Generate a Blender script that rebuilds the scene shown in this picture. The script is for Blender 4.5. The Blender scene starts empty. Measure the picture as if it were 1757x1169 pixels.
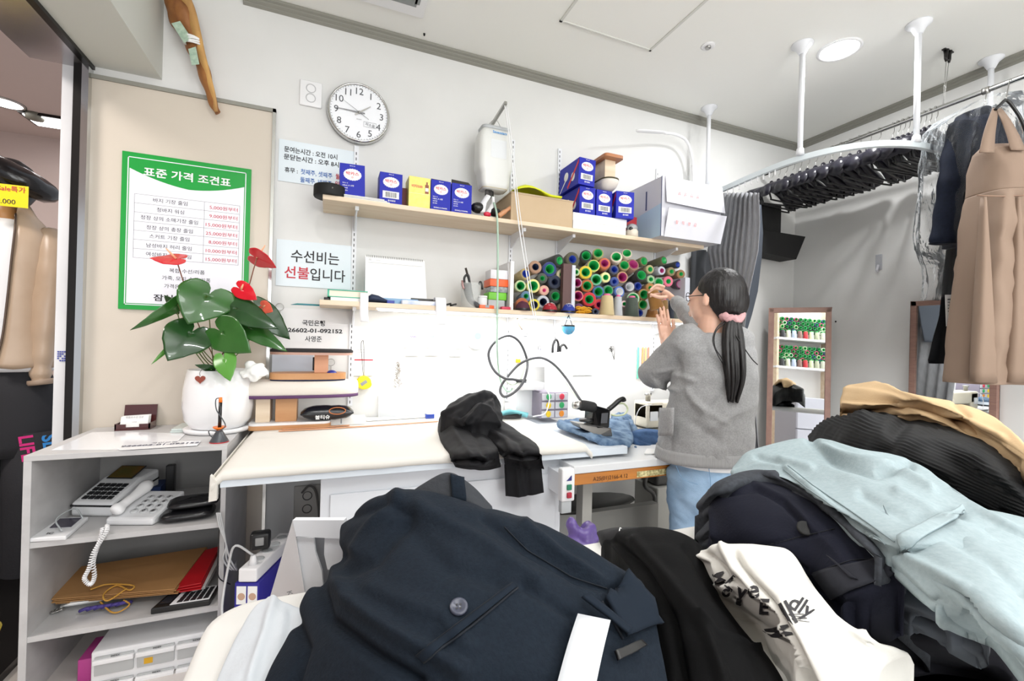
import bpy, bmesh, math, random
from math import sin, cos, pi, radians, atan2, sqrt
from mathutils import Vector as V, Matrix, noise
random.seed(7)
SC = bpy.context.scene
COL = SC.collection
# ---------------------------------------------------------------- camera (about 16 mm wide angle, eye height 1.2 m)
YAW, PITCH, ROLL, FPX, EYE = 0.386446, 0.00277357, 0.0251357, 774.428, 1.2
_f = V((sin(YAW)*cos(PITCH), cos(YAW)*cos(PITCH), sin(PITCH)))
_r = V((cos(YAW), -sin(YAW), 0)); _u = _r.cross(_f)
CR = _r*cos(ROLL)+_u*sin(ROLL); CU = _u*cos(ROLL)-_r*sin(ROLL)
EYEP = V((0, 0, EYE))
cd = bpy.data.cameras.new('camera'); cam = bpy.data.objects.new('camera', cd); COL.objects.link(cam)
cd.sensor_width = 36; cd.lens = FPX*36/1757; cd.clip_start = 0.05; cd.clip_end = 60
cam.matrix_world = Matrix(((CR.x, CU.x, -_f.x, 0), (CR.y, CU.y, -_f.y, 0), (CR.z, CU.z, -_f.z, EYE), (0, 0, 0, 1)))
SC.camera = cam
# ---------------------------------------------------------------- look
SC.view_settings.view_transform = 'Standard'; SC.view_settings.look = 'None'
SC.view_settings.gamma = 1; SC.view_settings.use_curve_mapping = False
SC.view_settings.exposure = 0.66
SC.cycles.use_denoising = True; SC.cycles.max_bounces = 7; SC.cycles.diffuse_bounces = 4
SC.cycles.transparent_max_bounces = 12; SC.cycles.caustics_reflective = False; SC.cycles.caustics_refractive = False
w = bpy.data.worlds.new('world'); SC.world = w; w.use_nodes = True
w.node_tree.nodes['Background'].inputs[0].default_value = (0.9, 0.93, 1.0, 1)
w.node_tree.nodes['Background'].inputs[1].default_value = 0.55
CEIL = 2.763; WALL = 2.4; RIGHT = 3.3; LEFT = -0.93

def lamp(name, loc, power, size, color=(1, 1, 1), rot=(0, 0, 0), shape='DISK', size_y=None, spread=pi):
    d = bpy.data.lights.new(name, 'AREA'); d.energy = power; d.shape = shape; d.size = size; d.color = color; d.spread = spread
    if size_y: d.size_y = size_y
    o = bpy.data.objects.new(name, d); COL.objects.link(o); o.location = loc; o.rotation_euler = rot
    return o
# ceiling downlights (one in the picture, the others above and behind the camera)
DOWN = [(2.424, 1.543), (2.6, -0.3), (1.1, 0.3), (-0.1, 0.6), (0.7, -1.2), (2.3, -1.3)]
for dx, dy in DOWN:
    lamp('downlight_lamp', (dx, dy, CEIL-0.012), (9 if dx > 2 else 5), 0.15, (1, 1, 1))
# unseen wide ceiling fill light behind the camera and the mall's own lights beyond the shop front
lamp('ceiling_fill_lamp', (0.4, -0.75, CEIL-0.02), 12, 1.2, (1, 1, 1), shape='RECTANGLE', size_y=0.3)
lamp('mall_lamp', (-1.9, 1.6, 2.7), 22, 0.5, (1, 0.93, 0.88))
lamp('mall_lamp', (-2.6, 3.4, 2.7), 22, 0.5, (1, 0.93, 0.88))
# added broad fill light behind the camera, before the closed rear wall
lamp('rear_fill_lamp', (0.7, -3.0, 1.45), 82, 3.2, (0.96, 0.985, 1), rot=(radians(90), 0, 0), shape='RECTANGLE', size_y=2.3)
# LED strip under the lower shelf, shining down on table and wall
lamp('led_strip_lamp', (1.12, 2.165, 1.318), 6.5, 1.72, (1, 1, 1), rot=(radians(12), 0, 0), shape='RECTANGLE', size_y=0.02)

# ---------------------------------------------------------------- pixel rays to points on real planes
def ray(x, y): return _f + (x-878.5)/FPX*CR + (584.5-y)/FPX*CU
def PY(x, y, Y=WALL): q = ray(x, y); return EYEP + q*(Y/q.y)
def PX(x, y, X): q = ray(x, y); return EYEP + q*(X/q.x)
def PZ(x, y, Z): q = ray(x, y); return EYEP + q*((Z-EYE)/q.z)
def PD(x, y, d): return EYEP + ray(x, y)*d
def px(p): p = V(p)-EYEP; d = p.dot(_f); return 878.5+FPX*p.dot(CR)/d, 584.5-FPX*p.dot(CU)/d

# ---------------------------------------------------------------- materials
def lin(h):
    if isinstance(h, tuple): return (*h[:3], 1)
    c = [((h >> s) & 255)/255 for s in (16, 8, 0)]
    return (*[x/12.92 if x <= .04045 else ((x+.055)/1.055)**2.4 for x in c], 1)
_m = {}
def mat(name, col, rough=.6, metal=0, var=None, bump=None, alpha=None, trans=0, emit=None, coat=0, sheen=0, spec=None, fab=None):
    """var=(scale, second colour, stretch) noise colour; bump=(scale, strength, stretch); fab=weave scale"""
    if name in _m: return _m[name]
    m = bpy.data.materials.new(name); _m[name] = m; m.use_nodes = True
    nt = m.node_tree; b = nt.nodes['Principled BSDF']; L = nt.links
    b.inputs['Base Color'].default_value = lin(col); b.inputs['Roughness'].default_value = rough
    b.inputs['Metallic'].default_value = metal; b.inputs['Transmission Weight'].default_value = trans
    b.inputs['Coat Weight'].default_value = coat; b.inputs['Sheen Weight'].default_value = sheen
    if spec is not None: b.inputs['Specular IOR Level'].default_value = spec
    if alpha is not None: b.inputs['Alpha'].default_value = alpha
    if emit: b.inputs['Emission Color'].default_value = lin(col); b.inputs['Emission Strength'].default_value = emit
    def tex(scale, stretch, detail=4):
        tc = nt.nodes.new('ShaderNodeTexCoord'); mp = nt.nodes.new('ShaderNodeMapping'); n = nt.nodes.new('ShaderNodeTexNoise')
        mp.inputs['Scale'].default_value = stretch; n.inputs['Scale'].default_value = scale; n.inputs['Detail'].default_value = detail
        L.new(tc.outputs['Object'], mp.inputs[0]); L.new(mp.outputs[0], n.inputs[0]); return n
    if var:
        n = tex(var[0], var[2] if len(var) > 2 else (1, 1, 1)); r = nt.nodes.new('ShaderNodeValToRGB')
        r.color_ramp.elements[0].position = .35; r.color_ramp.elements[1].position = .65
        r.color_ramp.elements[0].color = lin(col); r.color_ramp.elements[1].color = lin(var[1])
        L.new(n.outputs[0], r.inputs[0]); L.new(r.outputs[0], b.inputs['Base Color'])
    if bump:
        n = tex(bump[0], bump[2] if len(bump) > 2 else (1, 1, 1)); k = nt.nodes.new('ShaderNodeBump')
        k.inputs['Strength'].default_value = bump[1]; k.inputs['Distance'].default_value = .004
        L.new(n.outputs[0], k.inputs['Height']); L.new(k.outputs[0], b.inputs['Normal'])
    return m
M_WALL = mat('wall_paint', 0xE2E2E0, .75, var=(3, 0xDEDEDC), bump=(60, .05))
M_CEIL = mat('ceiling_paint', 0xF1F1EC, .85)
M_TRIM = mat('ceiling_trim', 0x908F86, .5)
M_BEIGE = mat('beige_glass_panel', 0xD3C9BB, .18)
M_MARBLE = mat('white_marble', 0xE9E9EA, .25, var=(5, 0xDCDCDE, (1, 1, .5)))
M_CHROME = mat('chrome', 0xC8C8C6, .16, 1)
M_STEEL = mat('brushed_steel', 0xB2B1AE, .32, 1)
M_DARKMETAL = mat('dark_metal', 0x2E2C2B, .3, .8)
M_WHITE = mat('white_plastic', 0xEDEDEE, .4)
M_WHITEP = mat('white_paint_metal', 0xE6E8EC, .4)
M_PAPER = mat('white_paper', 0xF0F0EE, .7)
M_BLACK = mat('black_plastic', 0x151516, .35)
M_MATTEBLACK = mat('matte_black', 0x0D0D0E, .7)
M_WOODL = mat('pale_wood', 0xE6D4BC, .55, var=(2.2, 0xDAC3A6, (1, 9, 9)), bump=(10, .1, (1, 8, 8)))
M_WOODM = mat('mid_wood', 0xCC9A6C, .5, var=(3, 0xBD8656, (1, 6, 6)))
M_INK = mat('black_ink', 0x242226, .6)
M_RED = mat('red_ink', 0xC23140, .6)
M_BLUEI = mat('blue_ink', 0x3C6CB4, .6)

# ---------------------------------------------------------------- mesh builder
def smooth_path(pts, n=8, closed=False):
    pts = [V(p) for p in pts]; out = []; N = len(pts)
    if N < 3 and not closed: return pts
    for i in range(N if closed else N-1):
        p1, p2 = pts[i], pts[(i+1) % N]
        p0 = pts[i-1] if (closed or i > 0) else p1*2-p2
        p3 = pts[(i+2) % N] if (closed or i < N-2) else p2*2-p1
        for k in range(n):
            t = k/n
            out.append(.5*((2*p1)+(p2-p0)*t+(2*p0-5*p1+4*p2-p3)*t*t+(3*p1-p0-3*p2+p3)*t**3))
    if not closed: out.append(pts[-1])
    return out
W = {}
FC = {}
class MB:
    def __init__(s): s.v = []; s.f = []; s.m = []; s.s = []
    def add(s, vs, fs, mi=0, sm=False, M=None):
        o = len(s.v)
        s.v += [(M @ V(p)) if M else V(p) for p in vs]
        for f in fs: s.f.append([i+o for i in f]); s.m.append(mi); s.s.append(sm)
        return s
    def box(s, a, b, mi=0, M=None, bev=0):
        (x0, y0, z0), (x1, y1, z1) = a, b
        if not bev:
            vs = [(x, y, z) for z in (z0, z1) for y in (y0, y1) for x in (x0, x1)]
            return s.add(vs, [(0, 2, 3, 1), (4, 5, 7, 6), (0, 1, 5, 4), (2, 6, 7, 3), (0, 4, 6, 2), (1, 3, 7, 5)], mi, False, M)
        bm = bmesh.new(); bmesh.ops.create_cube(bm, size=1)
        bmesh.ops.scale(bm, vec=(x1-x0, y1-y0, z1-z0), verts=bm.verts)
        bmesh.ops.translate(bm, vec=((x0+x1)/2, (y0+y1)/2, (z0+z1)/2), verts=bm.verts)
        bmesh.ops.bevel(bm, geom=bm.edges[:], offset=bev, segments=3, affect='EDGES', profile=.5)
        bm.verts.index_update()
        s.add([v.co.copy() for v in bm.verts], [[v.index for v in f.verts] for f in bm.faces], mi, True, M); bm.free(); return s
    def ring_loft(s, rings, mi=0, sm=True, cap=True, closed=True, M=None):
        n = len(rings[0]); vs = [p for r in rings for p in r]; fs = []
        for i in range(len(rings)-1):
            for j in range(n if closed else n-1):
                k = (j+1) % n; fs.append((i*n+j, i*n+k, (i+1)*n+k, (i+1)*n+j))
        if cap: fs.append(tuple(range(n-1, -1, -1))); fs.append(tuple((len(rings)-1)*n+j for j in range(n)))
        return s.add(vs, fs, mi, sm, M)
    def tube(s, pts, r, n=8, mi=0, closed=False, sm=True, cap=True, flat=None):
        pts = [V(p) for p in pts]; N = len(pts); rings = []
        up = None
        for i, p in enumerate(pts):
            a = pts[i-1] if (i > 0 or closed) else p; b = pts[(i+1) % N] if (i < N-1 or closed) else p
            t = (b-a)
            t = t.normalized() if t.length > 1e-9 else V((0, 0, 1))
            if up is None: up = t.orthogonal().normalized()
            up = (up-t*up.dot(t)); up = up.normalized() if up.length > 1e-6 else t.orthogonal().normalized()
            q = t.cross(up); rr = r[i] if isinstance(r, (list, tuple)) else r
            k = flat or 1
            rings.append([p+(up*cos(2*pi*j/n)*k+q*sin(2*pi*j/n))*rr for j in range(n)])
        if closed: rings.append(rings[0]); cap = False
        return s.ring_loft(rings, mi, sm, cap)
    def cyl(s, a, b, r, r2=None, n=20, mi=0, cap=True):
        return s.tube([a, b], [r, r if r2 is None else r2], n, mi, cap=cap)
    def lathe(s, prof, o=(0, 0, 0), d=(0, 0, 1), n=28, mi=0, sm=True, cap=True):
        d = V(d).normalized(); u = V((1, 0, 0)); u = (u-d*u.dot(d))
        u = u.normalized() if u.length > .1 else d.orthogonal().normalized(); q = d.cross(u); o = V(o)
        return s.ring_loft([[o+d*h+(u*cos(2*pi*j/n)+q*sin(2*pi*j/n))*max(r, 1e-5) for j in range(n)] for r, h in prof], mi, sm, cap)
    def prism(s, poly, ext, mi=0, sm=False):
        ext = V(ext); poly = [V(p) for p in poly]; n = len(poly)
        vs = poly+[p+ext for p in poly]
        fs = [tuple(range(n-1, -1, -1)), tuple(range(n, 2*n))]+[(i, (i+1) % n, n+(i+1) % n, n+i) for i in range(n)]
        return s.add(vs, fs, mi, sm)
    def ball(s, c, r, n=16, mi=0, M=None):
        r = r if isinstance(r, (tuple, list)) else (r, r, r); c = V(c); rings = []
        for i in range(n//2+1):
            a = -pi/2+pi*i/(n//2); k = max(cos(a), 1e-3)
            rings.append([c+V((cos(2*pi*j/n)*k*r[0], sin(2*pi*j/n)*k*r[1], sin(a)*r[2])) for j in range(n)])
        return s.ring_loft(rings, mi, True, True, M=M)
    def grid(s, rows, mi=0, sm=True, thick=None):
        n = len(rows[0]); k = len(rows); vs = [V(p) for r in rows for p in r]
        fs = [(i*n+j, i*n+j+1, (i+1)*n+j+1, (i+1)*n+j) for i in range(k-1) for j in range(n-1)]
        if thick:
            t = V(thick); o = len(vs); vs = vs+[p+t for p in vs]; fs = fs+[tuple(o+q for q in reversed(f)) for f in fs]
            bd = [j for j in range(n)]+[i*n+n-1 for i in range(1, k)]+[(k-1)*n+j for j in range(n-2, -1, -1)]+[i*n for i in range(k-2, 0, -1)]
            for a in range(len(bd)): x, y = bd[a], bd[(a+1) % len(bd)]; fs.append((y, x, o+x, o+y))
        return s.add(vs, fs, mi, sm)
    def text(s, body, size, o, right, up, mi=0, bold=0, align='CENTER', width=None, lift=.0006):
        key = (body, bold)
        if key not in FC:
            c = bpy.data.curves.new('t', 'FONT'); c.body = body; c.size = 1; c.align_x = 'LEFT'; c.resolution_u = 3; c.offset = bold
            ob = bpy.data.objects.new('t', c); COL.objects.link(ob); bpy.context.view_layer.update()
            me = bpy.data.meshes.new_from_object(ob.evaluated_get(bpy.context.evaluated_depsgraph_get()))
            FC[key] = ([v.co.copy() for v in me.vertices], [tuple(p.vertices) for p in me.polygons])
            bpy.data.objects.remove(ob); bpy.data.curves.remove(c); bpy.data.meshes.remove(me)
        vs, fs = FC[key]
        if not vs: return s
        x0 = min(p.x for p in vs); x1 = max(p.x for p in vs)
        right = V(right).normalized(); up = V(up).normalized(); nrm = right.cross(up)
        k = width/(x1-x0) if width else size
        off = {'CENTER': (x0+x1)/2, 'LEFT': x0, 'RIGHT': x1}[align]; o = V(o)+nrm*lift
        return s.add([o+right*(p.x-off)*k+up*(p.y)*size for p in vs], fs, mi)
    def build(s, name, mats, parent=None, world=True, bevel=0, solid=0, subsurf=0, origin=None):
        me = bpy.data.meshes.new(name); mats = mats if isinstance(mats, (list, tuple)) else [mats]
        vs = s.v; base = Matrix()
        if parent is None:
            if origin is None:
                xs = [p.x for p in vs]; ys = [p.y for p in vs]; zs = [p.z for p in vs]
                origin = V(((min(xs)+max(xs))/2, (min(ys)+max(ys))/2, min(zs)))
            base = Matrix.Translation(origin)
        elif world: base = W[parent.name]
        if world or parent is None:
            inv = base.inverted(); vs = [inv @ p for p in vs]
        me.from_pydata([tuple(p) for p in vs], [], s.f)
        for m in mats: me.materials.append(m)
        me.polygons.foreach_set('material_index', s.m); me.polygons.foreach_set('use_smooth', s.s)
        bm = bmesh.new(); bm.from_mesh(me); bmesh.ops.remove_doubles(bm, verts=bm.verts, dist=1e-6)
        bmesh.ops.recalc_face_normals(bm, faces=bm.faces); bm.to_mesh(me); bm.free()
        me.update()
        o = bpy.data.objects.new(name, me); COL.objects.link(o)
        if parent is None: o.location = origin; W[o.name] = base
        else: o.parent = parent; W[o.name] = W[parent.name]
        if bevel:
            k = o.modifiers.new('bevel', 'BEVEL'); k.width = bevel; k.segments = 2; k.limit_method = 'ANGLE'; k.angle_limit = radians(40)
        if solid: k = o.modifiers.new('solid', 'SOLIDIFY'); k.thickness = solid; k.offset = 0
        if subsurf: k = o.modifiers.new('sub', 'SUBSURF'); k.levels = subsurf; k.render_levels = subsurf
        return o
def tag(o, label, cat, group=None):
    o['label'] = label; o['category'] = cat
    if group: o['group'] = group
    return o
def root(name, loc, label, cat, group=None, rz=0, M=None):
    o = bpy.data.objects.new(name, None); COL.objects.link(o); o.empty_display_size = .05
    m = M if M else Matrix.Translation(V(loc)) @ Matrix.Rotation(rz, 4, 'Z')
    o.matrix_world = m; W[o.name] = m.copy()
    return tag(o, label, cat, group)
def struct(o): o['kind'] = 'structure'; return o
def dup(o, M, label=None, group=None):
    r = o.copy(); COL.objects.link(r); r.matrix_world = M; W[r.name] = M.copy()
    if label: r['label'] = label
    if group: r['group'] = group
    for ch in list(o.children):
        c = ch.copy(); COL.objects.link(c); c.parent = r
        for g in list(ch.children): d = g.copy(); COL.objects.link(d); d.parent = c
    return r
def remesh(mb, name, m, parent, voxel=.006, smooth=4, world=True, mods=None):
    o = mb.build('tmp', m, None, origin=V((0, 0, 0)))
    k = o.modifiers.new('r', 'REMESH'); k.mode = 'VOXEL'; k.voxel_size = voxel; k.use_smooth_shade = True
    k = o.modifiers.new('s', 'SMOOTH'); k.iterations = smooth; k.factor = .5
    bpy.context.view_layer.update()
    me = bpy.data.meshes.new_from_object(o.evaluated_get(bpy.context.evaluated_depsgraph_get()))
    old = o.data; bpy.data.objects.remove(o); bpy.data.meshes.remove(old)
    out = MB(); out.v = [v.co.copy() for v in me.vertices]; out.f = [list(p.vertices) for p in me.polygons]
    out.m = [0]*len(out.f); out.s = [True]*len(out.f)
    if mods:
        nr = [v.normal.copy() for v in me.vertices]
        out.v = [mods(p, q) for p, q in zip(out.v, nr)]
    bpy.data.meshes.remove(me)
    return out.build(name, m, parent, world)
X_, Y_, Z_ = V((1, 0, 0)), V((0, 1, 0)), V((0, 0, 1))
# ================================================================ THE SETTING
def slab(name, a, b, m, mi=0): return struct(MB().box(a, b).build(name, m))
M_TILE = mat('pink_floor_tile', 0xD2CCC8, .3, var=(2, 0xC8C2BE))
slab('floor', (-5, -3.2, -.05), (3.45, 5.2, 0), M_TILE)
slab('ceiling', (-.93, -3.2, CEIL), (3.45, 2.5, CEIL+.08), M_CEIL)
slab('ceiling_mall', (-5, -3.2, 2.85), (-1.1, 5.2, 2.95), mat('mall_ceiling', 0xC4B4AE, .8))
slab('wall_back', (-.94, WALL, 0), (3.4, WALL+.1, 2.8), M_WALL)
slab('wall_right', (RIGHT, -3.2, 0), (RIGHT+.1, WALL+.1, 2.8), M_WALL)
slab('wall_rear', (-.93, -3.2, 0), (3.4, -3.1, 2.8), M_WALL)
slab('wall_mall', (-5.0, 5.1, 0), (-.9, 5.2, 3), mat('mall_wall', 0xC0AFA9, .8))
slab('wall_mall_side', (-5.0, -3.2, 0), (-4.9, 5.2, 3), mat('mall_wall2', 0xC0AFA9, .8))
# beige glass panel on the back wall with its steel edge
slab('wall_panel', (LEFT, WALL-.012, 0), (-.262, WALL, 2.245), M_BEIGE)
slab('trim_panel_side', (-.266, WALL-.02, 0), (-.253, WALL, 2.262), M_CHROME)
slab('trim_panel_top', (LEFT, WALL-.02, 2.245), (-.253, WALL, 2.262), M_TRIM)
# ceiling mouldings
def moulding(name, a, b, inward):
    a, b, i = V(a), V(b), V(inward)
    prof = [(0, 0), (.05, 0), (.05, -.012), (.036, -.016), (.036, -.024), (.018, -.03), (.018, -.036), (0, -.043)]
    return struct(MB().prism([a+i*u+Z_*v for u, v in prof], b-a).build(name, M_TRIM))
moulding('trim_ceiling_back', (-.4, WALL, CEIL), (RIGHT, WALL, CEIL), (0, -.7, 0))
moulding('trim_ceiling_right', (RIGHT, WALL, CEIL), (RIGHT, -3.1, CEIL), (-.7, 0, 0))
# bulkhead over the shop front: soffit at 2.30 m
slab('beam_bulkhead', (-.93, -3.1, 2.30), (-.697, WALL, CEIL), mat('bulkhead_paint', 0xCFD0C9, .8))
# shop-front header, track and jambs
slab('trim_header_track', (-.95, -3.1, 2.285), (-.925, WALL, 2.31), M_DARKMETAL)
slab('lintel_header', (-1.13, -3.1, 2.285), (-.95, WALL, 2.75), mat('header_steel', 0xBDBBBD, .25, .9, var=(3, 0xA7A3A6)))
slab('trim_post_steel', (-.952, 2.36, 0), (-.93, 2.41, 2.295), M_CHROME)
slab('trim_post_dark', (-.978, 2.36, 0), (-.952, 2.41, 2.285), M_DARKMETAL)
slab('pillar_marble', (-1.03, 2.40, 0), (-.976, 2.56, 2.285), M_MARBLE)
# stamped blue mark on the marble post
mb = MB(); p0 = PY(106, 611, 2.398)
for i in range(4):
    for j in range(5):
        if (i*7+j*3) % 5: mb.box((p0.x-.014+i*.007, 2.397, p0.z-.022+j*.009), (p0.x-.009+i*.007, 2.399, p0.z-.016+j*.009))
tag(mb.build('stamp_mark', mat('stamp_blue', 0x4F58A8, .6)), 'small blue stamped mark on the white marble post', 'mark')
# access hatch in the ceiling
mb = MB(); z = CEIL
for a, b in (((1.0, 1.94), (1.545, 1.952)), ((1.0, 1.39), (1.545, 1.402)), ((1.0, 1.39), (1.012, 1.952)), ((1.533, 1.39), (1.545, 1.952))):
    mb.box((a[0], a[1], z-.006), (b[0], b[1], z+.01))
struct(mb.build('trim_hatch', mat('hatch_frame', 0xD6D6D0, .6)))
# air-conditioner cassette in the ceiling
r = root('ceiling_air_conditioner', (.0, 1.8, CEIL), 'white ceiling air conditioner grille at the top edge above the clock', 'air conditioner')
MB().box((-.4, 1.45, CEIL-.018), (.385, 2.19, CEIL), bev=.006).build('housing', M_WHITE, r)
MB().box((-.28, 2.06, CEIL-.022), (.34, 2.12, CEIL-.012)).build('louver', mat('vent_grey', 0x8A8E8D, .5), r)
MB().box((.33, 1.5, CEIL-.022), (.352, 2.1, CEIL-.012)).build('louver', mat('vent_grey', 0x8A8E8D, .5), r)
# sprinkler
p = PZ(1215, 79, CEIL); r = root('ceiling_sprinkler', p, 'small round white sprinkler plate in the ceiling', 'sprinkler')
MB().lathe([(.0, -.004), (.03, -.005), (.036, 0)], p).build('plate', M_WHITE, r)
MB().lathe([(.004, -.014), (.014, -.012), (.014, -.004)], p).build('sensor', M_STEEL, r)
p = PZ(728, 58, CEIL); tag(MB().lathe([(.004, -.01), (.006, 0)], p, n=10).build('ceiling_screw', M_DARKMETAL), 'tiny dark screw head in the ceiling above the clock', 'screw')
# downlights
M_LED = mat('led_disc', 0xFFFFFF, .5, emit=5)
d0 = None
for k, (x, y) in enumerate(DOWN):
    M = Matrix.Translation((x, y, CEIL))
    if d0 is None:
        d0 = root('ceiling_downlight', (x, y, CEIL), 'round white ceiling downlight glowing between the white rail posts', 'ceiling light')
        MB().lathe([(.098, 0), (.1, -.004), (.088, -.009), (.084, -.004), (.084, .0)], (x, y, CEIL)).build('ring', M_WHITE, d0)
        MB().lathe([(.0001, -.004), (.084, -.004)], (x, y, CEIL), cap=False).build('diffuser', M_LED, d0)
    else: dup(d0, M, 'round white ceiling downlight behind the camera', 'downlights behind the camera')
# mall downlights beyond the shop front
pm = root('mall_downlight', PZ(8, 176, 2.85), 'large oval-looking downlight in the pink mall ceiling', 'ceiling light')
q = PZ(8, 176, 2.85)
MB().lathe([(.11, 0), (.112, -.006), (.095, -.01), (.095, -.003)], q).build('ring', M_STEEL, pm)
MB().lathe([(.0001, -.004), (.094, -.004)], q, cap=False).build('diffuser', M_LED, pm)
q = PZ(104, 209, 2.85)
r = root('mall_panel_light', q, 'square lit panel in the mall ceiling behind the marble post', 'ceiling light')
MB().box(q+V((-.2, -.12, -.02)), q+V((.2, .12, 0))).build('frame', M_DARKMETAL, r)
MB().box(q+V((-.18, -.1, -.024)), q+V((.18, .1, -.018))).build('diffuser', M_LED, r)
q = PZ(60, 196, 2.85)
tag(MB().lathe([(.02, -.05), (.05, -.04), (.06, 0)], q).build('mall_speaker', mat('olive_grey', 0x77756A, .6)), 'small grey speaker dome in the mall ceiling', 'speaker')
# ================================================================ ON THE BACK WALL
def wtext(mb, s, x0, x1, yc, hp, mi=0, bold=0, Y=WALL-.004, lift=.0006):
    """lettering on a plane parallel to the back wall between pixel columns x0 and x1, hp = letter height in pixels"""
    a, b = PY(x0, yc, Y), PY(x1, yc, Y); c = PY((x0+x1)/2, yc, Y)
    h = (PY((x0+x1)/2, yc-hp/2, Y)-PY((x0+x1)/2, yc+hp/2, Y)).z
    size = h/.88
    mb.text(s, size, (c.x, Y, c.z-.37*size), X_, Z_, mi, bold, 'CENTER', abs(b.x-a.x), lift)
M_GREEN = mat('poster_green', 0x1C9A3E, .3); M_POSTERW = mat('poster_white', 0xEEEEF6, .25)
# ---- price list poster
a, b = PY(210.5, 259, WALL-.016), PY(425, 539, WALL-.016); x0, z1, x1, z0 = a.x, a.z, b.x+.0, b.z
r = root('price_poster', ((x0+x1)/2, WALL-.013, z0), 'green-bordered white price list poster on the beige panel', 'poster')
MB().box((x0, WALL-.02, z0), (x1, WALL-.013, z1)).build('board', M_GREEN, r)
yb = WALL-.0206; iw = .0195
L_, R_, B_, T_ = x0+iw, x1-iw, z0+iw, z1-iw
mb = MB()
for q in (((L_, B_), (L_+.0035, T_)), ((R_-.0035, B_), (R_, T_)), ((L_, B_), (R_, B_+.0035)), ((L_, T_-.0035), (R_, T_))):
    mb.box((q[0][0], yb, q[0][1]), (q[1][0], yb+.0006, q[1][1]))
poly = [V((L_+.007, yb, B_+.007)), V((R_-.007, yb, B_+.007))]
for i in range(17):
    t = i/16; xx = R_-.007+(L_-R_+.014)*t
    zz = T_-.105-.012*t+.07*(2*t-1)**2*.55+(.03 if t > .5 else 0)*(2*t-1)
    poly.append(V((xx, yb, zz)))
mb.prism(poly, (0, .0006, 0)); mb.build('white_field', M_POSTERW, r)
K = 3.896; tx = lambda x: 190+x/K; ty = lambda y: 250+y/K; yt = yb
mb = MB(); wtext(mb, '표준 가격 조견표', tx(228), tx(812), ty(212), 56/K, 0, .022, yt); mb.build('title_lettering', M_PAPER, r)
mb = MB()
rows = [('바지 기장 줄임', 285, 515, 377), ('청바지 워싱', 308, 492, 438), ('정장 상의 소매기장 줄임', 203, 587, 497), ('정장 상의 총장 줄임', 240, 551, 560),
        ('스커트 기장 줄임', 260, 527, 617), ('남성바지 허리 줄임', 240, 543, 678), ('여성바지 허리 줄임', 238, 540, 735),
        ('복합 수선/리폼', 393, 630, 842), ('가죽, 모피 수선/리폼', 345, 670, 893), ('가격은 상담', 358, 540, 943)]
for s, p, q, y in rows: wtext(mb, s, tx(p), tx(q), ty(y), 27/K, 0, 0, yt)
wtext(mb, '잠실옷수선', tx(288), tx(620), ty(1024), 42/K, 0, .02, yt)
ta, tb = PY(tx(160), ty(320), yt), PY(tx(852), ty(800), yt); xm = PY(tx(622), ty(560), yt).x
ln = .0009
for i in range(8):
    z = ta.z+(tb.z-ta.z)*i/7; mb.box((ta.x, yt-.0004, z-ln/2), (tb.x, yt, z+ln/2))
for x in (ta.x, xm, tb.x): mb.box((x-ln/2, yt-.0004, tb.z), (x+ln/2, yt, ta.z))
mb.build('black_lettering', M_INK, r)
mb = MB()
for s, p, q, y in [('5,000원부터', 662, 850, 422), ('9,000원부터', 660, 848, 479), ('15,000원부터', 636, 847, 537), ('25,000원부터', 636, 846, 594),
                   ('8,000원부터', 655, 845, 652), ('10,000원부터', 636, 843, 709), ('15,000원부터', 636, 841, 766)]:
    wtext(mb, s, tx(p), tx(q), ty(y), 26/K, 0, .004, yt)
mb.build('red_lettering', M_RED, r)
# ---- translucent notices
M_FILM = mat('pale_blue_film', 0xDCE6EC, .3)
def film(name, label, x0, y0, x1, y1, m=M_FILM, Y=WALL-.003, th=.002):
    a = PY(x0, y0, Y); b = PY(x1, y1, Y)
    r = root(name, ((a.x+b.x)/2, Y, b.z), label, 'sign')
    MB().box((a.x, Y-th/2, b.z), (b.x, Y+th/2, a.z)).build('sheet', m, r); return r, Y-th/2-.0003
K2 = 3.898; tx = lambda x: 450+x/K2; ty = lambda y: 100+y/K2
r, yt = film('opening_hours_sign', 'pale film sign of opening hours, black and blue lettering, below the clock', 479, 238, 606, 328)
mb = MB(); wtext(mb, '문여는시간 : 오전 10시', tx(150), tx(506), ty(635), 35/K2, 0, .02, yt)
wtext(mb, '문닫는시간 : 오후 8시 30분', tx(150), tx(610), ty(693), 35/K2, 0, .02, yt); wtext(mb, '휴무 :', tx(150), tx(238), ty(750), 33/K2, 0, .02, yt)
mb.build('black_lettering', M_INK, r)
mb = MB(); wtext(mb, '첫째주, 셋째주', tx(258), tx(470), ty(773), 34/K2, 0, .015, yt); wtext(mb, '둘째주, 넷째주', tx(255), tx(467), ty(826), 34/K2, 0, .015, yt)
mb.build('blue_lettering', M_BLUEI, r)
mb = MB(); wtext(mb, '월요일', tx(490), tx(588), ty(797), 34/K2, 0, .02, yt); wtext(mb, '일요일', tx(487), tx(585), ty(847), 34/K2, 0, .02, yt)
mb.build('red_lettering', M_RED, r)
K3 = 3.993; tx = lambda x: 460+x/K3; ty = lambda y: 380+y/K3
r, yt = film('prepayment_sign', 'pale blue film sign, two lines of large letters, first word of second line red', 475, 410, 604, 498)
mb = MB(); wtext(mb, '수선비는', tx(160), tx(490), ty(248), 80/K3, 0, .012, yt); wtext(mb, '입니다', tx(290), tx(530), ty(371), 80/K3, 0, .012, yt)
mb.build('black_lettering', M_INK, r)
mb = MB(); wtext(mb, '선불', tx(112), tx(282), ty(352), 79/K3, 0, .015, yt); mb.build('red_lettering', M_RED, r)
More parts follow.
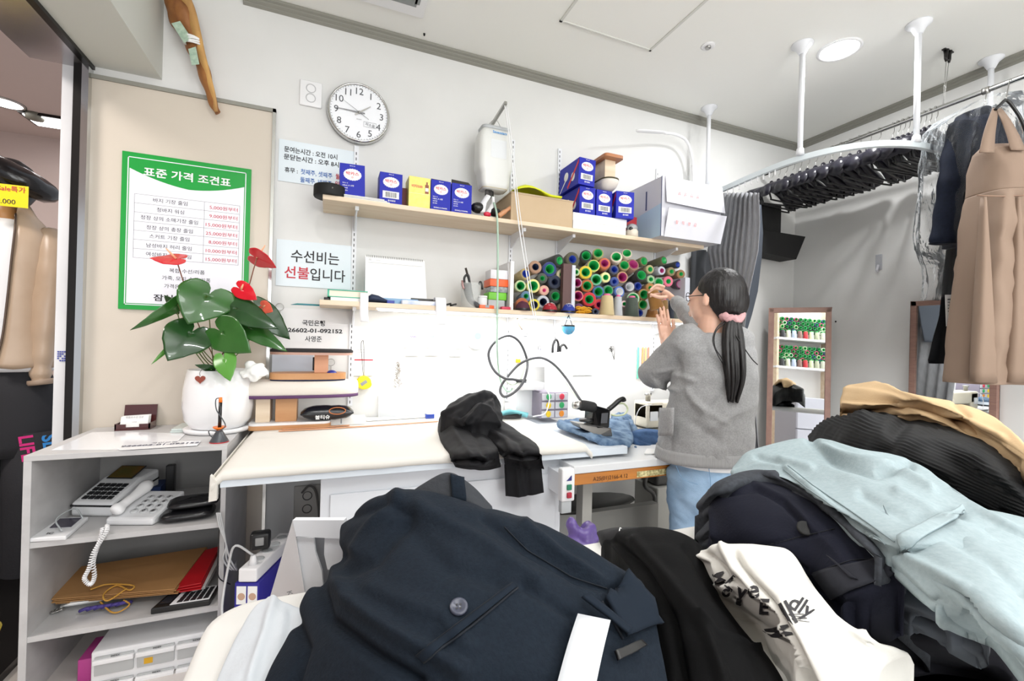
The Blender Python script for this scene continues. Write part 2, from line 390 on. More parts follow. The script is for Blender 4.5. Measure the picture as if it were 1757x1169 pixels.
r, yt = film('bank_account_sign', 'white sheet with bank name and account number behind the anthurium leaves', 470, 528, 604, 606, mat('sheet_white', 0xE9E8E8, .5))
mb = MB(); wtext(mb, '국민은행', tx(235), tx(390), ty(697), 36/K3, 0, .02, yt); wtext(mb, '926602-01-092152', tx(112), tx(513), ty(748), 33/K3, 0, .03, yt)
wtext(mb, '사영준', tx(253), tx(368), ty(806), 38/K3, 0, .012, yt); mb.build('black_lettering', M_INK, r)
# ring clips at the corners of the account sheet
for (x, y, lab) in ((480, 527, 'steel ring clip at the upper left of the account sheet'), (568, 622, 'steel ring clip behind the small pressing board')):
    p = PY(x, y, WALL-.012); mb = MB(); mb.tube([p+V((.017*cos(t), 0, .017*sin(t))) for t in [i*pi/8 for i in range(16)]], .0016, 6, closed=True)
    mb.box(p+V((-.003, -.002, -.06)), p+V((.003, .002, -.016))); tag(mb.build('ring_clip', M_STEEL), lab, 'clip')
# ---- wall outlets
def outlet(x0, y0, x1, y1, label, m=M_WHITE, Y=WALL, plug=False):
    a, b = PY(x0, y0, Y), PY(x1, y1, Y); w_ = b.x-a.x; h = a.z-b.z; cx = (a.x+b.x)/2
    r = root('wall_outlet', (cx, Y, b.z), label, 'outlet')
    MB().box((a.x, Y-.012, b.z), (b.x, Y, a.z), bev=.004).build('plate', m, r)
    for k, zz in enumerate((a.z-h*.3, a.z-h*.68)):
        s = MB().lathe([(.021, 0), (.022, .002), (.018, .002), (.0165, -.006), (.0001, -.006)], (cx, Y-.012, zz), (0, -1, 0), cap=False).build('socket', mat('socket_grey', 0xC9C9CB, .5) if m is M_WHITE else mat('socket_dark', 0x5A5958, .6), r)
        mb = MB()
        for dx in (-.0095, .0095): mb.lathe([(.0001, .0015), (.0028, .0015)], (cx+dx, Y-.0075, zz), (0, -1, 0), n=10, cap=False)
        mb.build('pin_hole', M_BLACK, s)
    return r
outlet(515, 137, 552, 188, 'white double wall socket beside the clock')
# ---- wall clock
a, b = PY(563, 194, WALL-.03), PY(667, 196, WALL-.03); cc = V(((a.x+b.x)/2, WALL, (PY(616, 140, WALL-.03).z+PY(614, 248, WALL-.03).z)/2)); R0 = (b.x-a.x)/2*1.04
r = root('wall_clock', (cc.x, WALL, cc.z-R0), 'round chrome-rimmed wall clock with grey numerals', 'clock')
F_ = cc+V((0, -.034, 0))
MB().lathe([(R0*.97, 0), (R0, .006), (R0, .03), (R0*.97, .04), (R0*.93, .042), (R0*.91, .034)], cc, (0, -1, 0), n=64, cap=False).build('case', M_CHROME, r)
MB().lathe([(.0001, .0345), (R0*.925, .0345)], cc, (0, -1, 0), n=64, cap=False).build('dial', mat('dial_white', 0xF4F6FA, .35), r)
mb = MB(); M_NUM = mat('numeral_grey', 0x47484C, .5)
for k in range(1, 13):
    t = radians(30*k); c = F_+V((sin(t), 0, cos(t)))*R0*.72; s = .046 if True else 0
    mb.text(str(k), s, c+V((0, -.0012, -.017)), X_, Z_, 0, 0, 'CENTER')
for k in range(60):
    t = radians(6*k); d = V((sin(t), 0, cos(t))); q = V((cos(t), 0, -sin(t)))
    l = .045 if k % 5 == 0 else .03; c = F_+V((0, -.0012, 0)); wd = .0009
    mb.prism([c+d*R0*.87-q*wd, c+d*R0*.87+q*wd, c+d*R0*(.87+l)+q*wd, c+d*R0*(.87+l)-q*wd], (0, -.0004, 0))
mb.build('numerals', M_NUM, r)
mb = MB(); p = F_+V((.052, -.0012, -.058)); mb.text('저소음', .017, p, V((1, 0, -.12)), V((.12, 0, 1)))
for q in (((-.03, -.006), (.03, -.0052)), ((-.03, .0185), (.03, .0193)), ((-.03, -.006), (-.0292, .0193)), ((.0292, -.006), (.03, .0193))):
    mb.box(p+V((q[0][0], -.001, q[0][1])), p+V((q[1][0], -.0005, q[1][1])))
mb.text('QUARTZ', .006, F_+V((0, -.0012, -.035)), X_, Z_); mb.build('small_lettering', M_NUM, r)
def hand(name, deg, l, tail, wd, m, off):
    t = radians(deg); d = V((sin(t), 0, cos(t))); q = V((cos(t), 0, -sin(t))); c = F_+V((0, off, 0))
    return MB().prism([c-d*tail-q*wd*.8, c-d*tail+q*wd*.8, c+q*wd, c+d*l+q*wd*.35, c+d*l-q*wd*.35, c-q*wd], (0, -.0008, 0)).build(name, m, r)
hand('hour_hand', 53, R0*.45, R0*.16, .005, M_STEEL, -.003); hand('minute_hand', 271, R0*.72, R0*.18, .0038, mat('hand_grey', 0x8F9093, .3, .8), -.005)
hand('second_hand', 301, R0*.62, R0*.36, .0009, M_NUM, -.007)
MB().lathe([(.0001, .012), (.006, .011), (.007, 0)], F_, (0, -1, 0), n=16).build('hub', M_STEEL, r)
# ---- hanging dried fish with thread and banknote
M_FISH = mat('dried_fish_skin', 0xA9713B, .6, var=(14, 0x7B4A26, (1, 1, .35)), bump=(40, .8)); M_FISH2 = mat('dried_fish_belly', 0xD0A15C, .6, var=(18, 0xAE8350, (1, 1, .3)), bump=(40, .8))
YF = 2.335; P = lambda x, y, d=0: PY(x, y, YF+d)
r = root('dried_fish_bundle', P(372, 195), 'dried fish bundle hung head-up at the bulkhead with white thread', 'dried fish')
pts = smooth_path([P(290, -14), P(300, 8), P(316, 42), P(333, 78), P(346, 110), P(357, 148), P(366, 178), P(374, 194)], 5); n = len(pts)
rr = [(.02+.045*min(1, i/(n*.2)))*(1-.84*max(0, (i/n-.15)/.85)**.6)*(1+.15*sin(i*.9))+.003 for i in range(n)]
MB().tube(pts, rr, 12, flat=.6).build('fish', M_FISH, r)
pts = smooth_path([P(312, -10, -.02), P(326, 20, -.025), P(337, 60, -.025), P(345, 92, -.02), P(356, 130, -.015), P(366, 165, -.012), P(371, 192, -.01)], 5); n = len(pts)
MB().tube(pts, [.03*(1-.8*i/n)+.003 for i in range(n)], 12, flat=.6).build('fish', M_FISH2, r)
mb = MB()
for k in range(6):
    z = P(332, 76-k*1.6, -.02)
    mb.tube([z+V((.034*cos(t), .03*sin(t), .006*sin(t+k))) for t in [i*pi/9 for i in range(18)]], .004, 6, closed=True)
mb.build('white_thread', mat('thread_white', 0xF0EFEE, .8, bump=(90, .6)), r)
M_NOTE = mat('green_banknote', 0xB4C8B4, .7, var=(60, 0x94AC98)); 
mb = MB(); A = [P(294, 40, -.045), P(309, 36, -.045), P(329, 66, -.052), P(316, 74, -.052)]; mb.prism(A, (0, .0015, 0))
A = [P(323, 84, -.052), P(336, 80, -.052), P(342, 110, -.05), P(329, 112, -.05)]; mb.prism(A, (0, .0015, 0)); mb.build('banknote', M_NOTE, r)
# ---- slotted shelf standards
def standard(x, z0, z1, label, half=.011):
    r = root('shelf_standard', (x, WALL, z0), label, 'shelf standard', 'slotted shelf standards on the back wall')
    MB().box((x-half, WALL-.011, z0), (x+half, WALL, z1)).build('rail', M_WHITEP, r)
    mb = MB(); z = z0+.012
    while z < z1-.02:
        mb.box((x-.003, WALL-.0118, z), (x+.001, WALL-.0105, z+.014)); z += .027
    mb.build('slots', mat('slot_dark', 0x4B4B4C, .7), r)
standard(.108, .86, 2.16, 'slotted white shelf standard below the clock'); standard(.95, .86, 2.353, 'slotted white shelf standard beside the plastic jug')
standard(1.25, .86, 2.357, 'slotted white shelf standard behind the brown cardboard box'); standard(1.975, .9, 2.36, 'slotted white shelf standard behind the large white carton')
# ================================================================ SHELVES
S1T, S1B, S1Y = 1.827, 1.806, 2.15
S2T, S2B, S2Y = 1.364, 1.334, 2.15
def bracket(x, zt, par, dep=.2):
    mb = MB(); mb.prism([(x-.003, WALL-.012, zt), (x-.003, WALL-dep, zt), (x-.003, WALL-dep, zt-.014), (x-.003, WALL-.03, zt-.07), (x-.003, WALL-.012, zt-.075)], (.006, 0, 0))
    mb.box((x-.008, WALL-dep-.004, zt-.017), (x+.008, WALL-dep+.012, zt)); mb.build('bracket', M_WHITEP, par)
x1 = PY(1208, 423, S1Y).x
r = root('upper_shelf', (x1/2, WALL, S1B), 'upper pale wooden wall shelf carrying drink boxes and cartons', 'shelf')
MB().box((-.038, S1Y, S1B), (x1, WALL-.012, S1T)).build('board', M_WOODL, r, bevel=.0015)
for x in (.108, .95, 1.25, 1.975): bracket(x, S1B, r)
r = root('lower_shelf', (1, WALL, S2B), 'lower pale wooden wall shelf carrying the thread cones', 'shelf')
MB().box((-.04, S2Y, S2B+.008), (2.06, WALL-.012, S2T)).build('board', M_WOODL, r, bevel=.0015)
for x in (.108, .95, 1.25, 1.975): bracket(x, S2B+.008, r)
r = root('led_strip', (1, 2.165, S2B-.01), 'glowing white LED strip fixed under the lower shelf', 'light')
MB().box((.2, 2.152, S2B-.002), (2.0, 2.178, S2B+.0075)).build('profile', M_WHITEP, r)
MB().box((.21, 2.156, S2B-.006), (1.98, 2.174, S2B-.002)).build('diffuser', mat('led_bar', 0xFFFFFF, .5, emit=4), r)
# ================================================================ THINGS ON THE UPPER SHELF
M_BLUEBOX = mat('blue_carton', 0x1B26A6, .5, spec=.3); M_CARDIN = mat('carton_inside', 0x8C8378, .8)
def emblem(mb, c, w_, h, right, up, mi):
    nrm = right.cross(up); n = 44
    mb.prism([c+nrm*.0006+right*cos(2*pi*i/n)*w_*(1 if i % 2 else .93)+up*sin(2*pi*i/n)*h*(1 if i % 2 else .93) for i in range(n)], nrm*.0004, mi)
def drink_box(x0, x1, ytop, label, Y=2.175, d=.1, variant='text', z=S1T, flap=0, rz=0, h=None, group='blue drink boxes on the upper shelf', side=False, tilt=0):
    a, b = PY(x0, ytop, Y), PY(x1, ytop, Y); w_ = b.x-a.x; h = h or PY((x0+x1)/2, ytop, Y).z-z
    M = Matrix.Translation(((a.x+b.x)/2, Y, z)) @ Matrix.Rotation(rz, 4, 'Z') @ Matrix.Rotation(tilt, 4, 'Y')
    r = root('drink_box', (0, 0, 0), label, 'box', group, M=M)
    bx = MB().box((-w_/2, 0, 0), (w_/2, d, h)).build('carton', M_BLUEBOX, r, world=False, bevel=.001)
    if flap:
        MB().prism([(-w_/2, .01, h+.001), (w_/2, .01, h+.001), (w_/2-.004, .05, h+.03*flap), (-w_/2+.01, .05, h+.034*abs(flap))], (0, .002, 0)).build('flap', M_CARDIN if flap < 0 else mat('flap_dark', 0x35322F, .8), r, world=False)
    mb = MB(); e = V((0, 0, h*.70)); emblem(mb, e, w_*.37, h*.17, X_, Z_, 0)
    if variant == 'bar': mb.box((-w_*.36, -.0006, h*.2), (w_*.36, 0, h*.42))
    k = MB(); 
    mb.text('박카스 D', .006, V((0, 0, h*.93)), X_, Z_, 0, .01)
    if variant == 'text':
        for i, (s, sz) in enumerate((('박카스 디', .006), ('100mL X 10병', .0085), ('원료약품', .006), ('동아제약', .006))): mb.text(s, sz, V((-w_*.4, 0, h*(.44-.07*i))), X_, Z_, 0, .01, 'LEFT')
        mb.text('DONG-A PHARM.', .0085, V((0, 0, h*.09)), X_, Z_, 0, .02)
    else: mb.text('동아제약', .0095, V((.004, 0, h*.1)), X_, Z_, 0, .02)
    mb.build('white_print', M_PAPER, bx, world=False)
    mb = MB(); mb.text('박카스', .017 if w_ > .09 else .0145, V((0, -.001, h*.69)), X_, Z_, 0, .02, 'CENTER', w_*.52); mb.text('D', .011, V((0, -.001, h*.6)), X_, Z_, 0, .01)
    mb.build('red_print', mat('box_red', 0xD3233C, .5), bx, world=False)
    if variant == 'bar':
        mb = MB(); random.seed(int(x0)); x = -w_*.25
        while x < w_*.25: q = random.choice((.0008, .0014, .002)); mb.box((x, -.001, h*.23), (x+q, -.0006, h*.39)); x += q+.0016
        mb.build('barcode', M_INK, bx, world=False)
    if side:
        mb = MB(); emblem(mb, V((-w_/2, d*.28, h*.4)), .022, h*.17, -Y_, Z_, 0); mb.prism([V((-w_/2-.0006, d*.95, .0)), V((-w_/2-.0006, d*.9, .004)), V((-w_/2-.0006, d*.55, h*.5)), V((-w_/2-.0006, d*.62, h*.5))], (-.0004, 0, 0)); emblem(mb, V((-w_/2, d*.63, h*.55)), .025, h*.18, -Y_, Z_, 0)
        mb.build('side_print', M_PAPER, bx, world=False)
        MB().prism([V((-w_/2-.001, d*.55, h*.1)), V((-w_/2-.001, d*.5, h*.02)), V((-w_/2-.001, d*.02, h*.8)), V((-w_/2-.001, d*.02, h*.95))], (-.0004, 0, 0)).build('side_stripe', mat('box_red', 0xD3233C, .5), bx, world=False)
    return r
drink_box(585, 628, 282, 'blue drink box leftmost on the shelf, black flap, over folded paper', flap=.4, tilt=-.03)
drink_box(652, 691, 297, 'blue drink box with barcode, standing alone left of the yellow box', flap=.4, variant='bar')
drink_box(740, 774, 310, 'blue drink box directly right of the yellow box', flap=.6)
drink_box(775.5, 810, 316, 'blue drink box with raised dark flap beside the white-handled tool', flap=1.0)
# yellow vitamin box
a, b = PY(702, 304, 2.175), PY(739, 304, 2.175); h = PY(720, 304, 2.175).z-S1T; w_ = b.x-a.x
r = root('vitamin_box', ((a.x+b.x)/2, 2.175, S1T), 'yellow drink box with a brown bottle printed on it', 'box')
bx = MB().box((-w_/2, 0, 0), (w_/2, .11, h)).build('carton', mat('yellow_carton', 0xF0E27A, .4, var=(50, 0xECDC68)), r, world=False, bevel=.001)
MB().text('비타500', .016, V((-w_*.12, 0, h*.66)), X_, Z_, 0, .02, 'CENTER', w_*.5).build('red_print', mat('box_red', 0xD3233C, .5), bx, world=False)
mb = MB(); mb.box((w_*.25, -.001, h*.5), (w_*.42, 0, h*.78)); mb.box((w_*.3, -.001, h*.78), (w_*.37, 0, h*.87)); mb.build('bottle_print', mat('bottle_brown', 0x8A4326, .4), bx, world=False)
mb = MB(); mb.box((-w_*.5, -.0006, h*.47), (w_*.5, 0, h*.475)); mb.box((w_*.26, -.0014, h*.57), (w_*.41, -.001, h*.68)); mb.build('pale_print', mat('pale_print', 0xF5F1E6, .5), bx, world=False)
# maroon box between blue and yellow, black roll, folded paper
a = PY(691, 320, 2.22); tag(MB().box((a.x, 2.24, S1T), (a.x+.045, 2.34, a.z)).build('maroon_box', mat('maroon_card', 0x6D2C26, .5), bevel=.001), 'narrow maroon box tucked behind the yellow drink box', 'box')
p = PY(566, 332, 2.2); r = root('belt_roll', (p.x, 2.2, S1T), 'black roll of belting at the left end of the upper shelf', 'roll')
MB().lathe([(.02, 0), (.066, 0), (.068, .004), (.068, .046), (.066, .05), (.02, .05)], (p.x, 2.2, S1T)).build('coil', M_MATTEBLACK, r)
MB().lathe([(.0001, .0005), (.004, 0)], (p.x+.01, 2.133, S1T+.028), (0, -1, 0), n=10).build('stud', M_STEEL, r)
mb = MB(); a = PY(590, 336, 2.16)
for k in range(3): mb.box((a.x, 2.155+.002*k, S1T+.006*k), (a.x+.2-.012*k, 2.172, S1T+.006*k+.004), bev=.0015)
tag(mb.build('folded_paper', M_PAPER), 'folded white paper lying before the leftmost blue drink box', 'paper')
# tools between the boxes and the cardboard box
p = PY(838, 345, 2.2)
r = root('hole_punch_pliers', (p.x, 2.2, S1T), 'white-handled pliers standing behind the green hose', 'pliers')
MB().tube(smooth_path([PY(826, 366, 2.2), PY(829, 350, 2.2), PY(838, 336, 2.2)]), [.008]+[.02]*8+[.016]*8, 10, flat=.5).build('handle', M_WHITE, r)
MB().tube(smooth_path([PY(835, 368, 2.19), PY(845, 352, 2.19), PY(846, 338, 2.19)]), [.008]+[.014]*8+[.009]*8, 10, flat=.5).build('handle', M_WHITE, r)
MB().box(PY(833, 338, 2.205), PY(843, 328, 2.22), bev=.003).build('jaw', M_DARKMETAL, r)
mb = MB().ball(PY(820, 357, 2.21), (.038, .03, .028)); tag(mb.build('black_pouch', mat('black_gloss', 0x18181A, .25)), 'small black pouch beside the white-handled pliers', 'pouch')
tag(MB().ball(PY(836, 368, 2.18), (.02, .015, .013)).build('pink_plug', mat('pink_red', 0xD6304C, .4)), 'small pink-red cap at the foot of the pliers', 'cap')
tag(MB().ball(PY(848, 364, 2.2), (.035, .03, .022)).build('black_cloth', M_MATTEBLACK), 'crumpled black cloth behind the wooden handle', 'cloth')
r = root('hammer', PY(870, 362, 2.17), 'short wooden handle lying against the brown cardboard box', 'hammer')
pts = [PY(855, 371, 2.175), PY(868, 362, 2.175), PY(881, 353, 2.175)]; MB().tube(smooth_path(pts), [.013]*8+[.010]*8+[.013], 12).build('handle', mat('handle_wood', 0xC98F66, .4), r)
# plastic jug on its steel arm
r = root('steel_arm', PY(840, 222, 2.4), 'short steel square arm rising from the wall over the jug', 'bracket')
a, b = PY(838, 224, 2.39), PY(868, 176, 2.12); MB().tube([a, b], .010, 4, sm=False).build('bar', M_STEEL, r)
MB().box(a+V((-.02, -.0, -.03)), a+V((.02, .01, .03))).build('foot_plate', M_STEEL, r)
a, b = PY(817, 245, 2.22), PY(880, 245, 2.22); cx = (a.x+b.x)/2+.0; wj = (b.x-a.x)/2*.9; zt = PY(845, 224, 2.22).z; zb = PY(845, 327, 2.22).z
r = root('water_jug', (cx, 2.22, zb), 'hanging translucent plastic jug with pale yellow water', 'jug')
def rrect(cx, cy, hx, hy, rad, z, n=6):
    out = []
    for qx, qy, a0 in ((1, 1, 0), (-1, 1, 90), (-1, -1, 180), (1, -1, 270)):
        for i in range(n+1):
            t = radians(a0+90*i/n); out.append(V((cx+qx*(hx-rad)+rad*cos(t), cy+qy*(hy-rad)+rad*sin(t), z)))
    return out
hj = zt-zb; mb = MB()
mb.ring_loft([rrect(cx+q*.01, 2.24, wj*k, .062*k, .03*k, zb+hj*t) for t, k, q in ((0, .62, .3), (.03, .78, .3), (.1, .84, .3), (.27, .9, .2), (.3, .95, .1), (.36, 1, 0), (.8, 1.0, 0), (.92, .93, 0), (1.0, .8, 0))])
M_JUG = mat('translucent_plastic', 0xF3F4F0, .35, trans=.2)
mb.build('body', M_JUG, r, bevel=0)
mb = MB().ring_loft([rrect(cx+.003, 2.24, wj*k, .062*k, .03*k, zb+hj*t) for t, k in ((.02, .76), (.1, .82), (.2, .87))]); mb.build('water', mat('yellow_water', 0xE2D6AE, .2), r)
mb = MB(); c = V((cx-.0, 2.24, zt)); mb.ring_loft([rrect(cx, 2.24, wj*.82, .052, .028, zt-.004), rrect(cx, 2.24, wj*.84, .054, .028, zt+.012), rrect(cx, 2.24, wj*.7, .045, .025, zt+.014)])
mb.build('cut_rim', mat('grey_plastic', 0xB4B8BA, .4), r)
mb = MB(); mb.text('Sevenstars', .018, V((cx+.012, 2.178, zt-.03)), X_, Z_, 0, .02); mb.build('blue_lettering', mat('label_blue', 0x2E8FD6, .4), r)
mb = MB(); mb.box((cx-.035, 2.1775, zb+hj*.5), (cx+.05, 2.1795, zb+hj*.8)); mb.build('label', mat('label_pale', 0xDDE0E2, .5), r)
mb = MB(); mb.tube(smooth_path([V((cx-.05, 2.24, zt+.01)), PY(850, 205, 2.2), V((cx+.05, 2.24, zt+.01))]), .0012, 5); mb.build('wire_handle', M_STEEL, r)
MB().cyl(V((cx-.005, 2.24, zb-.03)), V((cx-.005, 2.24, zb+.01)), .012, n=12).build('valve', M_BLACK, r)
# green hose and white cords
M_HOSE = mat('green_hose', 0xBBD9C4, .3, trans=.2)
mb = MB().tube(smooth_path([V((cx-.005, 2.24, zb-.02)), PY(846, 345, 2.2), PY(852, 365, 2.135), PY(854, 400, 2.13), PY(854, 470, 2.13), PY(853, 548, 2.13), PY(853, 600, 2.16), PY(858, 650, 2.3), PY(872, 672, 2.3), PY(886, 655, 2.3)]), .0052, 8)
tag(mb.build('water_hose', M_HOSE), 'thin pale green hose running down from the plastic jug', 'hose')
for (dx, lab) in ((0, 'thicker white cord running from the steel arm down past the shelf'), (3.5, 'thinner white cord running beside the other past the shelf')):
    mb = MB().tube(smooth_path([PY(866+dx, 181, 2.125), PY(873+dx, 230, 2.12), PY(884+dx, 330, 2.12), PY(892+dx*1.4, 400, 2.12), PY(905+dx*1.2, 480, 2.12), PY(919+dx, 565, 2.12), PY(924+dx, 600, 2.14)], 3), .0032 if not dx else .0022, 6)
    tag(mb.build('white_string', M_WHITE), lab, 'cord')
# brown cardboard box with a green-yellow fan on top
a, b = PY(878, 334, 2.155), PY(984, 345, 2.155)
r = root('cardboard_box', ((a.x+b.x)/2, 2.16, S1T), 'plain brown cardboard box in the middle of the upper shelf', 'box')
MB().box((a.x, 2.16, S1T), (b.x, 2.385, PY(930, 338, 2.155).z), ).build('carton', mat('kraft_card', 0xC6AE8E, .75, var=(4, 0xBEA584)), r, bevel=.002)
zz = PY(930, 338, 2.155).z
MB().box((a.x-.002, 2.158, zz-.002), (b.x+.002, 2.386, zz+.006)).build('lid', mat('kraft_lid', 0xB9A387, .75), r)
rows = []
for i in range(9):
    t = i/8; rows.append([V((a.x+.03+.26*t, 2.15+.18*j/6, zz+.018+.06*sin(pi*min(1, t*1.3+.1))*(.45+.55*sin(pi*j/6)))) for j in range(7)])
tag(MB().grid(rows, thick=(0, 0, -.008)).build('plastic_bag', mat('lime_plastic', 0xDADF1E, .3, bump=(12, .5))), 'bright lime folded plastic bag on the cardboard box', 'bag')
# white flat box with the blue boxes on it
a, b = PY(984, 365, 2.152), PY(1076, 380, 2.152); zf = PY(1000, 366, 2.152).z
r = root('flat_gift_box', ((a.x+b.x)/2, 2.155, S1T), 'flat white gift box under the stack of blue drink boxes', 'box')
MB().box((a.x+.003, 2.158, S1T), (b.x-.003, 2.385, S1T+(zf-S1T)*.55)).build('tray', M_PAPER, r, bevel=.001)
MB().box((a.x, 2.155, S1T+(zf-S1T)*.5), (b.x, 2.388, zf)).build('lid', M_WHITE, r, bevel=.001)
g = 'blue drink boxes stacked on the flat white box'
drink_box(995, 1022, 321, 'barcoded blue drink box, left of the lower row under the topmost one', Y=2.16, d=.21, variant='bar', z=zf, group=g, side=True)
hB = PY(1008, 321, 2.16).z-zf
drink_box(1024, 1051, 325, 'barcoded blue drink box, middle of the lower row under the padded form', Y=2.16, d=.21, variant='bar', z=zf, h=hB-.002, group=g)
drink_box(1059, 1087, 330, 'barcoded blue drink box, right of the row, turned a little and overhanging', Y=2.13, d=.2, variant='bar', z=zf, h=hB, group=g, rz=-.16, side=True)
drink_box(993, 1021, 272, 'topmost blue drink box of the stack, tilted, red and white print on its side', Y=2.15, d=.225, variant='bar', z=zf+hB+.004, group=g, side=True, tilt=.04)
# small pressing form standing on the blue boxes
zt = zf+hB+.003; c = V(((PY(1040, 300, 2.2).x), 2.22, zt)); M_PAD = mat('pad_cloth', 0xE4DCD2, .8, bump=(200, .15))
r = root('pressing_form', c, 'upturned padded pressing form with wooden foot on the drink boxes', 'pressing form')
mb = MB(); hx = .055
mb.ring_loft([rrect(c.x, c.y, hx*k, .1*k, .05*k, zt+z) for z, k in ((0, .35), (.006, .62), (.02, .85), (.04, .97), (.055, 1))]); mb.build('pad', M_PAD, r)
MB().ring_loft([rrect(c.x, c.y, hx*k, .1*k, .05*k, zt+z) for z, k in ((.055, 1.01), (.063, 1.01))]).build('band', mat('dark_olive_band', 0x4C4630, .7), r)
zq = PY(1040, 279, 2.2).z
MB().box((c.x-.035, c.y-.06, zt+.063), (c.x+.035, c.y+.05, zq)).build('post', M_WOODL, r, bevel=.002)
MB().ring_loft([rrect(c.x, c.y-.005, .062, .1, .02, zq), rrect(c.x, c.y-.005, .062, .1, .02, zq+.017)], sm=False).build('foot_board', mat('orange_wood', 0xB8794F, .4, var=(4, 0xA86C45)), r)
# red packet and jar in a plastic bag
a = PY(1076, 384, 2.2); tag(MB().box((a.x, 2.2, S1T), (a.x+.07, 2.25, PY(1086, 372, 2.2).z)).build('red_packet', mat('crimson_pack', 0xA8202C, .35), bevel=.003), 'dark red packet between the flat box and the large carton', 'packet')
p = PY(1087, 395, 2.17); r = root('bagged_jar', (p.x, 2.17, S1T), 'small jar knotted in a clear plastic bag before the red packet', 'jar')
MB().lathe([(.03, 0), (.036, .004), (.036, .035), (.03, .045)], (p.x, 2.185, S1T)).build('jar', mat('cream_jar', 0xDCD3C2, .4), r)
mb = MB().ball((p.x, 2.185, S1T+.055), (.035, .03, .026)); mb.build('bag_knot', mat('clear_film', 0xE0E2E2, .25, trans=.5, bump=(25, .8)), r)
MB().ball((p.x-.02, 2.165, S1T+.045), (.014, .008, .012)).build('dark_lid', M_BLACK, r)
# large white carton with two open flaps
YC = 2.07; a, b = PY(1139, 303, YC), PY(1240, 330, YC); zt = PY(1139, 302, YC).z; xl = a.x-.01; xr = PY(1236, 400, YC).x
r = root('large_white_carton', ((xl+xr)/2, YC+.15, S1T), 'large white carton with two flaps overhanging the upper shelf', 'box')
M_CART = mat('white_carton', 0xD0D0D7, .6)
MB().box((xl, YC, S1T), (xr, WALL-.02, zt)).build('carton', M_CART, r, bevel=.002)
hh = zt-S1T
MB().prism([(xl+.02, YC-.004, zt), (xr+.004, YC-.004, zt), (xr+.004, YC-.03, S1T+hh*.52), (xl+.02, YC-.02, S1T+hh*.56)], (0, .004, 0)).build('upper_flap', M_CART, r)
MB().prism([(xl+.02, YC-.004, S1T-.002), (xr, YC-.004, S1T-.002), (xr+.012, YC-.035, S1T+hh*.47), (xl+.026, YC-.03, S1T+hh*.46)], (0, .004, 0)).build('lower_flap', M_CART, r)
mb = MB()
for i, ch in enumerate('보상만받'): mb.text(ch, .022, V((xl+.085+.045*i+.022, YC-.022, S1T+hh*.74+.004)), -X_, -Z_+Y_*.07, 0, .0)
for i, ch in enumerate('활적영급'): mb.text(ch, .022, V((xl+.085+.045*i, YC-.03, S1T+hh*.21)), X_, Z_-Y_*.13, 0, .0)
for v in mb.v: pass
mb.build('red_lettering', mat('carton_red', 0xE0594F, .6), r)
mb = MB(); zb = S1T
mb.prism([V((xl-.0008, YC+.002, zb+.002)), V((xl-.0008, WALL-.03, zb+.002)), V((xl-.0008, WALL-.03, zb+hh*.42)), V((xl-.0008, YC+.002, zb+hh*.55))], (-.0006, 0, 0)); mb.build('blue_label', mat('pale_blue_label', 0xB6CFE0, .5), r)
mb = MB()
for y, h0, h1 in ((2.33, .45, .75), (2.2, .52, .85)): mb.box((xl-.0012, y, zb+hh*h0), (xl-.0006, y+.012, zb+hh*h1))
mb.box((xl-.0016, YC-.001, zb), (xl-.0006, YC+.004, zt)); mb.build('navy_print', mat('navy_print', 0x3B4470, .5), r)
# gooseneck lamp clamped behind the carton
r = root('gooseneck_lamp', PY(1190, 322, 2.34), 'white gooseneck lamp arching over the large carton', 'lamp')
pts = smooth_path([PY(1190, 330, 2.34), PY(1190, 300, 2.34), PY(1187, 268, 2.33), PY(1178, 242, 2.31), PY(1160, 231, 2.28), PY(1140, 228, 2.26)], 6)
MB().tube(pts, .009, 10).build('neck', M_WHITE, r); MB().tube(pts[:10], .013, 10).build('sleeve', M_WHITE, r)
a, b = PY(1092, 224, 2.22), PY(1142, 228, 2.26); d = (b-a); mb = MB(); sd = V((-d.y, d.x, 0)).normalized()
rows_ = []
for i in range(13):
    t = i/12; w2 = .021*sqrt(max(0.02, 1-(2*t-1)**6)); c = a+d*t
    rows_.append([c+sd*cos(2*pi*j/12)*w2+Z_*sin(2*pi*j/12)*.007 for j in range(12)])
mb.ring_loft(rows_).build('lamp_head', M_WHITE, r)
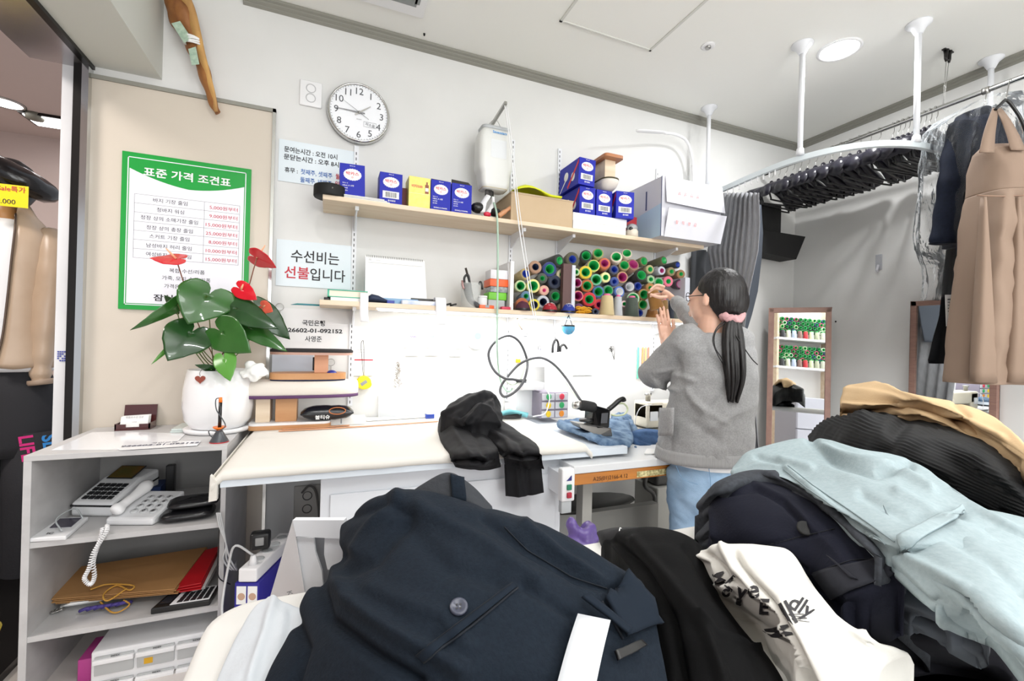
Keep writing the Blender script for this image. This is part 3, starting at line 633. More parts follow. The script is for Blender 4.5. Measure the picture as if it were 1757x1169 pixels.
# ================================================================ THREAD CONES ON THE LOWER SHELF
def sat(h, k=1.0):
    c = [((h >> s) & 255) for s in (16, 8, 0)]; g = sum(c)/3
    c = [max(0, min(255, int(g+(x-g)*k))) for x in c]; return (c[0] << 16)+(c[1] << 8)+c[2]
CORE = {'g': 0x18A050, 'b': 0x1E3C9C, 'n': 0x16203C, 'm': 0xA22C6C, 'p': 0xE0679A, 'w': 0xD8DADC, 'k': 0x121418}
COREN = {'g': 'green', 'b': 'blue', 'n': 'dark navy', 'm': 'magenta', 'p': 'pink', 'w': 'pale grey', 'k': 'black'}
def cone_parts(r, R_, R_in, L, col, core, tip=.62, standing=False):
    ym = mat('thread_%06x' % col, col, .75, bump=(9, .5, (1, 1, 60)), sheen=.3); cm = mat('core_'+core, CORE[core], .35)
    if standing:   # wide end down, spool tip showing on top
        MB().lathe([(R_*.98, 0), (R_, .004), (R_*tip, L-.004), (R_*tip*.9, L), (R_*.3, L)], n=26).build('yarn', ym, r, world=False)
        MB().lathe([(R_*.45, L-.004), (R_*.43, L+.010), (R_*.25, L+.012)], n=20).build('spool_tip', cm, r, world=False)
    else:          # wide open end faces -z of the local frame
        MB().lathe([(R_in*1.08, .003), (R_*.9, .0), (R_, .006), (R_*tip, L), (R_*.2, L)], n=26, cap=False).build('yarn', ym, r, world=False)
        MB().lathe([(R_in*1.1, .004), (R_in*1.1, -.002), (R_in, -.002), (R_in*.62, L*.55), (R_in*.5, L*.8), (.0005, L*.8)], n=22, cap=False).build('spool', cm, r, world=False)
# (zoom x, zoom y, outer, inner, yarn colour, core, yarn colour in words, turn deg, tilt deg); first list left of the brown board, second right of it
A_ = [(905, 565, 75, 48, 0xCFD8A8, 'g', 'pale lime', 0, 0), (1080, 565, 90, 55, 0xE3D98C, 'g', 'pale yellow', 0, 0), (975, 400, 75, 45, 0xB09A68, 'b', 'khaki tan', 35, 8),
      (1110, 305, 85, 40, 0xA8836A, 'n', 'rosy brown', 5, 4), (1305, 335, 95, 55, 0x2C3C78, 'g', 'royal navy', 0, 0), (1440, 220, 88, 46, 0x1F2622, 'g', 'near-black green', 55, 3),
      (1465, 410, 66, 22, 0xC9BD98, 'g', 'beige', 0, 0), (1205, 460, 68, 28, 0x4A5046, 'g', 'charcoal green', 0, 0), (1375, 510, 88, 40, 0x2B3346, 'n', 'dark slate navy', 0, 0),
      (1230, 625, 66, 22, 0xD8AB96, 'p', 'pale pink', 0, 0), (980, 705, 68, 28, 0x5F7F9C, 'g', 'steel blue', 0, 0), (1385, 705, 90, 50, 0x39423A, 'g', 'dark moss', 0, 0),
      (1215, 785, 85, 45, 0xB9BCC4, 'n', 'silver grey', 0, 0), (1090, 825, 78, 45, 0xD9C93E, 'n', 'bright yellow', 0, 0), (930, 815, 84, 40, 0xB3653A, 'm', 'rust', 0, 0),
      (1478, 850, 50, 18, 0xC8BB90, 'b', 'cream', 0, 0), (1618, 200, 98, 46, 0x4C4A35, 'b', 'dark olive', 8, 5)]
B_ = [(205, 150, 78, 52, 0x28302B, 'g', 'blackish green', -8, 6), (370, 115, 72, 50, 0xA39A62, 'g', 'olive khaki', -12, 14), (620, 165, 78, 50, 0xDDD0BD, 'g', 'ivory', -22, 16), (765, 115, 68, 46, 0xD6C9B4, 'g', 'ecru', -15, 22),
      (310, 285, 80, 60, 0xE4DD7A, 'g', 'lemon', -6, 6), (460, 255, 78, 44, 0xC26A45, 'm', 'terracotta', -6, 10), (592, 340, 62, 36, 0x4B4F66, 'b', 'slate', 0, 5), (730, 280, 72, 50, 0xA58F62, 'g', 'sand brown', -5, 14),
      (855, 270, 82, 54, 0x9B7763, 'm', 'mauve brown', 18, 20), (1000, 225, 62, 42, 0x6D6F45, 'g', 'moss olive', 40, 6), (1275, 215, 58, 38, 0x55563A, 'g', 'army green', 55, 6), (1462, 275, 46, 28, 0x20222A, 'b', 'black', 45, 0),
      (1085, 338, 58, 28, 0xB4AA7C, 'g', 'light khaki', 25, 0), (1245, 355, 56, 26, 0xC9CCD8, 'm', 'pale lavender', 25, 0), (1378, 368, 58, 24, 0x8F7D5C, 'g', 'taupe', 20, 0), (1508, 402, 58, 22, 0x96714A, 'g', 'caramel', 10, 0),
      (70, 375, 50, 24, 0xB9C79C, 'g', 'celery green', 0, 0), (200, 378, 86, 50, 0xE0BF33, 'g', 'golden yellow', 0, 3), (345, 478, 74, 50, 0x7CC6A5, 'g', 'mint', -10, 0), (475, 448, 68, 32, 0xE6DF9E, 'g', 'butter yellow', 12, 0),
      (595, 505, 62, 28, 0x3C4F8C, 'b', 'denim blue', 5, 0), (705, 445, 76, 52, 0xC79C74, 'm', 'tan peach', 8, 0), (965, 418, 76, 54, 0x2B2A2B, 'g', 'charcoal black', 15, 8), (1095, 475, 55, 24, 0xA8C39A, 'g', 'sage', 8, 0),
      (1205, 518, 70, 46, 0x8AA189, 'g', 'grey green', 15, 4), (1335, 502, 68, 28, 0xE0728A, 'g', 'rose pink', 10, 0), (1495, 542, 68, 46, 0x2B2230, 'm', 'aubergine', 0, 0), (85, 522, 64, 45, 0xB29A9A, 'm', 'dusty mauve', 0, 0),
      (220, 562, 82, 50, 0xB5602F, 'g', 'burnt orange', -6, 0), (918, 568, 54, 36, 0x2F3C86, 'b', 'ultramarine', 10, 0), (805, 578, 68, 50, 0x5D5663, 'w', 'plum grey', 0, 0), (510, 628, 72, 50, 0x5B7F6E, 'g', 'sea green', 10, 0),
      (375, 645, 78, 50, 0x41689F, 'g', 'medium blue', 0, 0), (665, 645, 74, 46, 0x4F6BB0, 'w', 'cornflower', 22, 3), (1085, 592, 64, 22, 0xA4763F, 'g', 'ochre brown', 10, 0), (1000, 683, 74, 50, 0xA37D4E, 'g', 'camel', 12, 0),
      (98, 702, 68, 50, 0xE08B76, 'm', 'salmon', 0, 0), (250, 748, 92, 50, 0xC2242E, 'g', 'scarlet', 0, 0), (385, 822, 72, 36, 0xC7323A, 'm', 'cherry red', 0, 0), (850, 735, 82, 56, 0xB8D0B0, 'g', 'pistachio', -20, 10),
      (985, 822, 68, 45, 0x9C9A62, 'g', 'hay', 10, 0), (730, 812, 44, 20, 0xE3C0C0, 'g', 'blush', 0, 0), (110, 870, 62, 26, 0x5A2C55, 'm', 'purple', 0, 0), (940, 935, 50, 30, 0x3A4680, 'b', 'indigo', 0, 0), (335, 935, 44, 20, 0x3F4A63, 'n', 'grey blue', 0, 0)]
GRP = 'thread cones stacked on the lower shelf'
def lay(ox, lst, where):
    for (x, y, R_, ri, col, core, cn, turn, tilt) in lst:
        u, v = ox+x/7.986, 420+y/7.986; Yf = 2.21-.012*((x*7+y*3) % 5)/5
        c = PY(u, v, Yf); dep = (c-EYEP).dot(_f); k = dep/FPX/7.986
        L = min(.155, (WALL-.014-Yf-.012)); z = max(c.z, S2T+R_*k*1.07+.001)
        yaw = radians(turn*.5-(9 if ox < 900 else 17)); M = Matrix.Translation((c.x, Yf, z)) @ Matrix.Rotation(yaw, 4, 'Z') @ Matrix.Rotation(radians(-90-tilt), 4, 'X')
        lab = '%s thread cone with %s core lying %s' % (cn, COREN[core], where)
        r = root('thread_cone', (0, 0, 0), lab, 'thread cone', GRP, M=M); cone_parts(r, R_*k*1.07, ri*k*1.05, L, col, core)
lay(780, A_, 'left of the brown board'); lay(980, B_, 'right of the brown board')
def stand(x0, x1, yt, yb, col, core, label, Y=2.185, tip=.74, tilt=0, z=None):
    a, b = PY(x0, yb, Y), PY(x1, yb, Y); R_ = (b.x-a.x)/2*.92; zt = PY((x0+x1)/2, yt, Y).z; z = S2T if z is None else z
    M = Matrix.Translation(((a.x+b.x)/2, Y+.0, z)) @ Matrix.Rotation(radians(tilt), 4, 'Y')
    r = root('thread_cone', (0, 0, 0), label, 'thread cone', 'thread cones standing at the front of the lower shelf', M=M); cone_parts(r, R_, 0, zt-z, col, core, tip, True)
U = lambda x: 980+x/7.986
VV = lambda y: 420+y/7.986
stand(U(390), U(582), VV(700), VV(975), 0xCDB98B, 'p', 'cream thread cone standing at the shelf front, pink tip')
stand(U(580), U(697), VV(715), VV(985), 0xB6B9BE, 'p', 'pale grey thread cone standing right of the cream one')
stand(U(735), U(918), VV(730), VV(990), 0x3F4A40, 'p', 'dark green thread cone standing upright at the shelf front')
stand(U(1030), U(1190), VV(890), VV(1020), 0xA36E33, 'p', 'lower brown thread cone standing beneath the held one', Y=2.2)
stand(U(1195), U(1325), VV(760), VV(1025), 0x7A5A28, 'p', 'olive brown thread cone standing behind the raised palm', Y=2.2)
stand(U(1325), U(1405), VV(770), VV(1030), 0x17202F, 'k', 'slim dark navy thread cone standing behind the grey sleeve', Y=2.2)
stand(U(1400), U(1470), VV(900), VV(1035), 0x5B605B, 'k', 'short speckled grey spool standing at the right end', Y=2.19)
# dividing boards
def board(x0, x1, yt, label, m, Y=2.17, d=.21, name='divider_board'):
    a, b = PY(x0, yt, Y), PY(x1, yt, Y); tag(MB().box((a.x, Y, S2T+.0005), (b.x, Y+d, a.z)).build(name, m, bevel=.001), label, 'board')
board(876.5, 882.5, 448, 'white board holding the left end of the thread cones', M_WHITE)
board(967, 981, 452, 'dark brown board between the two heaps of thread cones', mat('brown_board', 0x5C4240, .6), Y=2.165, d=.03)
board(982, 988, 455, 'narrow white board right beside the dark brown board', mat('grey_white_board', 0xC9CBD4, .5), Y=2.16)
board(1176, 1184, 476, 'white board holding the right end of the thread cones', mat('grey_white_board', 0xC9CBD4, .5), Y=2.165)
a = PY(871, 452, 2.2); mb = MB(); mb.tube([PY(872, 452, 2.2), PY(877, 532, 2.17)], .004, 6); tag(mb.build('white_rod', M_WHITE), 'thin white rod leaning beside the left white board', 'rod')
# dark grey cloth hanging inside the booth beyond the shelf end
# ---- pincushions
def pincushion(x, y, rpx, label, c1, c2, name='pincushion', rim=M_BLACK, Y=2.172):
    c = PY(x, y, Y); k = (c-EYEP).dot(_f)/FPX; R_ = rpx*k; z = S2T
    r = root(name, (c.x, Y, z), label, 'pincushion', 'pincushions along the shelf front')
    MB().lathe([(R_*.8, 0), (R_*1.0, .004), (R_*1.02, .012), (R_*.9, R_*.75), (R_*.6, R_*1.15), (.001, R_*1.3)], (c.x, Y, z)).build('cushion', c1, r)
    MB().lathe([(R_*1.03, .001), (R_*1.06, .005), (R_*1.03, .012)], (c.x, Y, z), cap=False).build('band', rim, r)
    mb = MB(); random.seed(int(x))
    for i in range(95):
        t = random.uniform(0, 2*pi); e = random.uniform(.2, 1.35); d = V((cos(t)*cos(e), sin(t)*cos(e), sin(e)))
        q = V((c.x, Y, z))+V((d.x*R_*.98, d.y*R_*.98, .004+d.z*R_*1.3)); mb.ball(q, .0016, 6)
    if c2: o = mb.build('pin_heads', c2, r); o['kind'] = 'stuff'
pincushion(897, 530, 12.5, 'plain maroon pincushion at the left end of the thread cones', mat('maroon_cloth', 0x4E2234, .8), None)
pincushion(943.5, 526, 12.3, 'red pincushion with white-headed pins on the lower shelf', mat('red_cloth', 0xA01C2C, .8), mat('pin_white', 0xF2F2F2, .3))
pincushion(974.5, 526, 12.3, 'blue pincushion with white-headed pins on the lower shelf', mat('blue_cloth', 0x22358F, .8), mat('pin_white', 0xF2F2F2, .3))
# light blue pincushion hanging under the shelf
c = PY(975, 564, 2.13); r = root('hanging_pincushion', c, 'light blue pincushion hanging by a black strap under the shelf', 'pincushion')
R_ = 11.5*(c-EYEP).dot(_f)/FPX
MB().lathe([(.001, -R_*.95), (R_*.6, -R_*.75), (R_*.95, -R_*.2), (R_, R_*.2), (R_*.95, R_*.5)], c).build('cushion', mat('sky_cloth', 0x58A8CE, .8), r)
MB().lathe([(R_*1.0, R_*.28), (R_*1.03, R_*.4), (R_*.95, R_*.52)], c, cap=False).build('band', M_BLACK, r)
mb = MB(); random.seed(4)
for i in range(90):
    t = random.uniform(0, 2*pi); e = random.uniform(-1.4, .1); d = V((cos(t)*cos(e), sin(t)*cos(e), sin(e)*.95)); mb.ball(c+d*R_*.98+Z_*.002, .0016, 6)
o = mb.build('pin_heads', mat('pin_mauve', 0xA06C86, .3), r); o['kind'] = 'stuff'
mb = MB(); mb.tube([c+V((-R_*.6, 0, R_*.4)), PY(976, 541, 2.145)], .0018, 6); mb.tube([c+V((R_*.7, 0, R_*.4)), PY(976, 541, 2.145)], .0018, 6); mb.build('strap', M_BLACK, r)
# mustard bag of loops beside the boards
mb = MB(); random.seed(11); c = PY(1003, 534, 2.172)
for i in range(14):
    p = V((c.x-.034+.068*random.random(), 2.165+.02*random.random(), S2T+.006+.03*random.random()))
    mb.tube(smooth_path([p+V((-.018, 0, 0)), p+V((0, -.004, .006)), p+V((.02, 0, -.001)), p+V((0, .006, -.003))], 4, True), .0035, 6, closed=True)
tag(mb.build('elastic_bundle', mat('mustard_elastic', 0xD79A14, .7)), 'bundle of mustard yellow elastic loops before the scarlet cone', 'elastic')
# ================================================================ LEFT PART OF THE LOWER SHELF
M_TEAL = mat('teal_cover', 0x4FB296, .45)
a = PY(571, 497, 2.17); b = PY(631, 501, 2.17)
r = root('teal_book', ((a.x+b.x)/2, 2.17, S2T), 'teal hardcover book lying at the left end of the lower shelf', 'book')
z0 = S2T+.016; z1 = z0+.034
mb = MB(); mb.box((a.x-.02, 2.165, z0), (b.x, 2.37, z0+.004)); mb.box((a.x-.02, 2.165, z1-.004), (b.x, 2.37, z1)); mb.box((a.x-.022, 2.165, z0), (a.x-.014, 2.37, z1)); mb.build('cover', M_TEAL, r, bevel=.001)
MB().box((a.x-.014, 2.169, z0+.004), (b.x-.004, 2.366, z1-.004)).build('pages', mat('cream_pages', 0xEEE6D4, .8), r)
tag(MB().box((a.x-.008, 2.166, S2T), (b.x-.02, 2.33, z0-.0005)).build('notepad', M_PAPER), 'white notepad under the teal book', 'notepad')
tag(MB().box((a.x-.036, 2.19, S2T), (a.x-.012, 2.26, S2T+.015), bev=.002).build('black_case', M_BLACK), 'small black case poking out under the teal book', 'case')
a = PY(630, 505, 2.23); b = PY(716, 510, 2.23)
tag(MB().box((a.x-.01, 2.2, S2T), (b.x, 2.38, S2T+.028)).build('blue_folder', mat('blue_folder', 0x7FA8CC, .4), bevel=.002), 'pale blue folder box under the desk calendar', 'folder')
# desk calendar
a, b = PY(627, 438, 2.26), PY(729, 448, 2.26); r = root('desk_calendar', ((a.x+b.x)/2, 2.24, S2T+.028), 'white spiral-bound desk calendar standing open on the shelf', 'calendar')
zt = (PY(677, 443, 2.26)).z; zb = S2T+.0285
MB().prism([(a.x, 2.215, zb), (b.x+.006, 2.215, zb), (b.x, 2.265, zt), (a.x, 2.265, zt)], (0, .003, 0)).build('page', M_PAPER, r)
MB().prism([(a.x, 2.32, zb), (b.x+.006, 2.32, zb), (b.x, 2.27, zt-.002), (a.x, 2.27, zt-.002)], (0, .003, 0)).build('stand_back', M_WHITE, r)
mb = MB(); x = a.x+.008
while x < b.x-.006: mb.tube([V((x, 2.267+.006*cos(t), zt-.001+.006*sin(t))) for t in [i*pi/4 for i in range(8)]], .0009, 4, closed=True); x += .0085
mb.build('spiral', M_DARKMETAL, r)
mb = MB(); up = V((0, .05, zt-zb)).normalized(); mb.text('10', .014, V((a.x+.022, 2.2585, zt-.022)), X_, up, 0, 0); mb.box((a.x+.012, 2.2545, zt-.032), (b.x-.012, 2.2552, zt-.0312)); mb.text('October', .006, V((a.x+.06, 2.2585, zt-.02)), X_, up); mb.build('lettering', mat('light_ink', 0xA9ABB0, .6), r)
# pouch, pens, papers
mb = MB(); A = PY(630, 514, 2.175); mb.ring_loft([[V((A.x+t, 2.185+.03*cos(q)*k, S2T+.019*k+.016*sin(q)*k+.001)) for q in [i*pi/6 for i in range(12)]] for t, k in ((0, .7), (.02, 1.15), (.05, 1.0), (.08, .6), (.11, .25))])
tag(mb.build('navy_pouch', mat('navy_pouch', 0x1E2C48, .6, bump=(40, .5))), 'small dark navy pouch in front of the teal book', 'pouch')
a = PY(664, 518, 2.16); tag(MB().box((a.x, 2.158, S2T), (a.x+.034, 2.175, S2T+.014), bev=.001).build('eraser', mat('deep_blue', 0x263C9A, .4)), 'little deep blue eraser at the shelf edge', 'eraser')
a, b = PY(690, 514, 2.16), PY(752, 520, 2.16)
tag(MB().box((a.x, 2.156, S2T), (b.x, 2.2, S2T+.02), bev=.002).build('tissue_pack', mat('pale_blue_pack', 0xB9C6E6, .35, var=(30, 0xE4E8F4))), 'pale blue soft pack lying at the shelf edge', 'packet')
tag(MB().box((a.x+.05, 2.21, S2T+.0285), (b.x+.0, 2.3, S2T+.036)).build('dark_folder', M_BLACK), 'black flat folder peeking out behind the pale blue pack', 'folder')
for k, (x, lab) in enumerate(((625, 'bent white film strip hooked over the shelf beside the pouch'), (757, 'wide white film strip hanging over the middle of the shelf edge'))):
    wd = .018 if k == 0 else .026; c = PY(x, 520, 2.14); pts = smooth_path([V((c.x, 2.2, S2T+.03)), V((c.x, 2.16, S2T+.042-.0*k)), V((c.x, 2.138, S2T+.01)), V((c.x, 2.136, S2T-.05)), V((c.x+.004, 2.138, S2T-.09))], 5)
    mb = MB().grid([[p+X_*(-wd+2*wd*j/4)+Y_*(.004*abs(j-2)/2) for j in range(5)] for p in pts], thick=(0, .001, 0)); tag(mb.build('film_strip', mat('white_film', 0xEFEFF2, .4)), lab, 'strip')
# scissors
r = root('fabric_scissors', PY(776, 521, 2.19), 'black-handled scissors lying before the clear cup', 'scissors')
p = PY(765, 516, 2.17); mb = MB()
for s in (0, 1):
    c = V((p.x+.012+.03*s, 2.175+.012*s, S2T+.012)); mb.tube([c+V((.014*cos(t), .009*sin(t), .004*cos(t))) for t in [i*pi/7 for i in range(14)]], .0045, 6, closed=True)
mb.build('handles', M_BLACK, r); MB().prism([V((p.x+.045, 2.175, S2T+.008)), V((p.x+.09, 2.19, S2T+.004)), V((p.x+.045, 2.19, S2T+.008))], (0, 0, .003)).build('blades', M_STEEL, r)
# clear cup with tools
M_CLEAR = mat('clear_plastic', 0xF2F6F4, .08, alpha=.22)
a, b = PY(791, 520, 2.21), PY(826, 520, 2.21); c = V(((a.x+b.x)/2, 2.225, S2T)); R_ = (b.x-a.x)/2; hz = PY(810, 486, 2.21).z-S2T
r = root('clear_cup', c, 'clear plastic cup holding tools on the lower shelf', 'cup')
MB().lathe([(R_*.8, 0), (R_*.85, .002), (R_, hz), (R_*.97, hz), (R_*.8, .004)], c, cap=False).build('cup_wall', M_CLEAR, r)
tag(MB().tube([PY(799, 460, 2.225), PY(806, 486, 2.225), PY(812, 518, 2.22)], .006, 8).build('seam_ripper', mat('dark_brass', 0x3A3530, .4)), 'dark brown stick standing in the clear cup', 'tool')
pts = smooth_path([PY(802, 487, 2.215), PY(803, 503, 2.21), PY(808, 516, 2.195), PY(822, 527, 2.18)], 5)
tag(MB().tube(pts, [.022-.0006*i for i in range(len(pts))], 12, flat=.8).build('rubber_grip', mat('rubber_grey', 0x45474A, .6, bump=(30, 1, (1, 1, 8)))), 'grey ribbed rubber tool slumped across the clear cup', 'tool')
mb = MB(); mb.tube(smooth_path([PY(797, 486, 2.22), PY(797, 476, 2.22), PY(803, 472, 2.22), PY(806, 486, 2.22)], 5), .006, 8); tag(mb.build('thread_snips', M_BLACK), 'black curved snips standing in the clear cup', 'snips')
tag(MB().tube(smooth_path([PY(793, 482, 2.2), PY(794, 490, 2.19), PY(796, 496, 2.19)], 3), .006, 8).build('bead_charm', mat('pinkish_metal', 0xB08C8A, .3, .5)), 'pinkish metal charm hooked on the clear cup rim', 'charm')
# white spool
c = PY(829, 530, 2.18); R_ = .024
r = root('white_thread_spool', (c.x, 2.19, S2T), 'squat white thread spool beside the clear cup', 'spool')
MB().lathe([(R_*.95, 0), (R_, .01), (R_, .055), (R_*.9, .058)], (c.x, 2.195, S2T)).build('yarn', mat('white_yarn', 0xE2E4E4, .8, bump=(9, .5, (1, 1, 60))), r)
MB().lathe([(R_*1.05, .058), (R_*1.02, .066), (R_*.4, .066)], (c.x, 2.195, S2T)).build('cap', M_WHITE, r)
tag(MB().tube(smooth_path([PY(822, 488, 2.23), PY(825, 484, 2.23), PY(828, 497, 2.23)], 4), .006, 8).build('black_hook', M_BLACK), 'black hook-shaped tool behind the white spool', 'hook')
# stacked small containers
def cont(x0, x1, y0, y1, name, label, m, Y=2.2, d=.09, grp=None, z0=None, z1=None):
    a, b = PY(x0, y0, Y), PY(x1, y1, Y); z0 = b.z if z0 is None else z0; z1 = a.z if z1 is None else z1
    return tag(MB().box((a.x, Y, z0), (b.x, Y+d, z1), bev=.003).build(name, m), label, 'container', grp), z1
o, z = cont(838, 866, 514, 530, 'clear_case', 'lowest clear case of the small container stack', mat('smoky_clear', 0xC4C8CA, .2, alpha=.8), z0=S2T)
o, z = cont(839, 869, 501, 514, 'green_case', 'bright green small case in the container stack', mat('lime_case', 0x70C62E, .4), z0=z+.0005, d=.085)
o, z = cont(842, 871, 491, 501, 'clear_case', 'clear case full of pins under the orange lid', mat('pin_case', 0xA8ACAE, .2, var=(80, 0x7D8184)), z0=z+.0005, d=.085)
o, z = cont(841, 873, 478, 491, 'orange_case', 'bright orange box in the container stack', mat('orange_case', 0xF0642C, .4), z0=z+.0005, d=.1)
o, z = cont(842, 872, 462, 478, 'white_box', 'white lined box on top of the container stack', mat('white_lined', 0xE7E6EA, .5), z0=z+.0005, d=.085)
cont(823, 848, 523, 532, 'needle_box', 'small orange needle box with a grey window at the shelf edge', mat('orange_case', 0xF0642C, .4), Y=2.16, d=.035, z0=S2T)
a = PY(833, 526, 2.16); mb = MB().box((a.x-.001, 2.1588, S2T+.005), (a.x+.02, 2.1600, S2T+.018)); tag(mb.build('window_label', mat('grey_window', 0x8D9298, .3)), 'grey window label on the small orange needle box', 'label')
cont(861, 876, 526, 534, 'red_needle_pack', 'flat crimson needle pack at the shelf edge', mat('crimson_pack2', 0xC42848, .4), Y=2.16, d=.03, z0=S2T)
# blue green pencil sticking out at the far left end
mb = MB(); mb.tube([PY(499, 523, 2.2), PY(510, 522, 2.2), PY(548, 524, 2.2)], [.0008, .004, .004], 8); tag(mb.build('marking_pencil', mat('blue_green', 0x2F8F6A, .4, var=(12, 0x2F62A8))), 'blue-green pencil jutting from the left end of the lower shelf', 'pencil')
# ================================================================ UNDER THE LOWER SHELF, ON THE WALL
def sheet(x0, y0, x1, y1, name, label, m=M_PAPER, Y=WALL-.006, cat='paper', th=.001):
    a, b = PY(x0, y0, Y), PY(x1, y1, Y); return tag(MB().box((a.x, Y, b.z), (b.x, Y+th, a.z)).build(name, m), label, cat)
r = root('taped_note', PY(621, 640, WALL-.004), 'white paper note with a red line taped behind the tape measure', 'note')
a, b = PY(604, 560, WALL-.004), PY(640, 645, WALL-.004); MB().box((a.x, WALL-.005, b.z), (b.x, WALL-.004, a.z)).build('sheet', M_PAPER, r)
a, b = PY(608, 616.5, WALL-.006), PY(640, 619, WALL-.006); MB().box((a.x, WALL-.006, b.z), (b.x, WALL-.005, a.z)).build('red_line', M_RED, r)
mb = MB(); 
for k in range(2): a = PY(612, 600+k*4, WALL-.006); mb.box((a.x, WALL-.006, a.z-.0015), (a.x+.06, WALL-.005, a.z))
mb.build('grey_lines', mat('light_ink', 0xA9ABB0, .6), r)
# tape measure
c = PY(624, 657, WALL-.03); r = root('tape_measure', c, 'yellow tape measure hanging on a dark cord from the wall', 'tape measure')
R_ = .036
mb = MB(); M = Matrix.Translation(c); pr_ = [V((R_*cos(t)*(1.12 if cos(t) > .3 and sin(t) < 0 else 1), 0, R_*sin(t)*(1 if sin(t) > -.8 else .92))) for t in [i*2*pi/26 for i in range(26)]]
mb.prism([c+q+V((0, -.012, 0)) for q in pr_], (0, .024, 0)); mb.build('case', mat('tape_yellow', 0xF3D51C, .35), r, bevel=.004)
mb = MB(); t = radians(35); u1, v1 = V((cos(t), 0, sin(t))), V((-sin(t), 0, cos(t))); q = c+V((0, -.0128, 0)); mb.prism([q-u1*.016-v1*.008, q+u1*.016-v1*.008, q+u1*.016+v1*.008, q-u1*.016+v1*.008], (0, -.001, 0)); mb.build('label', mat('grey_window', 0x8D9298, .3), r)
mb = MB(); top = PY(622, 585, WALL-.02); mb.tube(smooth_path([c+V((-.002, 0, R_)), top+V((-.006, 0, -.03)), top, top+V((.006, 0, -.02)), c+V((.002, 0, R_))], 6), .0013, 5); mb.build('cord', M_DARKMETAL, r)
# cluster of safety pins hanging on a thread
r = root('safety_pin_chain', PY(683, 672, WALL-.012), 'hanging cluster of small safety pins on the bright wall', 'pins')
mb = MB(); random.seed(5)
for i in range(70):
    t = random.random(); q = PY(683+random.uniform(-1, 1)*(2+7*t), 622+50*t, WALL-.014+random.uniform(-.01, .006)); d = V((random.uniform(-1, 1), random.uniform(-.3, .3), random.uniform(-1, 1))).normalized()*.007
    mb.tube([q-d, q+d], .0011, 4)
o = mb.build('pins', mat('brass_pin', 0x8B7E6E, .35, .6), r); o['kind'] = 'stuff'
MB().tube([PY(683, 578, WALL-.008), PY(683, 640, WALL-.012)], .0008, 4).build('thread', M_DARKMETAL, r)
# packets of needles pinned to the wall
for k, (x, y, c_, t_, lab) in enumerate(((709, 578, 0x6D5BB0, 'NNN', 'white packet with a violet mark pinned on the bright wall'), (742, 578, 0x4BA5D6, 'NE', 'white packet with a light blue mark pinned on the bright wall'), (783, 580, 0x49BFA2, 'NHT', 'white packet with a mint green mark pinned on the bright wall'))):
    a = PY(x, y, WALL-.006); r = root('needle_packet', (a.x, WALL, a.z-.06), lab, 'packet', 'needle packets pinned on the bright wall')
    MB().box((a.x-.045, WALL-.006, a.z-.06), (a.x+.045, WALL-.003, a.z+.03), bev=.001).build('packet', M_PAPER, r)
    MB().text(t_, .015, (a.x, WALL-.0066, a.z-.005), X_, Z_, 0, .03).build('mark', mat('mark%d' % k, c_, .6), r)
    MB().box((a.x-.04, WALL-.012, a.z-.1), (a.x+.035, WALL-.004, a.z-.092)).build('paper_edge', mat('shade_paper', 0xE4E2DF, .8), r)
c = PY(820, 580, WALL-.03); r = root('tape_roll', c, 'big white tape roll with a light blue centre on the wall', 'roll')
MB().lathe([(.02, .0), (.062, .0), (.064, .004), (.064, .026), (.06, .03), (.02, .03)], c+V((0, .03, 0)), (0, -1, 0), n=36).build('roll', M_WHITE, r)
MB().lathe([(.0001, .0305), (.02, .0305)], c+V((0, .03, .01)), (0, -1, 0), cap=False).build('core_label', mat('aqua_mark', 0x7FC8E6, .5), r)
# small cards, padlock, tags
def card(x, y, wpx, hpx, name, label, m, mark=None, Y=WALL-.008, txt=None):
    a, b = PY(x-wpx/2, y-hpx/2, Y), PY(x+wpx/2, y+hpx/2, Y); r = root(name, ((a.x+b.x)/2, Y, b.z), label, 'card')
    MB().box((a.x, Y, b.z), (b.x, Y+.001, a.z)).build('sheet', m, r)
    if mark is not None:
        mb = MB()
        if txt: mb.text(txt, .012, ((a.x+b.x)/2, Y-.0006, (a.z+b.z)/2-.004), X_, Z_, 0, .02)
        else:
            for i in range(3): mb.box((a.x+.006, Y-.0006, a.z-.012*(i+1)), (b.x-.006-.006*i, Y, a.z-.012*(i+1)+.003))
        mb.build('mark', mark, r)
    return r
card(903, 576, 14, 20, 'hang_tag', 'white hang tag with dark marks hooked at the shelf standard', M_PAPER, M_INK, Y=2.2)
a = PY(889, 551, 2.19); mb = MB(); mb.tube(smooth_path([PY(888, 546, 2.19), PY(890, 556, 2.19), PY(896, 566, 2.19)], 4), .003, 6); tag(mb.build('metal_hook', mat('bronze_hook', 0x7A6A58, .4, .6)), 'small bronze hook above the white hang tag', 'hook')
r = card(927, 600, 30, 60, 'clear_pouch', 'clear plastic pouch with violet lettering hanging by the white cords', mat('clear_film2', 0xE9EBEE, .2, alpha=.6), mat('violet_ink', 0x6156A8, .5), txt='NN', Y=2.33)
c = PY(889, 619, WALL-.014); r = root('padlock', c, 'small yellow padlock hanging on the wall inside the cable loop', 'padlock')
MB().box(c+V((-.014, -.006, -.012)), c+V((.014, .006, .008)), bev=.002).build('body', mat('brass_yellow', 0xE0AC22, .3), r)
MB().tube([c+V((.008*cos(t), 0, .008+.012*sin(t))) for t in [i*pi/8 for i in range(9)]], .0018, 6).build('shackle', M_STEEL, r)
c = PY(997, 592, WALL-.01); r = root('ring_tag', c, 'oval ring tag with small violet letters on the wall', 'tag')
MB().tube([c+V((.018*cos(t), 0, .027*sin(t))) for t in [i*2*pi/26 for i in range(26)]], .0016, 6, closed=True).build('ring', M_STEEL, r)
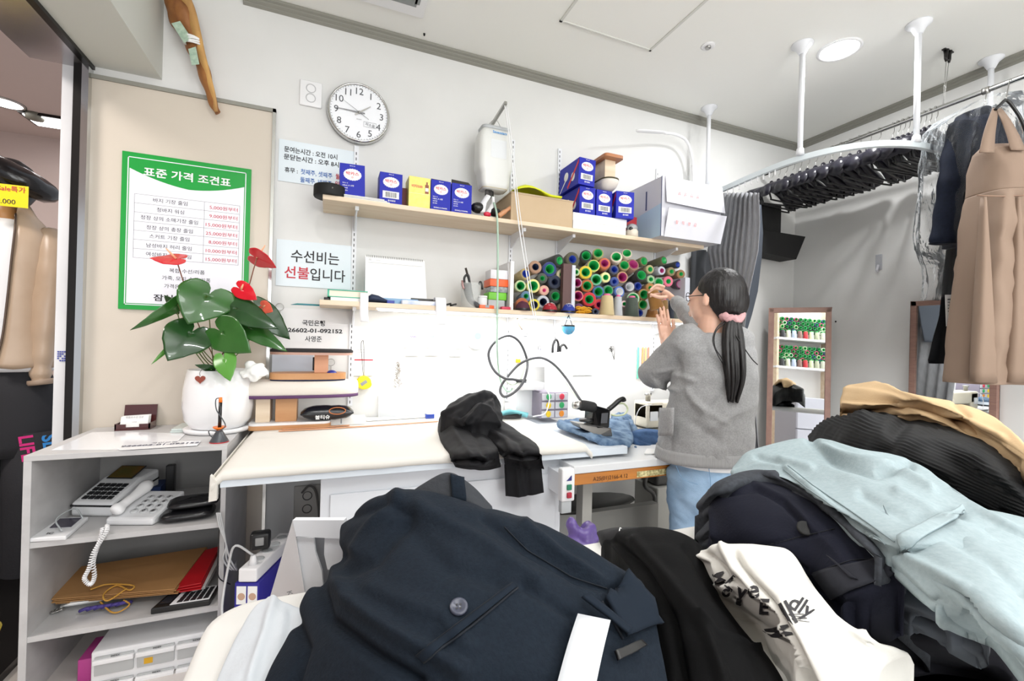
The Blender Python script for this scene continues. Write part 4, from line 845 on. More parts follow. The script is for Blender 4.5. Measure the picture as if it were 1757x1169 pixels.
MB().text('NHC', .012, c+V((0, 0, .006)), X_, Z_, 0, .02).build('letters', mat('violet_ink', 0x6156A8, .5), r)
card(1000, 622, 34, 44, 'green_lined_card', 'white card with faint yellow-green lines on the wall', M_PAPER, mat('yellowgreen_ink', 0xCEDB9B, .6))
mb = MB(); random.seed(9)
for k in range(4):
    mb.tube(smooth_path([PY(1050+random.uniform(-5, 5), 600+random.uniform(-6, 4), WALL-.008) for _ in range(4)]+[PY(1054, 618, WALL-.008)], 5), .0012, 5)
tag(mb.build('wire_squiggle', M_DARKMETAL), 'tangle of thin dark wire hung on the bright wall', 'wire')
# white tool bag with scissors
a, b = PY(942, 607, 2.3), PY(980, 690, 2.3)
r = root('wall_pocket', ((a.x+b.x)/2, 2.33, b.z), 'white wall pocket with black scissor handles sticking out', 'pocket')
mb = MB(); mb.prism([(a.x, 2.3, b.z), (b.x, 2.3, b.z), (b.x+.004, 2.285, a.z+.022), (a.x-.01, 2.285, a.z)], (0, .05, 0)); mb.build('pocket', M_WHITE, r, bevel=.003)
for (pts, nm, lab) in (([PY(948, 608, 2.3), PY(949, 592, 2.3), PY(954, 583, 2.3), PY(958, 590, 2.3), PY(957, 606, 2.3)], 'scissors', 'black scissors with yellow edge standing in the wall pocket'), ([PY(961, 604, 2.3), PY(962, 595, 2.3), PY(968, 592, 2.3), PY(973, 599, 2.3)], 'scissors', 'small black scissors bow beside the yellow-edged scissors')):
    tag(MB().tube(smooth_path(pts, 5), .007, 8).build(nm, M_BLACK), lab, 'scissors')
# coloured ribbons under the shelf near the sweater
for k, (x, c_) in enumerate(((1095, 0x6CC4AE), (1099, 0xE8E2CF), (1103, 0xE6A06A), (1108, 0xF0C27E), (1113, 0xE58F78))):
    a = PY(x, 596, WALL-.012); b = PY(x-1, 650, WALL-.012)
    tag(MB().box((a.x-.006, WALL-.014, b.z), (a.x+.006, WALL-.012, a.z)).build('zip_strip', mat('zip%d' % k, c_, .7)), ['mint', 'cream', 'orange', 'light amber', 'salmon'][k]+' fastening strip hanging on the wall left of the elbow', 'zip', 'coloured strips hanging by the elbow')
# ================================================================ WORK TABLE
TT, TY = .8, 1.545
r = root('cutting_table', (.4, 1.95, 0), 'long white cutting table with a canvas-covered top', 'table')
TX0, TX1 = -.285, 1.16
MB().box((TX0, TY+.004, TT-.052), (TX1, WALL-.012, TT-.022)).build('table_top', mat('table_white', 0xD4DCE4, .35), r, bevel=.002)
M_CANVAS = mat('canvas', 0xDCD9D2, .85, bump=(30, .25, (1, 6, 1)))
# padded canvas with its own soft edge
def canvas_rows():
    rows = []
    xs = [TX0-.02+(.985+.02-TX0)*i/46 for i in range(47)]
    prof = [(0, -.030), (-.005, -.027), (-.008, -.018), (-.004, -.006), (.006, -.001), (.03, 0), (.25, .0), (.5, 0), (.7, 0), (.843, 0)]
    for x in xs:
        e = min(x-xs[0], xs[-1]-x); s = 1-max(0, 1-e/.02)**2
        row = []
        for y, z in prof:
            q = noise.noise(V((x*9, y*9, z*30)))*.0022+noise.noise(V((x*34, z*60, 1)))*.0012*(z < -.001)
            row.append(V((x, TY+y+q, TT-.0+z*(.55+.45*1)-(1-s)*.03+q*.4)))
        rows.append(row)
    return rows
mb = MB(); rows = canvas_rows(); mb.grid(rows)
# folded hanging corner at the left end
cpts = [V((TX0-.022, TY-.004, TT-.03)), V((TX0-.012, TY-.012, TT-.03)), V((TX0-.002, TY-.010, TT-.09)), V((TX0-.022, TY-.004, TT-.095)), ]
mb.prism([(TX0-.024, TY+.0, TT-.012), (TX0-.004, TY-.01, TT-.03), (TX0-.004, TY-.01, TT-.083), (TX0-.026, TY-.002, TT-.088)], (0, .02, 0))
mb.prism([(TX0-.0225, TY+.0, TT-.05), (TX0-.0225, TY+.84, TT-.05), (TX0-.0225, TY+.84, TT-.02), (TX0-.0225, TY+.0, TT-.02)], (.003, 0, 0))
mb.build('canvas_cover', M_CANVAS, r)
# cabinet under the table
a = PY(550, 840, TY+.06); cx0 = a.x; b = PY(962, 840, TY+.06); cx1 = b.x
r = root('base_cabinet', ((cx0+cx1)/2, 1.95, 0), 'white cupboard under the cutting table', 'cabinet')
MB().box((cx0, TY+.06, .02), (cx1, WALL-.15, TT-.054)).build('carcass', mat('cupboard_white', 0xD9DCE1, .4), r, bevel=.002)
w2 = (cx1-cx0)
for k in range(2):
    MB().box((cx0+.03+k*(w2/2-.012), TY+.052, .06), (cx0+w2/2-.006+k*(w2/2-.02), TY+.06, TT-.12), bev=.002).build('door', mat('cupboard_door', 0xDDE0E5, .4), r)
# wall socket in the dark gap and the conduit
outlet(505, 834, 549, 888, 'dim double wall socket under the left end of the cutting table', mat('dim_plate', 0xB9B7B2, .6))
o = MB().tube(smooth_path([PY(518, 846, 2.38), PY(530, 834, 2.36), PY(541, 842, 2.36), PY(546, 870, 2.36), PY(548, 900, 2.36)], 5), .005, 8).build('plug_cable', mat('dim_cable', 0x6B6966, .6)); tag(o, 'grey cable plugged into the dim socket under the table', 'cable')
# ================================================================ SEWING TABLE
r = root('sewing_table', (1.75, 1.85, 0), 'sewing table with worn orange front edge right of the cutting table', 'table')
p = PY(1095, 783, TY+.02); ST = .735
SY = PZ(1146, 786, ST).y; SX = PZ(1322, 800, ST).x
MB().box((PY(985, 800, SY).x, SY, ST-.03), (SX, WALL-.03, ST)).build('table_top', mat('table_white2', 0xDEE0E2, .3), r, bevel=.003)
MB().box((PY(985, 800, SY).x-.01, SY+.004, ST-.075), (SX, SY+.03, ST-.031)).build('front_edge', mat('orange_edge', 0xC47A22, .35, var=(5, 0xB06A1C, (1, 8, 8)), coat=.4), r, bevel=.004)
mb = MB(); q = PY(1060, 802, SY); mb.text('A25(01)2166-4.12', .022, V((q.x-.03, SY+.003, ST-.064)), X_, Z_, 0, .0, 'CENTER'); mb.build('stamped_number', mat('brown_stamp', 0x4A2A12, .6), r)
q0, q1 = PY(1094, 800, SY), PY(1146, 795, SY); MB().box((q0.x, SY+.002, ST-.068), (q1.x+.04, SY+.0045, ST-.045)).build('ruler_sticker', mat('sticker_cream', 0xE8DDA8, .5, var=(90, 0x9A8E5C, (1, 1, 1))), r)
for x in (PY(1000, 850, SY+.12).x, SX-.12):
    MB().box((x, SY+.12, 0), (x+.045, SY+.17, ST-.031)).build('leg', mat('frame_grey', 0xA9A8A2, .5), r)
    MB().box((x, SY+.02, 0), (x+.05, WALL-.1, .04)).build('foot', mat('frame_grey', 0xA9A8A2, .5), r)
MB().box((PY(1012, 850, SY+.3).x, SY+.3, .22), (SX-.1, SY+.34, .42)).build('back_apron', mat('apron_grey', 0x8A8984, .6), r)
# overlock machine standing below
c = PY(1150, 880, 2.0); r = root('lower_machine', (c.x, 2.0, 0), 'grey industrial machine under the sewing table marked Fort', 'machine')
a, b = PY(1120, 870, 1.95), PY(1160, 905, 1.95); M_MG = mat('machine_grey', 0x9B9A94, .5)
MB().box((a.x+.03, 1.95, .0), (b.x+.25, 2.15, .43), bev=.01).build('body', M_MG, r)
MB().box((a.x+.04, 1.97, .43), (b.x+.2, 2.13, .6), bev=.02).build('arm', mat('machine_dark', 0x3A3A38, .5), r)
MB().text('Fort', .05, (b.x+.06, 1.949, .36), X_, Z_, 0, .02).build('lettering', M_INK, r)
MB().tube(smooth_path([V((a.x+.0, 1.98, .55)), V((a.x-.04, 1.97, .45)), V((a.x+.02, 1.96, .38)), V((a.x, 1.96, .2))], 5), .012, 8).build('hose', mat('machine_dark', 0x3A3A38, .5), r)
tag(MB().ball((a.x-.35, 2.05, .36), (.3, .12, .03)).build('machine_belt', mat('machine_dark', 0x3A3A38, .5)), 'dark flat belt lying on the apron under the sewing table', 'belt')
# switch box on the side of the cupboard
a, b = PY(965, 806, SY+.0), PY(986, 860, SY); r = root('switch_box', ((a.x+b.x)/2, SY, b.z), 'white switch box with blue arrow, green and red buttons under the tables', 'switch')
xm = (a.x+b.x)/2; MB().box((a.x, SY-.0, b.z), (b.x, SY+.035, a.z), bev=.006).build('housing', M_WHITE, r); MB().box((min(cx1-.004, a.x), SY+.03, b.z+.02), (b.x, max(TY+.08, SY+.04), a.z-.02)).build('mounting_plate', M_WHITEP, r)
h = a.z-b.z; MB().prism([(xm-.01, SY-.001, a.z-h*.36), (xm+.012, SY-.001, a.z-h*.36), (xm+.012, SY-.001, a.z-h*.2)], (0, -.001, 0)).build('arrow', mat('arrow_blue', 0x2A2C78, .5), r)
MB().box((xm-.008, SY-.006, b.z+h*.36), (xm+.012, SY, b.z+h*.53), bev=.002).build('green_button', mat('btn_green', 0x1B7A5A, .4), r)
MB().box((xm-.008, SY-.008, b.z+h*.12), (xm+.012, SY, b.z+h*.29), bev=.003).build('red_button', mat('btn_red', 0xB02038, .4), r)
MB().box((a.x+.003, SY+.005, b.z-.045), (b.x-.01, SY+.03, b.z+.002), bev=.003).build('cable_socket', mat('grey_plastic', 0xB4B8BA, .4), r)
# ================================================================ ON THE CUTTING TABLE
def onz(x, y, z=TT): return PZ(x, y, z)
# pressing stand: base board, two posts and long padded board
c = onz(500, 732); YB = 2.16
def span(x0, x1, Y): return PY(x0, 600, Y).x, PY(x1, 600, Y).x
x0, x1 = span(428, 571, YB); zb = TT+.001
r = root('long_pressing_board', ((x0+x1)/2, YB, zb), 'long padded pressing board with purple edge on two wooden posts', 'pressing board')
MB().ring_loft([rrect((x0+x1)/2, YB+.07, (x1-x0)/2, .085, .03, z) for z in (zb, zb+.018)], sm=False).build('base_board', M_WOODM, r)
MB().ring_loft([rrect((x0+x1)/2, YB+.07, (x1-x0)/2-.002, .083, .03, z) for z in (zb+.018, zb+.028)], sm=False).build('base_top', M_WHITE, r)
zp = PY(450, 683, YB+.02).z
for (p0, p1, m) in ((441, 466, M_WOODL), (475, 512, M_WOODM)):
    q0, q1 = span(p0, p1, YB+.02); MB().box((q0, YB+.02, zb+.028), (q1, YB+.12, zp)).build('post', m, r, bevel=.002)
x0, x1 = span(400, 617, YB+.05); zt = PY(520, 653, YB+.05).z; hp = zt-zp
mb = MB(); ring = []
for (t, k) in ((0, .93), (.12, .97), (.3, 1.0), (.55, 1.0), (.8, .93), (.95, .8), (1, .6)):
    n = 40; loop = []
    for i in range(n):
        u = 2*pi*i/n; ex = abs(cos(u))**.55*(1 if cos(u) > 0 else -1); ey = abs(sin(u))**.8*(1 if sin(u) > 0 else -1)
        loop.append(V(((x0+x1)/2+(x1-x0)/2*ex*(.9+.1*k), YB+.07+.095*ey*k, zp+.008+(hp-.008)*t)))
    ring.append(loop)
mb.ring_loft(ring); mb.build('padding', M_PAD, r)
mb = MB().ring_loft([[V((p.x, p.y, z)) for p in ring[2]] for z in (zp-.001, zp+.012)]); mb.build('purple_edge', mat('purple_binding', 0x5B3862, .7), r)
# small pressing board upside down on top of it
x0, x1 = span(464, 594, YB+.05); z0 = zt+.001; z1 = PY(520, 641, YB+.05).z+.003; c = V(((x0+x1)/2, YB+.07, z0))
r = root('small_pressing_board', c, 'small black-padded pressing board on the long padded board', 'pressing board')
def oblong(cx, cy, hx, hy, z, n=36, p=.6): return [V((cx+hx*abs(cos(2*pi*i/n))**p*(1 if cos(2*pi*i/n) > 0 else -1), cy+hy*abs(sin(2*pi*i/n))**p*(1 if sin(2*pi*i/n) > 0 else -1), z)) for i in range(n)]
MB().ring_loft([oblong(c.x, c.y, (x1-x0)/2, .065, z) for z in (z0, z0+.006)]).build('felt', mat('navy_felt', 0x222C4C, .8), r)
MB().ring_loft([oblong(c.x, c.y, (x1-x0)/2+.002, .067, z) for z in (z0+.006, z1)], sm=False).build('lower_board', M_WOODM, r)
zt2 = PY(550, 609, YB+.05).z; q0, q1 = span(540, 564, YB+.05)
MB().box((q0, YB+.045, z1), (q1, YB+.095, zt2)).build('post', mat('pink_wood', 0xDDA684, .5, var=(4, 0xD29A78, (1, 1, 6))), r, bevel=.002)
x2, x3 = span(463, 606, YB+.05)
MB().ring_loft([oblong((x2+x3)/2, c.y, (x3-x2)/2, .07, z) for z in (zt2, zt2+.012)], sm=False).build('upper_board', mat('pink_board', 0xC39A8A, .5), r)
MB().ring_loft([oblong((x2+x3)/2, c.y, (x3-x2)/2*k, .072*k, z) for z, k in ((zt2+.0115, 1.005), (zt2+.02, 1.01), (zt2+.026, .96))]).build('black_pad', mat('charcoal_felt', 0x2C2A2A, .9), r)
tag(MB().ball(PY(569, 642, YB+.05)+V((0, 0, .004)), (.022, .02, .014)).build('blue_chalk_holder', mat('royal_cap', 0x2A3590, .4)), 'dark blue round cap lying beside the small wooden post', 'cap')
tag(MB().box(PY(536, 636, YB+.13), PY(541, 613, YB+.15), bev=.003).build('black_brush', M_BLACK), 'black brush standing behind the small wooden post', 'brush')
tag(MB().box(PY(466, 643, 2.375), PY(538, 606, 2.38)).build('grey_board', mat('blue_grey_board', 0xC9D0DC, .5)), 'pale blue-grey board leaning on the wall behind the small pressing board', 'board')
# crumpled tissue by the pot
mb = MB(); c = PY(437, 640, 2.12)
for (dx, dz, s_) in ((-.02, .03, .02), (.012, .022, .018), (0, 0, .034), (-.035, -.005, .02), (.03, .004, .018)): mb.ball(c+V((dx, 0, dz)), (s_, s_*.8, s_))
tag(remesh(mb, 'crumpled_tissue', M_PAPER, None, .005, 1, mods=lambda p, n: p+n*noise.noise(p*45)*.012), 'crumpled white tissue between the pot and the pressing boards', 'tissue')
# wet tissue pack
c = PY(565, 706, YB-.02); x0, x1 = span(518, 610, YB-.02); z0 = TT+.03
r = root('tissue_pack', ((x0+x1)/2, YB+.02, z0), 'black glossy tissue pack with orange ring under the long board', 'packet')
mb = MB(); rr_ = []
for i in range(15):
    t = i/14; k = (1-abs(2*t-1)**5)*.9+.12; rr_.append([V((x0+(x1-x0)*t, YB+.03+.05*cos(q), z0+.032+.032*sin(q)*k*(1+.12*noise.noise(V((t*9, q, 0)))))) for q in [j*2*pi/18 for j in range(18)]])
mb.ring_loft(rr_).build('wrapper', mat('black_foil', 0x1C1E22, .22), r)
MB().text('물티슈', .022, ((x0+x1)/2-.02, YB-.022, z0+.012), X_, V((0, .25, 1)), 0, .02).build('white_lettering', M_PAPER, r)
mb = MB(); cc_ = V(((x0+x1)/2+.04, YB-.016, z0+.044)); mb.tube([cc_+V((.034*cos(t), .006*sin(t), .014*sin(t))) for t in [i*pi/12 for i in range(24)]], .0022, 6, closed=True); mb.build('orange_ring', mat('copper_ring', 0xB86B38, .4), r)
# card pack, rulers, papers
a = onz(566, 730, TT+.0); r = root('white_card_box', a, 'flat white box with a dark stripe at the front of the pressing stand', 'box')
p0, p1 = onz(566, 731), onz(628, 730); MB().box((p0.x, p0.y, TT+.001), (p1.x, p0.y+.07, TT+.034), bev=.002).build('box', M_PAPER, r)
MB().box((p0.x+.045, p0.y-.001, TT+.008), (p0.x+.05, p0.y, TT+.03)).build('stripe', mat('grey_window', 0x8D9298, .3), r)
def ruler(x0, y0, x1, y1, w_, name, label, m, bow=0):
    a, b = onz(x0, y0, TT+.003), onz(x1, y1, TT+.003); pts = [a.lerp(b, i/12)+V((0, bow*sin(pi*i/12), 0)) for i in range(13)]
    s = V((0, w_, 0)); tag(MB().grid([[p, p+s] for p in pts], thick=(0, 0, .003), sm=False).build(name, m), label, 'ruler')
M_RUL = mat('ruler_wood', 0xD69A72, .45)
ruler(478, 741, 752, 724, .012, 'wooden_ruler', 'long thin wooden ruler lying in front of the pressing stand', M_RUL, -.01)
ruler(484, 738, 600, 731, .018, 'wooden_ruler', 'shorter wooden ruler behind the long one', M_RUL)
ruler(610, 714, 730, 710, .03, 'wooden_ruler', 'broad pale wooden ruler lying near the wall', M_WOODL)
ruler(630, 723, 740, 716, .03, 'white_ruler', 'white flat ruler right of the card box', M_WHITE)
# clear board standing on the wall behind
sheet(650, 666, 860, 712, 'clear_board', 'long translucent board standing against the wall behind the table', mat('clear_board', 0xE8ECF0, .1, alpha=.35), Y=2.37, cat='board', th=.004)
# stamp bottle
c = onz(737, 718, TT); r = root('perfume_bottle', c, 'small clear bottle with blue bottom on the table by the wall', 'bottle')
MB().box(c+V((-.022, -.015, 0)), c+V((.022, .015, .022)), bev=.003).build('blue_base', mat('cobalt', 0x2E49A8, .25), r)
MB().lathe([(.02, .0225), (.019, .03), (.008, .04), (.0075, .07), (.014, .074), (.014, .082), (.006, .085)], c).build('glass', mat('clear_glass', 0xEDF0F2, .05, alpha=.5), r)
# light blue roll, white roll, wires
a, b = onz(866, 716, TT+.02), onz(905, 712, TT+.02); mb = MB().tube(smooth_path([V((a.x-.02, a.y+.05, TT+.02)), V((a.x+.06, a.y+.08, TT+.03)), V((b.x+.01, b.y+.02, TT+.014))]), [.02]*9+[.017]*8, 12, flat=.6)
tag(mb.build('aqua_cloth_roll', mat('aqua_plastic', 0x8FDDE6, .35)), 'light aqua plastic roll behind the black trousers', 'roll')
a = onz(880, 706, TT+.02); tag(MB().cyl(V((a.x, a.y+.12, TT+.028)), V((a.x+.13, a.y+.06, TT+.028)), .026, .024).build('white_roll', M_WHITE), 'white paper roll left of the small drawer unit', 'roll')
mb = MB(); random.seed(3); c = onz(878, 718, TT+.006)
for k in range(4): mb.tube([c+V((.05*cos(t)*(1+.1*k), .03*sin(t+k*.3), .002+k*.004)) for t in [i*pi/10 for i in range(20)]], .0028, 6, closed=True)
tag(mb.build('coiled_wire', M_BLACK), 'coil of thin black wire behind the black trousers', 'cable')
# ---- small drawer unit
x0 = PY(929, 700, 2.13).x; x1 = PY(974, 700, 2.13).x; zt = PY(950, 674, 2.13).z
r = root('small_drawer_unit', ((x0+x1)/2, 2.13, TT), 'grey-purple drawer unit with green, red and yellow knobs', 'drawer unit')
M_GP = mat('grey_purple', 0x8E8796, .45)
mb = MB(); mb.box((x0-.004, 2.135, TT+.0), (x1+.004, 2.3, zt), bev=.002); mb.build('casing', M_GP, r)
hh = (zt-TT)/3.0; KC = [('yellow', 0xE8C52A), ('orange', 0xE08A2A), ('yellow', 0xF0CE22), ('green', 0x2FA25E), ('green', 0x2FA25E), ('red', 0xD03A50)]
for i in range(6):
    col, row = i % 2, i//2; wd = (x1-x0)/2; xa = x0+col*wd+.003; za = TT+row*hh+.005
    dr = MB().box((xa, 2.127, za), (xa+wd-.006, 2.136, za+hh-.010), bev=.002).build('drawer', mat('drawer_clear', 0xC9C8CE, .3), r)
    MB().ball((xa+wd/2-.003, 2.124, za+hh*.42), (.015, .006, .017)).build('knob', mat('knob_'+KC[i][0], KC[i][1], .4), dr)
# power strip above it
a, b = PY(891, 656, 2.2), PY(928, 668, 2.2)
r = root('power_strip', ((a.x+b.x)/2, 2.2, b.z), 'white power strip above the small drawer unit, black plug in it', 'power strip')
MB().box((a.x-.01, 2.16, b.z), (b.x, 2.3, a.z), bev=.003).build('housing', M_WHITE, r)
MB().box((a.x-.02, 2.18, a.z), (a.x+.035, 2.205, a.z+.016), bev=.003).build('black_plug', M_BLACK, r)
MB().box((a.x+.0, 2.24, TT), (b.x-.02, 2.3, b.z), bev=.002).build('support', M_WHITE, r)
mb = MB().tube(smooth_path([PY(936, 667, 2.15), PY(943, 680, 2.1), PY(940, 700, 2.08), PY(933, 711, 2.08), PY(914, 715, 2.1)], 6), .003, 6); tag(mb.build('white_cable', M_WHITE), 'white cable drooping across the small drawer unit', 'cable')
# big cable loop to the iron
K7 = 7.308; pts = [(600, 848), (450, 815), (345, 802), (230, 730), (155, 610), (135, 480), (190, 370), (290, 290), (400, 265), (500, 320), (570, 430), (620, 590), (610, 720), (560, 860), (450, 980), (335, 1030), (280, 970), (300, 880), (380, 770), (500, 640), (620, 570), (750, 540), (850, 560), (970, 640), (1100, 790), (1200, 940), (1290, 1080)]
P3 = []
for i, (x, y) in enumerate(pts):
    t = i/(len(pts)-1); P3.append(PY(820+x/K7, 540+y/K7, 2.17-.02*sin(i)+(-.02 if 11 < i < 19 else 0)-.25*max(0, t-.8)/.2*.9))
tag(MB().tube(smooth_path(P3, 8), .0068, 8).build('iron_cable', mat('cable_grey', 0x4A4B4E, .5)), 'thick dark grey cable looping over the wall down to the iron', 'cable')
G3 = [(350, 720), (340, 800), (380, 860), (450, 880), (540, 800), (600, 640), (680, 560), (780, 530), (880, 580), (980, 670), (1080, 810), (1180, 960), (1260, 1050)]
tag(MB().tube(smooth_path([PY(820+x/K7, 540+y/K7, 2.2-.24*max(0, i/12-.7)/.3) for i, (x, y) in enumerate(G3)], 6), .004, 8).build('steam_hose', mat('steam_tube', 0xDDE8D4, .3, alpha=.75)), 'pale translucent steam hose running beside the grey cable', 'hose')
mb = MB()
for (x, y) in ((345, 800), (750, 540), (240, 335), (395, 262)): c = PY(820+x/K7, 540+y/K7, 2.165); mb = MB(); mb.box(c+V((-.008, -.01, -.008)), c+V((.008, .012, .008)), bev=.002); tag(mb.build('cable_tie', M_WHITE), 'white cable tie gripping the looping grey cable', 'clip', 'white ties on the looping cable')
# ---- iron
def I(x, y, z): return PZ(880+x/6.275, 660+y/6.275, z)
IZ = .87; c = I(960, 480, .83); Yi = c.y
PI = lambda x, y, d=0: PY(880+x/6.275, 660+y/6.275, Yi+d)
r = root('steam_iron', c, 'black industrial steam iron resting on the jeans', 'iron')
mb = MB(); A = [PI(865, 240, .02), PI(920, 235), PI(1055, 270), PI(1040, 470), PI(925, 470), PI(855, 430, .02)]
mb.prism(A, (0, .07, 0)); mb.build('body', mat('iron_black', 0x121213, .15), r, bevel=.006)
MB().prism([PI(955, 310, -.001), PI(1025, 305, -.001), PI(1015, 415, -.001), PI(945, 418, -.001)], (0, -.001, 0)).build('rating_plate', mat('plate_grey', 0x55565A, .4), r)
MB().tube(smooth_path([PI(715, 225, .03), PI(790, 230, .03), PI(880, 250, .03)], 6), [.019, .021]+[.023]*10+[.02], 16).build('grip', mat('grip_foam', 0x1E1E1F, .8), r)
MB().tube([PI(655, 222, .03), PI(720, 224, .03)], [.016, .02], 16).build('end_cap', M_STEEL, r)
MB().tube(smooth_path([PI(1030, 270, .03), PI(1090, 220, .03), PI(1140, 175, .03), PI(1185, 155, .03), PI(1195, 180, .03)], 6), .011, 12).build('lever', M_BLACK, r)
MB().tube(smooth_path([PI(1110, 210, .05), PI(1190, 205, .05), PI(1235, 260, .05), PI(1200, 320, .05), PI(1120, 335, .05), PI(1060, 325, .05)], 6), .0045, 8).build('steam_tube', mat('steam_tube2', 0xDDE6C0, .3), r)
mb = MB(); mb.prism([PI(700, 420, .03), PI(860, 440, .0), PI(1060, 470, 0), PI(1075, 560, 0), PI(930, 560, 0), PI(740, 470, .02)], (0, .08, 0)); mb.build('sole_plate', mat('sole_steel', 0x8F8C88, .3, .8), r, bevel=.004)
MB().lathe([(.03, 0), (.03, .008), (.02, .012)], PI(785, 395, .03)).build('thermostat', M_BLACK, r)
# ---- sewing machine behind the sweater
PS = lambda x, y, Y: PY(880+x/6.275, 660+y/6.275, Y)
a = PS(1425, 190, 2.0); b = PS(1640, 300, 2.0); r = root('sewing_machine', (b.x, 2.05, ST), 'beige sewing machine head half hidden by the sweater pocket', 'sewing machine')
M_SM = mat('machine_beige', 0xDCD6C4, .4)
MB().box((a.x, 1.98, ST+.013), (a.x+.11, 2.1, a.z), bev=.01).build('head', M_SM, r)
MB().box((a.x, 1.98, a.z-.1), (a.x+.5, 2.1, a.z-.002), bev=.015).build('arm', M_SM, r)
MB().box((a.x+.36, 1.97, ST+.013), (a.x+.5, 2.11, a.z-.05), bev=.015).build('pillar', M_SM, r)
MB().box((a.x-.03, 1.93, ST+.001), (a.x+.5, 2.12, ST+.012), bev=.002).build('bed', M_STEEL, r)
MB().lathe([(.014, 0), (.014, .03), (.02, .032), (.018, .045)], (a.x+.05, 2.04, a.z)).build('tension_knob', M_STEEL, r)
MB().box((a.x+.018, 1.977, a.z-.1), (a.x+.07, 1.98, a.z-.05)).build('label', mat('label_pale', 0xDDE0E2, .5), r)
MB().tube(smooth_path([V((a.x+.03, 1.98, a.z-.01)), V((a.x-.05, 1.98, a.z-.03)), V((a.x-.08, 1.98, a.z-.12)), V((a.x-.03, 1.98, a.z-.2))], 6), .0025, 6).build('tube', M_WHITE, r)
# odd things on the sewing table right of the sweater
c = PY(1300, 775, 1.9); r = root('notions_box', (SX-.1, 1.7, ST), 'small open box with red print on the sewing table right of the sweater', 'box')
MB().box((SX-.2, SY+.06, ST+.001), (SX-.02, SY+.2, ST+.035), bev=.002).build('box', mat('kraft_lid', 0xB9A387, .75), r)
for k in range(5):
    q = V((SX-.19+.02*k, SY+.1+.02*(k % 2), ST+.044+.003*k)); tag(MB().tube([q, q+V((.09, .03*(-1)**k, .012))], .006, 6).build('marker_pen', M_BLACK), 'black pen in the heap on the small box', 'pen', 'black pens heaped on the small box')
# triangular chalk by the machine
c = PZ(1128, 777, ST+.004); tag(MB().prism([V((c.x-.07, c.y, ST+.001)), V((c.x+.03, c.y-.03, ST+.001)), V((c.x+.08, c.y+.02, ST+.001)), V((c.x, c.y+.07, ST+.001))], (0, 0, .006)).build('white_paper_pad', M_PAPER, bevel=.002), 'white pad of papers beside the sweater hem', 'paper')
# ================================================================ OPEN CABINET (left)
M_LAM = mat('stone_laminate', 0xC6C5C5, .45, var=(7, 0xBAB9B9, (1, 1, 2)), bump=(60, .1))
BX0, BX1, BY0, BY1, BZ = -.883, -.33, 1.9, 2.385, .8
r = root('counter_cabinet', ((BX0+BX1)/2, 2.1, 0), 'open grey stone-look counter cabinet with shelves at the left', 'cabinet')
MB().box((BX0, BY0, BZ-.018), (BX1, BY1, BZ)).build('top_board', M_LAM, r, bevel=.001)
MB().box((BX0, BY0, 0), (BX0+.02, BY1, BZ-.018)).build('side_panel', M_LAM, r, bevel=.001)
MB().box((BX1-.016, BY0, 0), (BX1, BY1, BZ-.018)).build('side_panel', M_LAM, r, bevel=.001)
for z in (.503, .203): MB().box((BX0+.02, BY0+.003, z), (BX1-.016, BY1-.012, z+.018)).build('shelf', M_LAM, r)
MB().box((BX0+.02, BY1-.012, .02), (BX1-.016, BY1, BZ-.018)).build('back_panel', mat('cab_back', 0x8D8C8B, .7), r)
SH1, SH2, SH3 = .521, .221, .001
# papers on the top
def paper_on(pts, z, name, label, m, th=.0008, cat='paper'):
    P_ = [PZ(x, y, z) for x, y in pts]; r = root(name, (sum((p for p in P_), V())/len(P_)), label, cat)
    MB().prism(P_, (0, 0, th)).build('sheet', m, r); return r
M_LAMIN = mat('laminated_paper', 0xEDEEF1, .12)
paper_on([(88, 773), (158, 742), (222, 741), (205, 772)], BZ+.0005, 'laminated_sheet', 'left laminated sheet on the counter cabinet top', M_LAMIN)
r = paper_on([(160, 742), (225, 741), (318, 745), (300, 763), (205, 773)], BZ+.0014, 'laminated_sheet', 'middle laminated sheet on the counter cabinet top', M_LAMIN)
r = paper_on([(222, 759), (345, 757), (338, 765), (208, 773)], BZ+.0026, 'laminated_strip', 'right laminated strip with printed account number on the counter top', M_LAMIN)
q = PZ(275, 764, BZ+.0036); mb = MB(); mb.text('926602-01-092152', .03, q, X_, Y_, 0, .02); mb.text('국민은행', .022, q+V((.0, .034, 0)), X_, Y_); mb.build('lettering', mat('blue_black', 0x2B2F4E, .5), r)
# business card holder
a = PZ(196, 740, BZ); b = PZ(256, 738, BZ); M_MAH = mat('mahogany', 0x4A1D1E, .25, coat=.5)
r = root('card_holder', ((a.x+b.x)/2, a.y, BZ), 'dark mahogany card holder with white cards on the counter', 'card holder')
x0, x1, y0 = a.x, b.x, a.y; d = .075
mb = MB(); mb.box((x0, y0, BZ+.0005), (x1, y0+d, BZ+.005)); mb.box((x0, y0, BZ+.005), (x0+.036, y0+.005, BZ+.025)); mb.box((x1-.036, y0, BZ+.005), (x1, y0+.005, BZ+.025)); mb.box((x0+.036, y0, BZ+.005), (x1-.036, y0+.005, BZ+.013))
mb.box((x0, y0, BZ+.005), (x0+.005, y0+d, BZ+.028)); mb.box((x1-.005, y0, BZ+.005), (x1, y0+d, BZ+.028)); mb.build('tray', M_MAH, r)
MB().prism([(x0+.002, y0+d, BZ+.005), (x1-.002, y0+d, BZ+.005), (x1-.002, y0+d+.018, BZ+.092), (x0+.002, y0+d+.018, BZ+.092)], (0, .006, 0)).build('lid', M_MAH, r)
mb = MB()
for k in range(8): mb.prism([(x0+.012+.002*(k % 3), y0+.012+.004*k, BZ+.006), (x1-.012, y0+.012+.004*k, BZ+.006), (x1-.012, y0+.028+.004*k, BZ+.056), (x0+.012, y0+.028+.004*k, BZ+.052)], (0, .0008, 0))
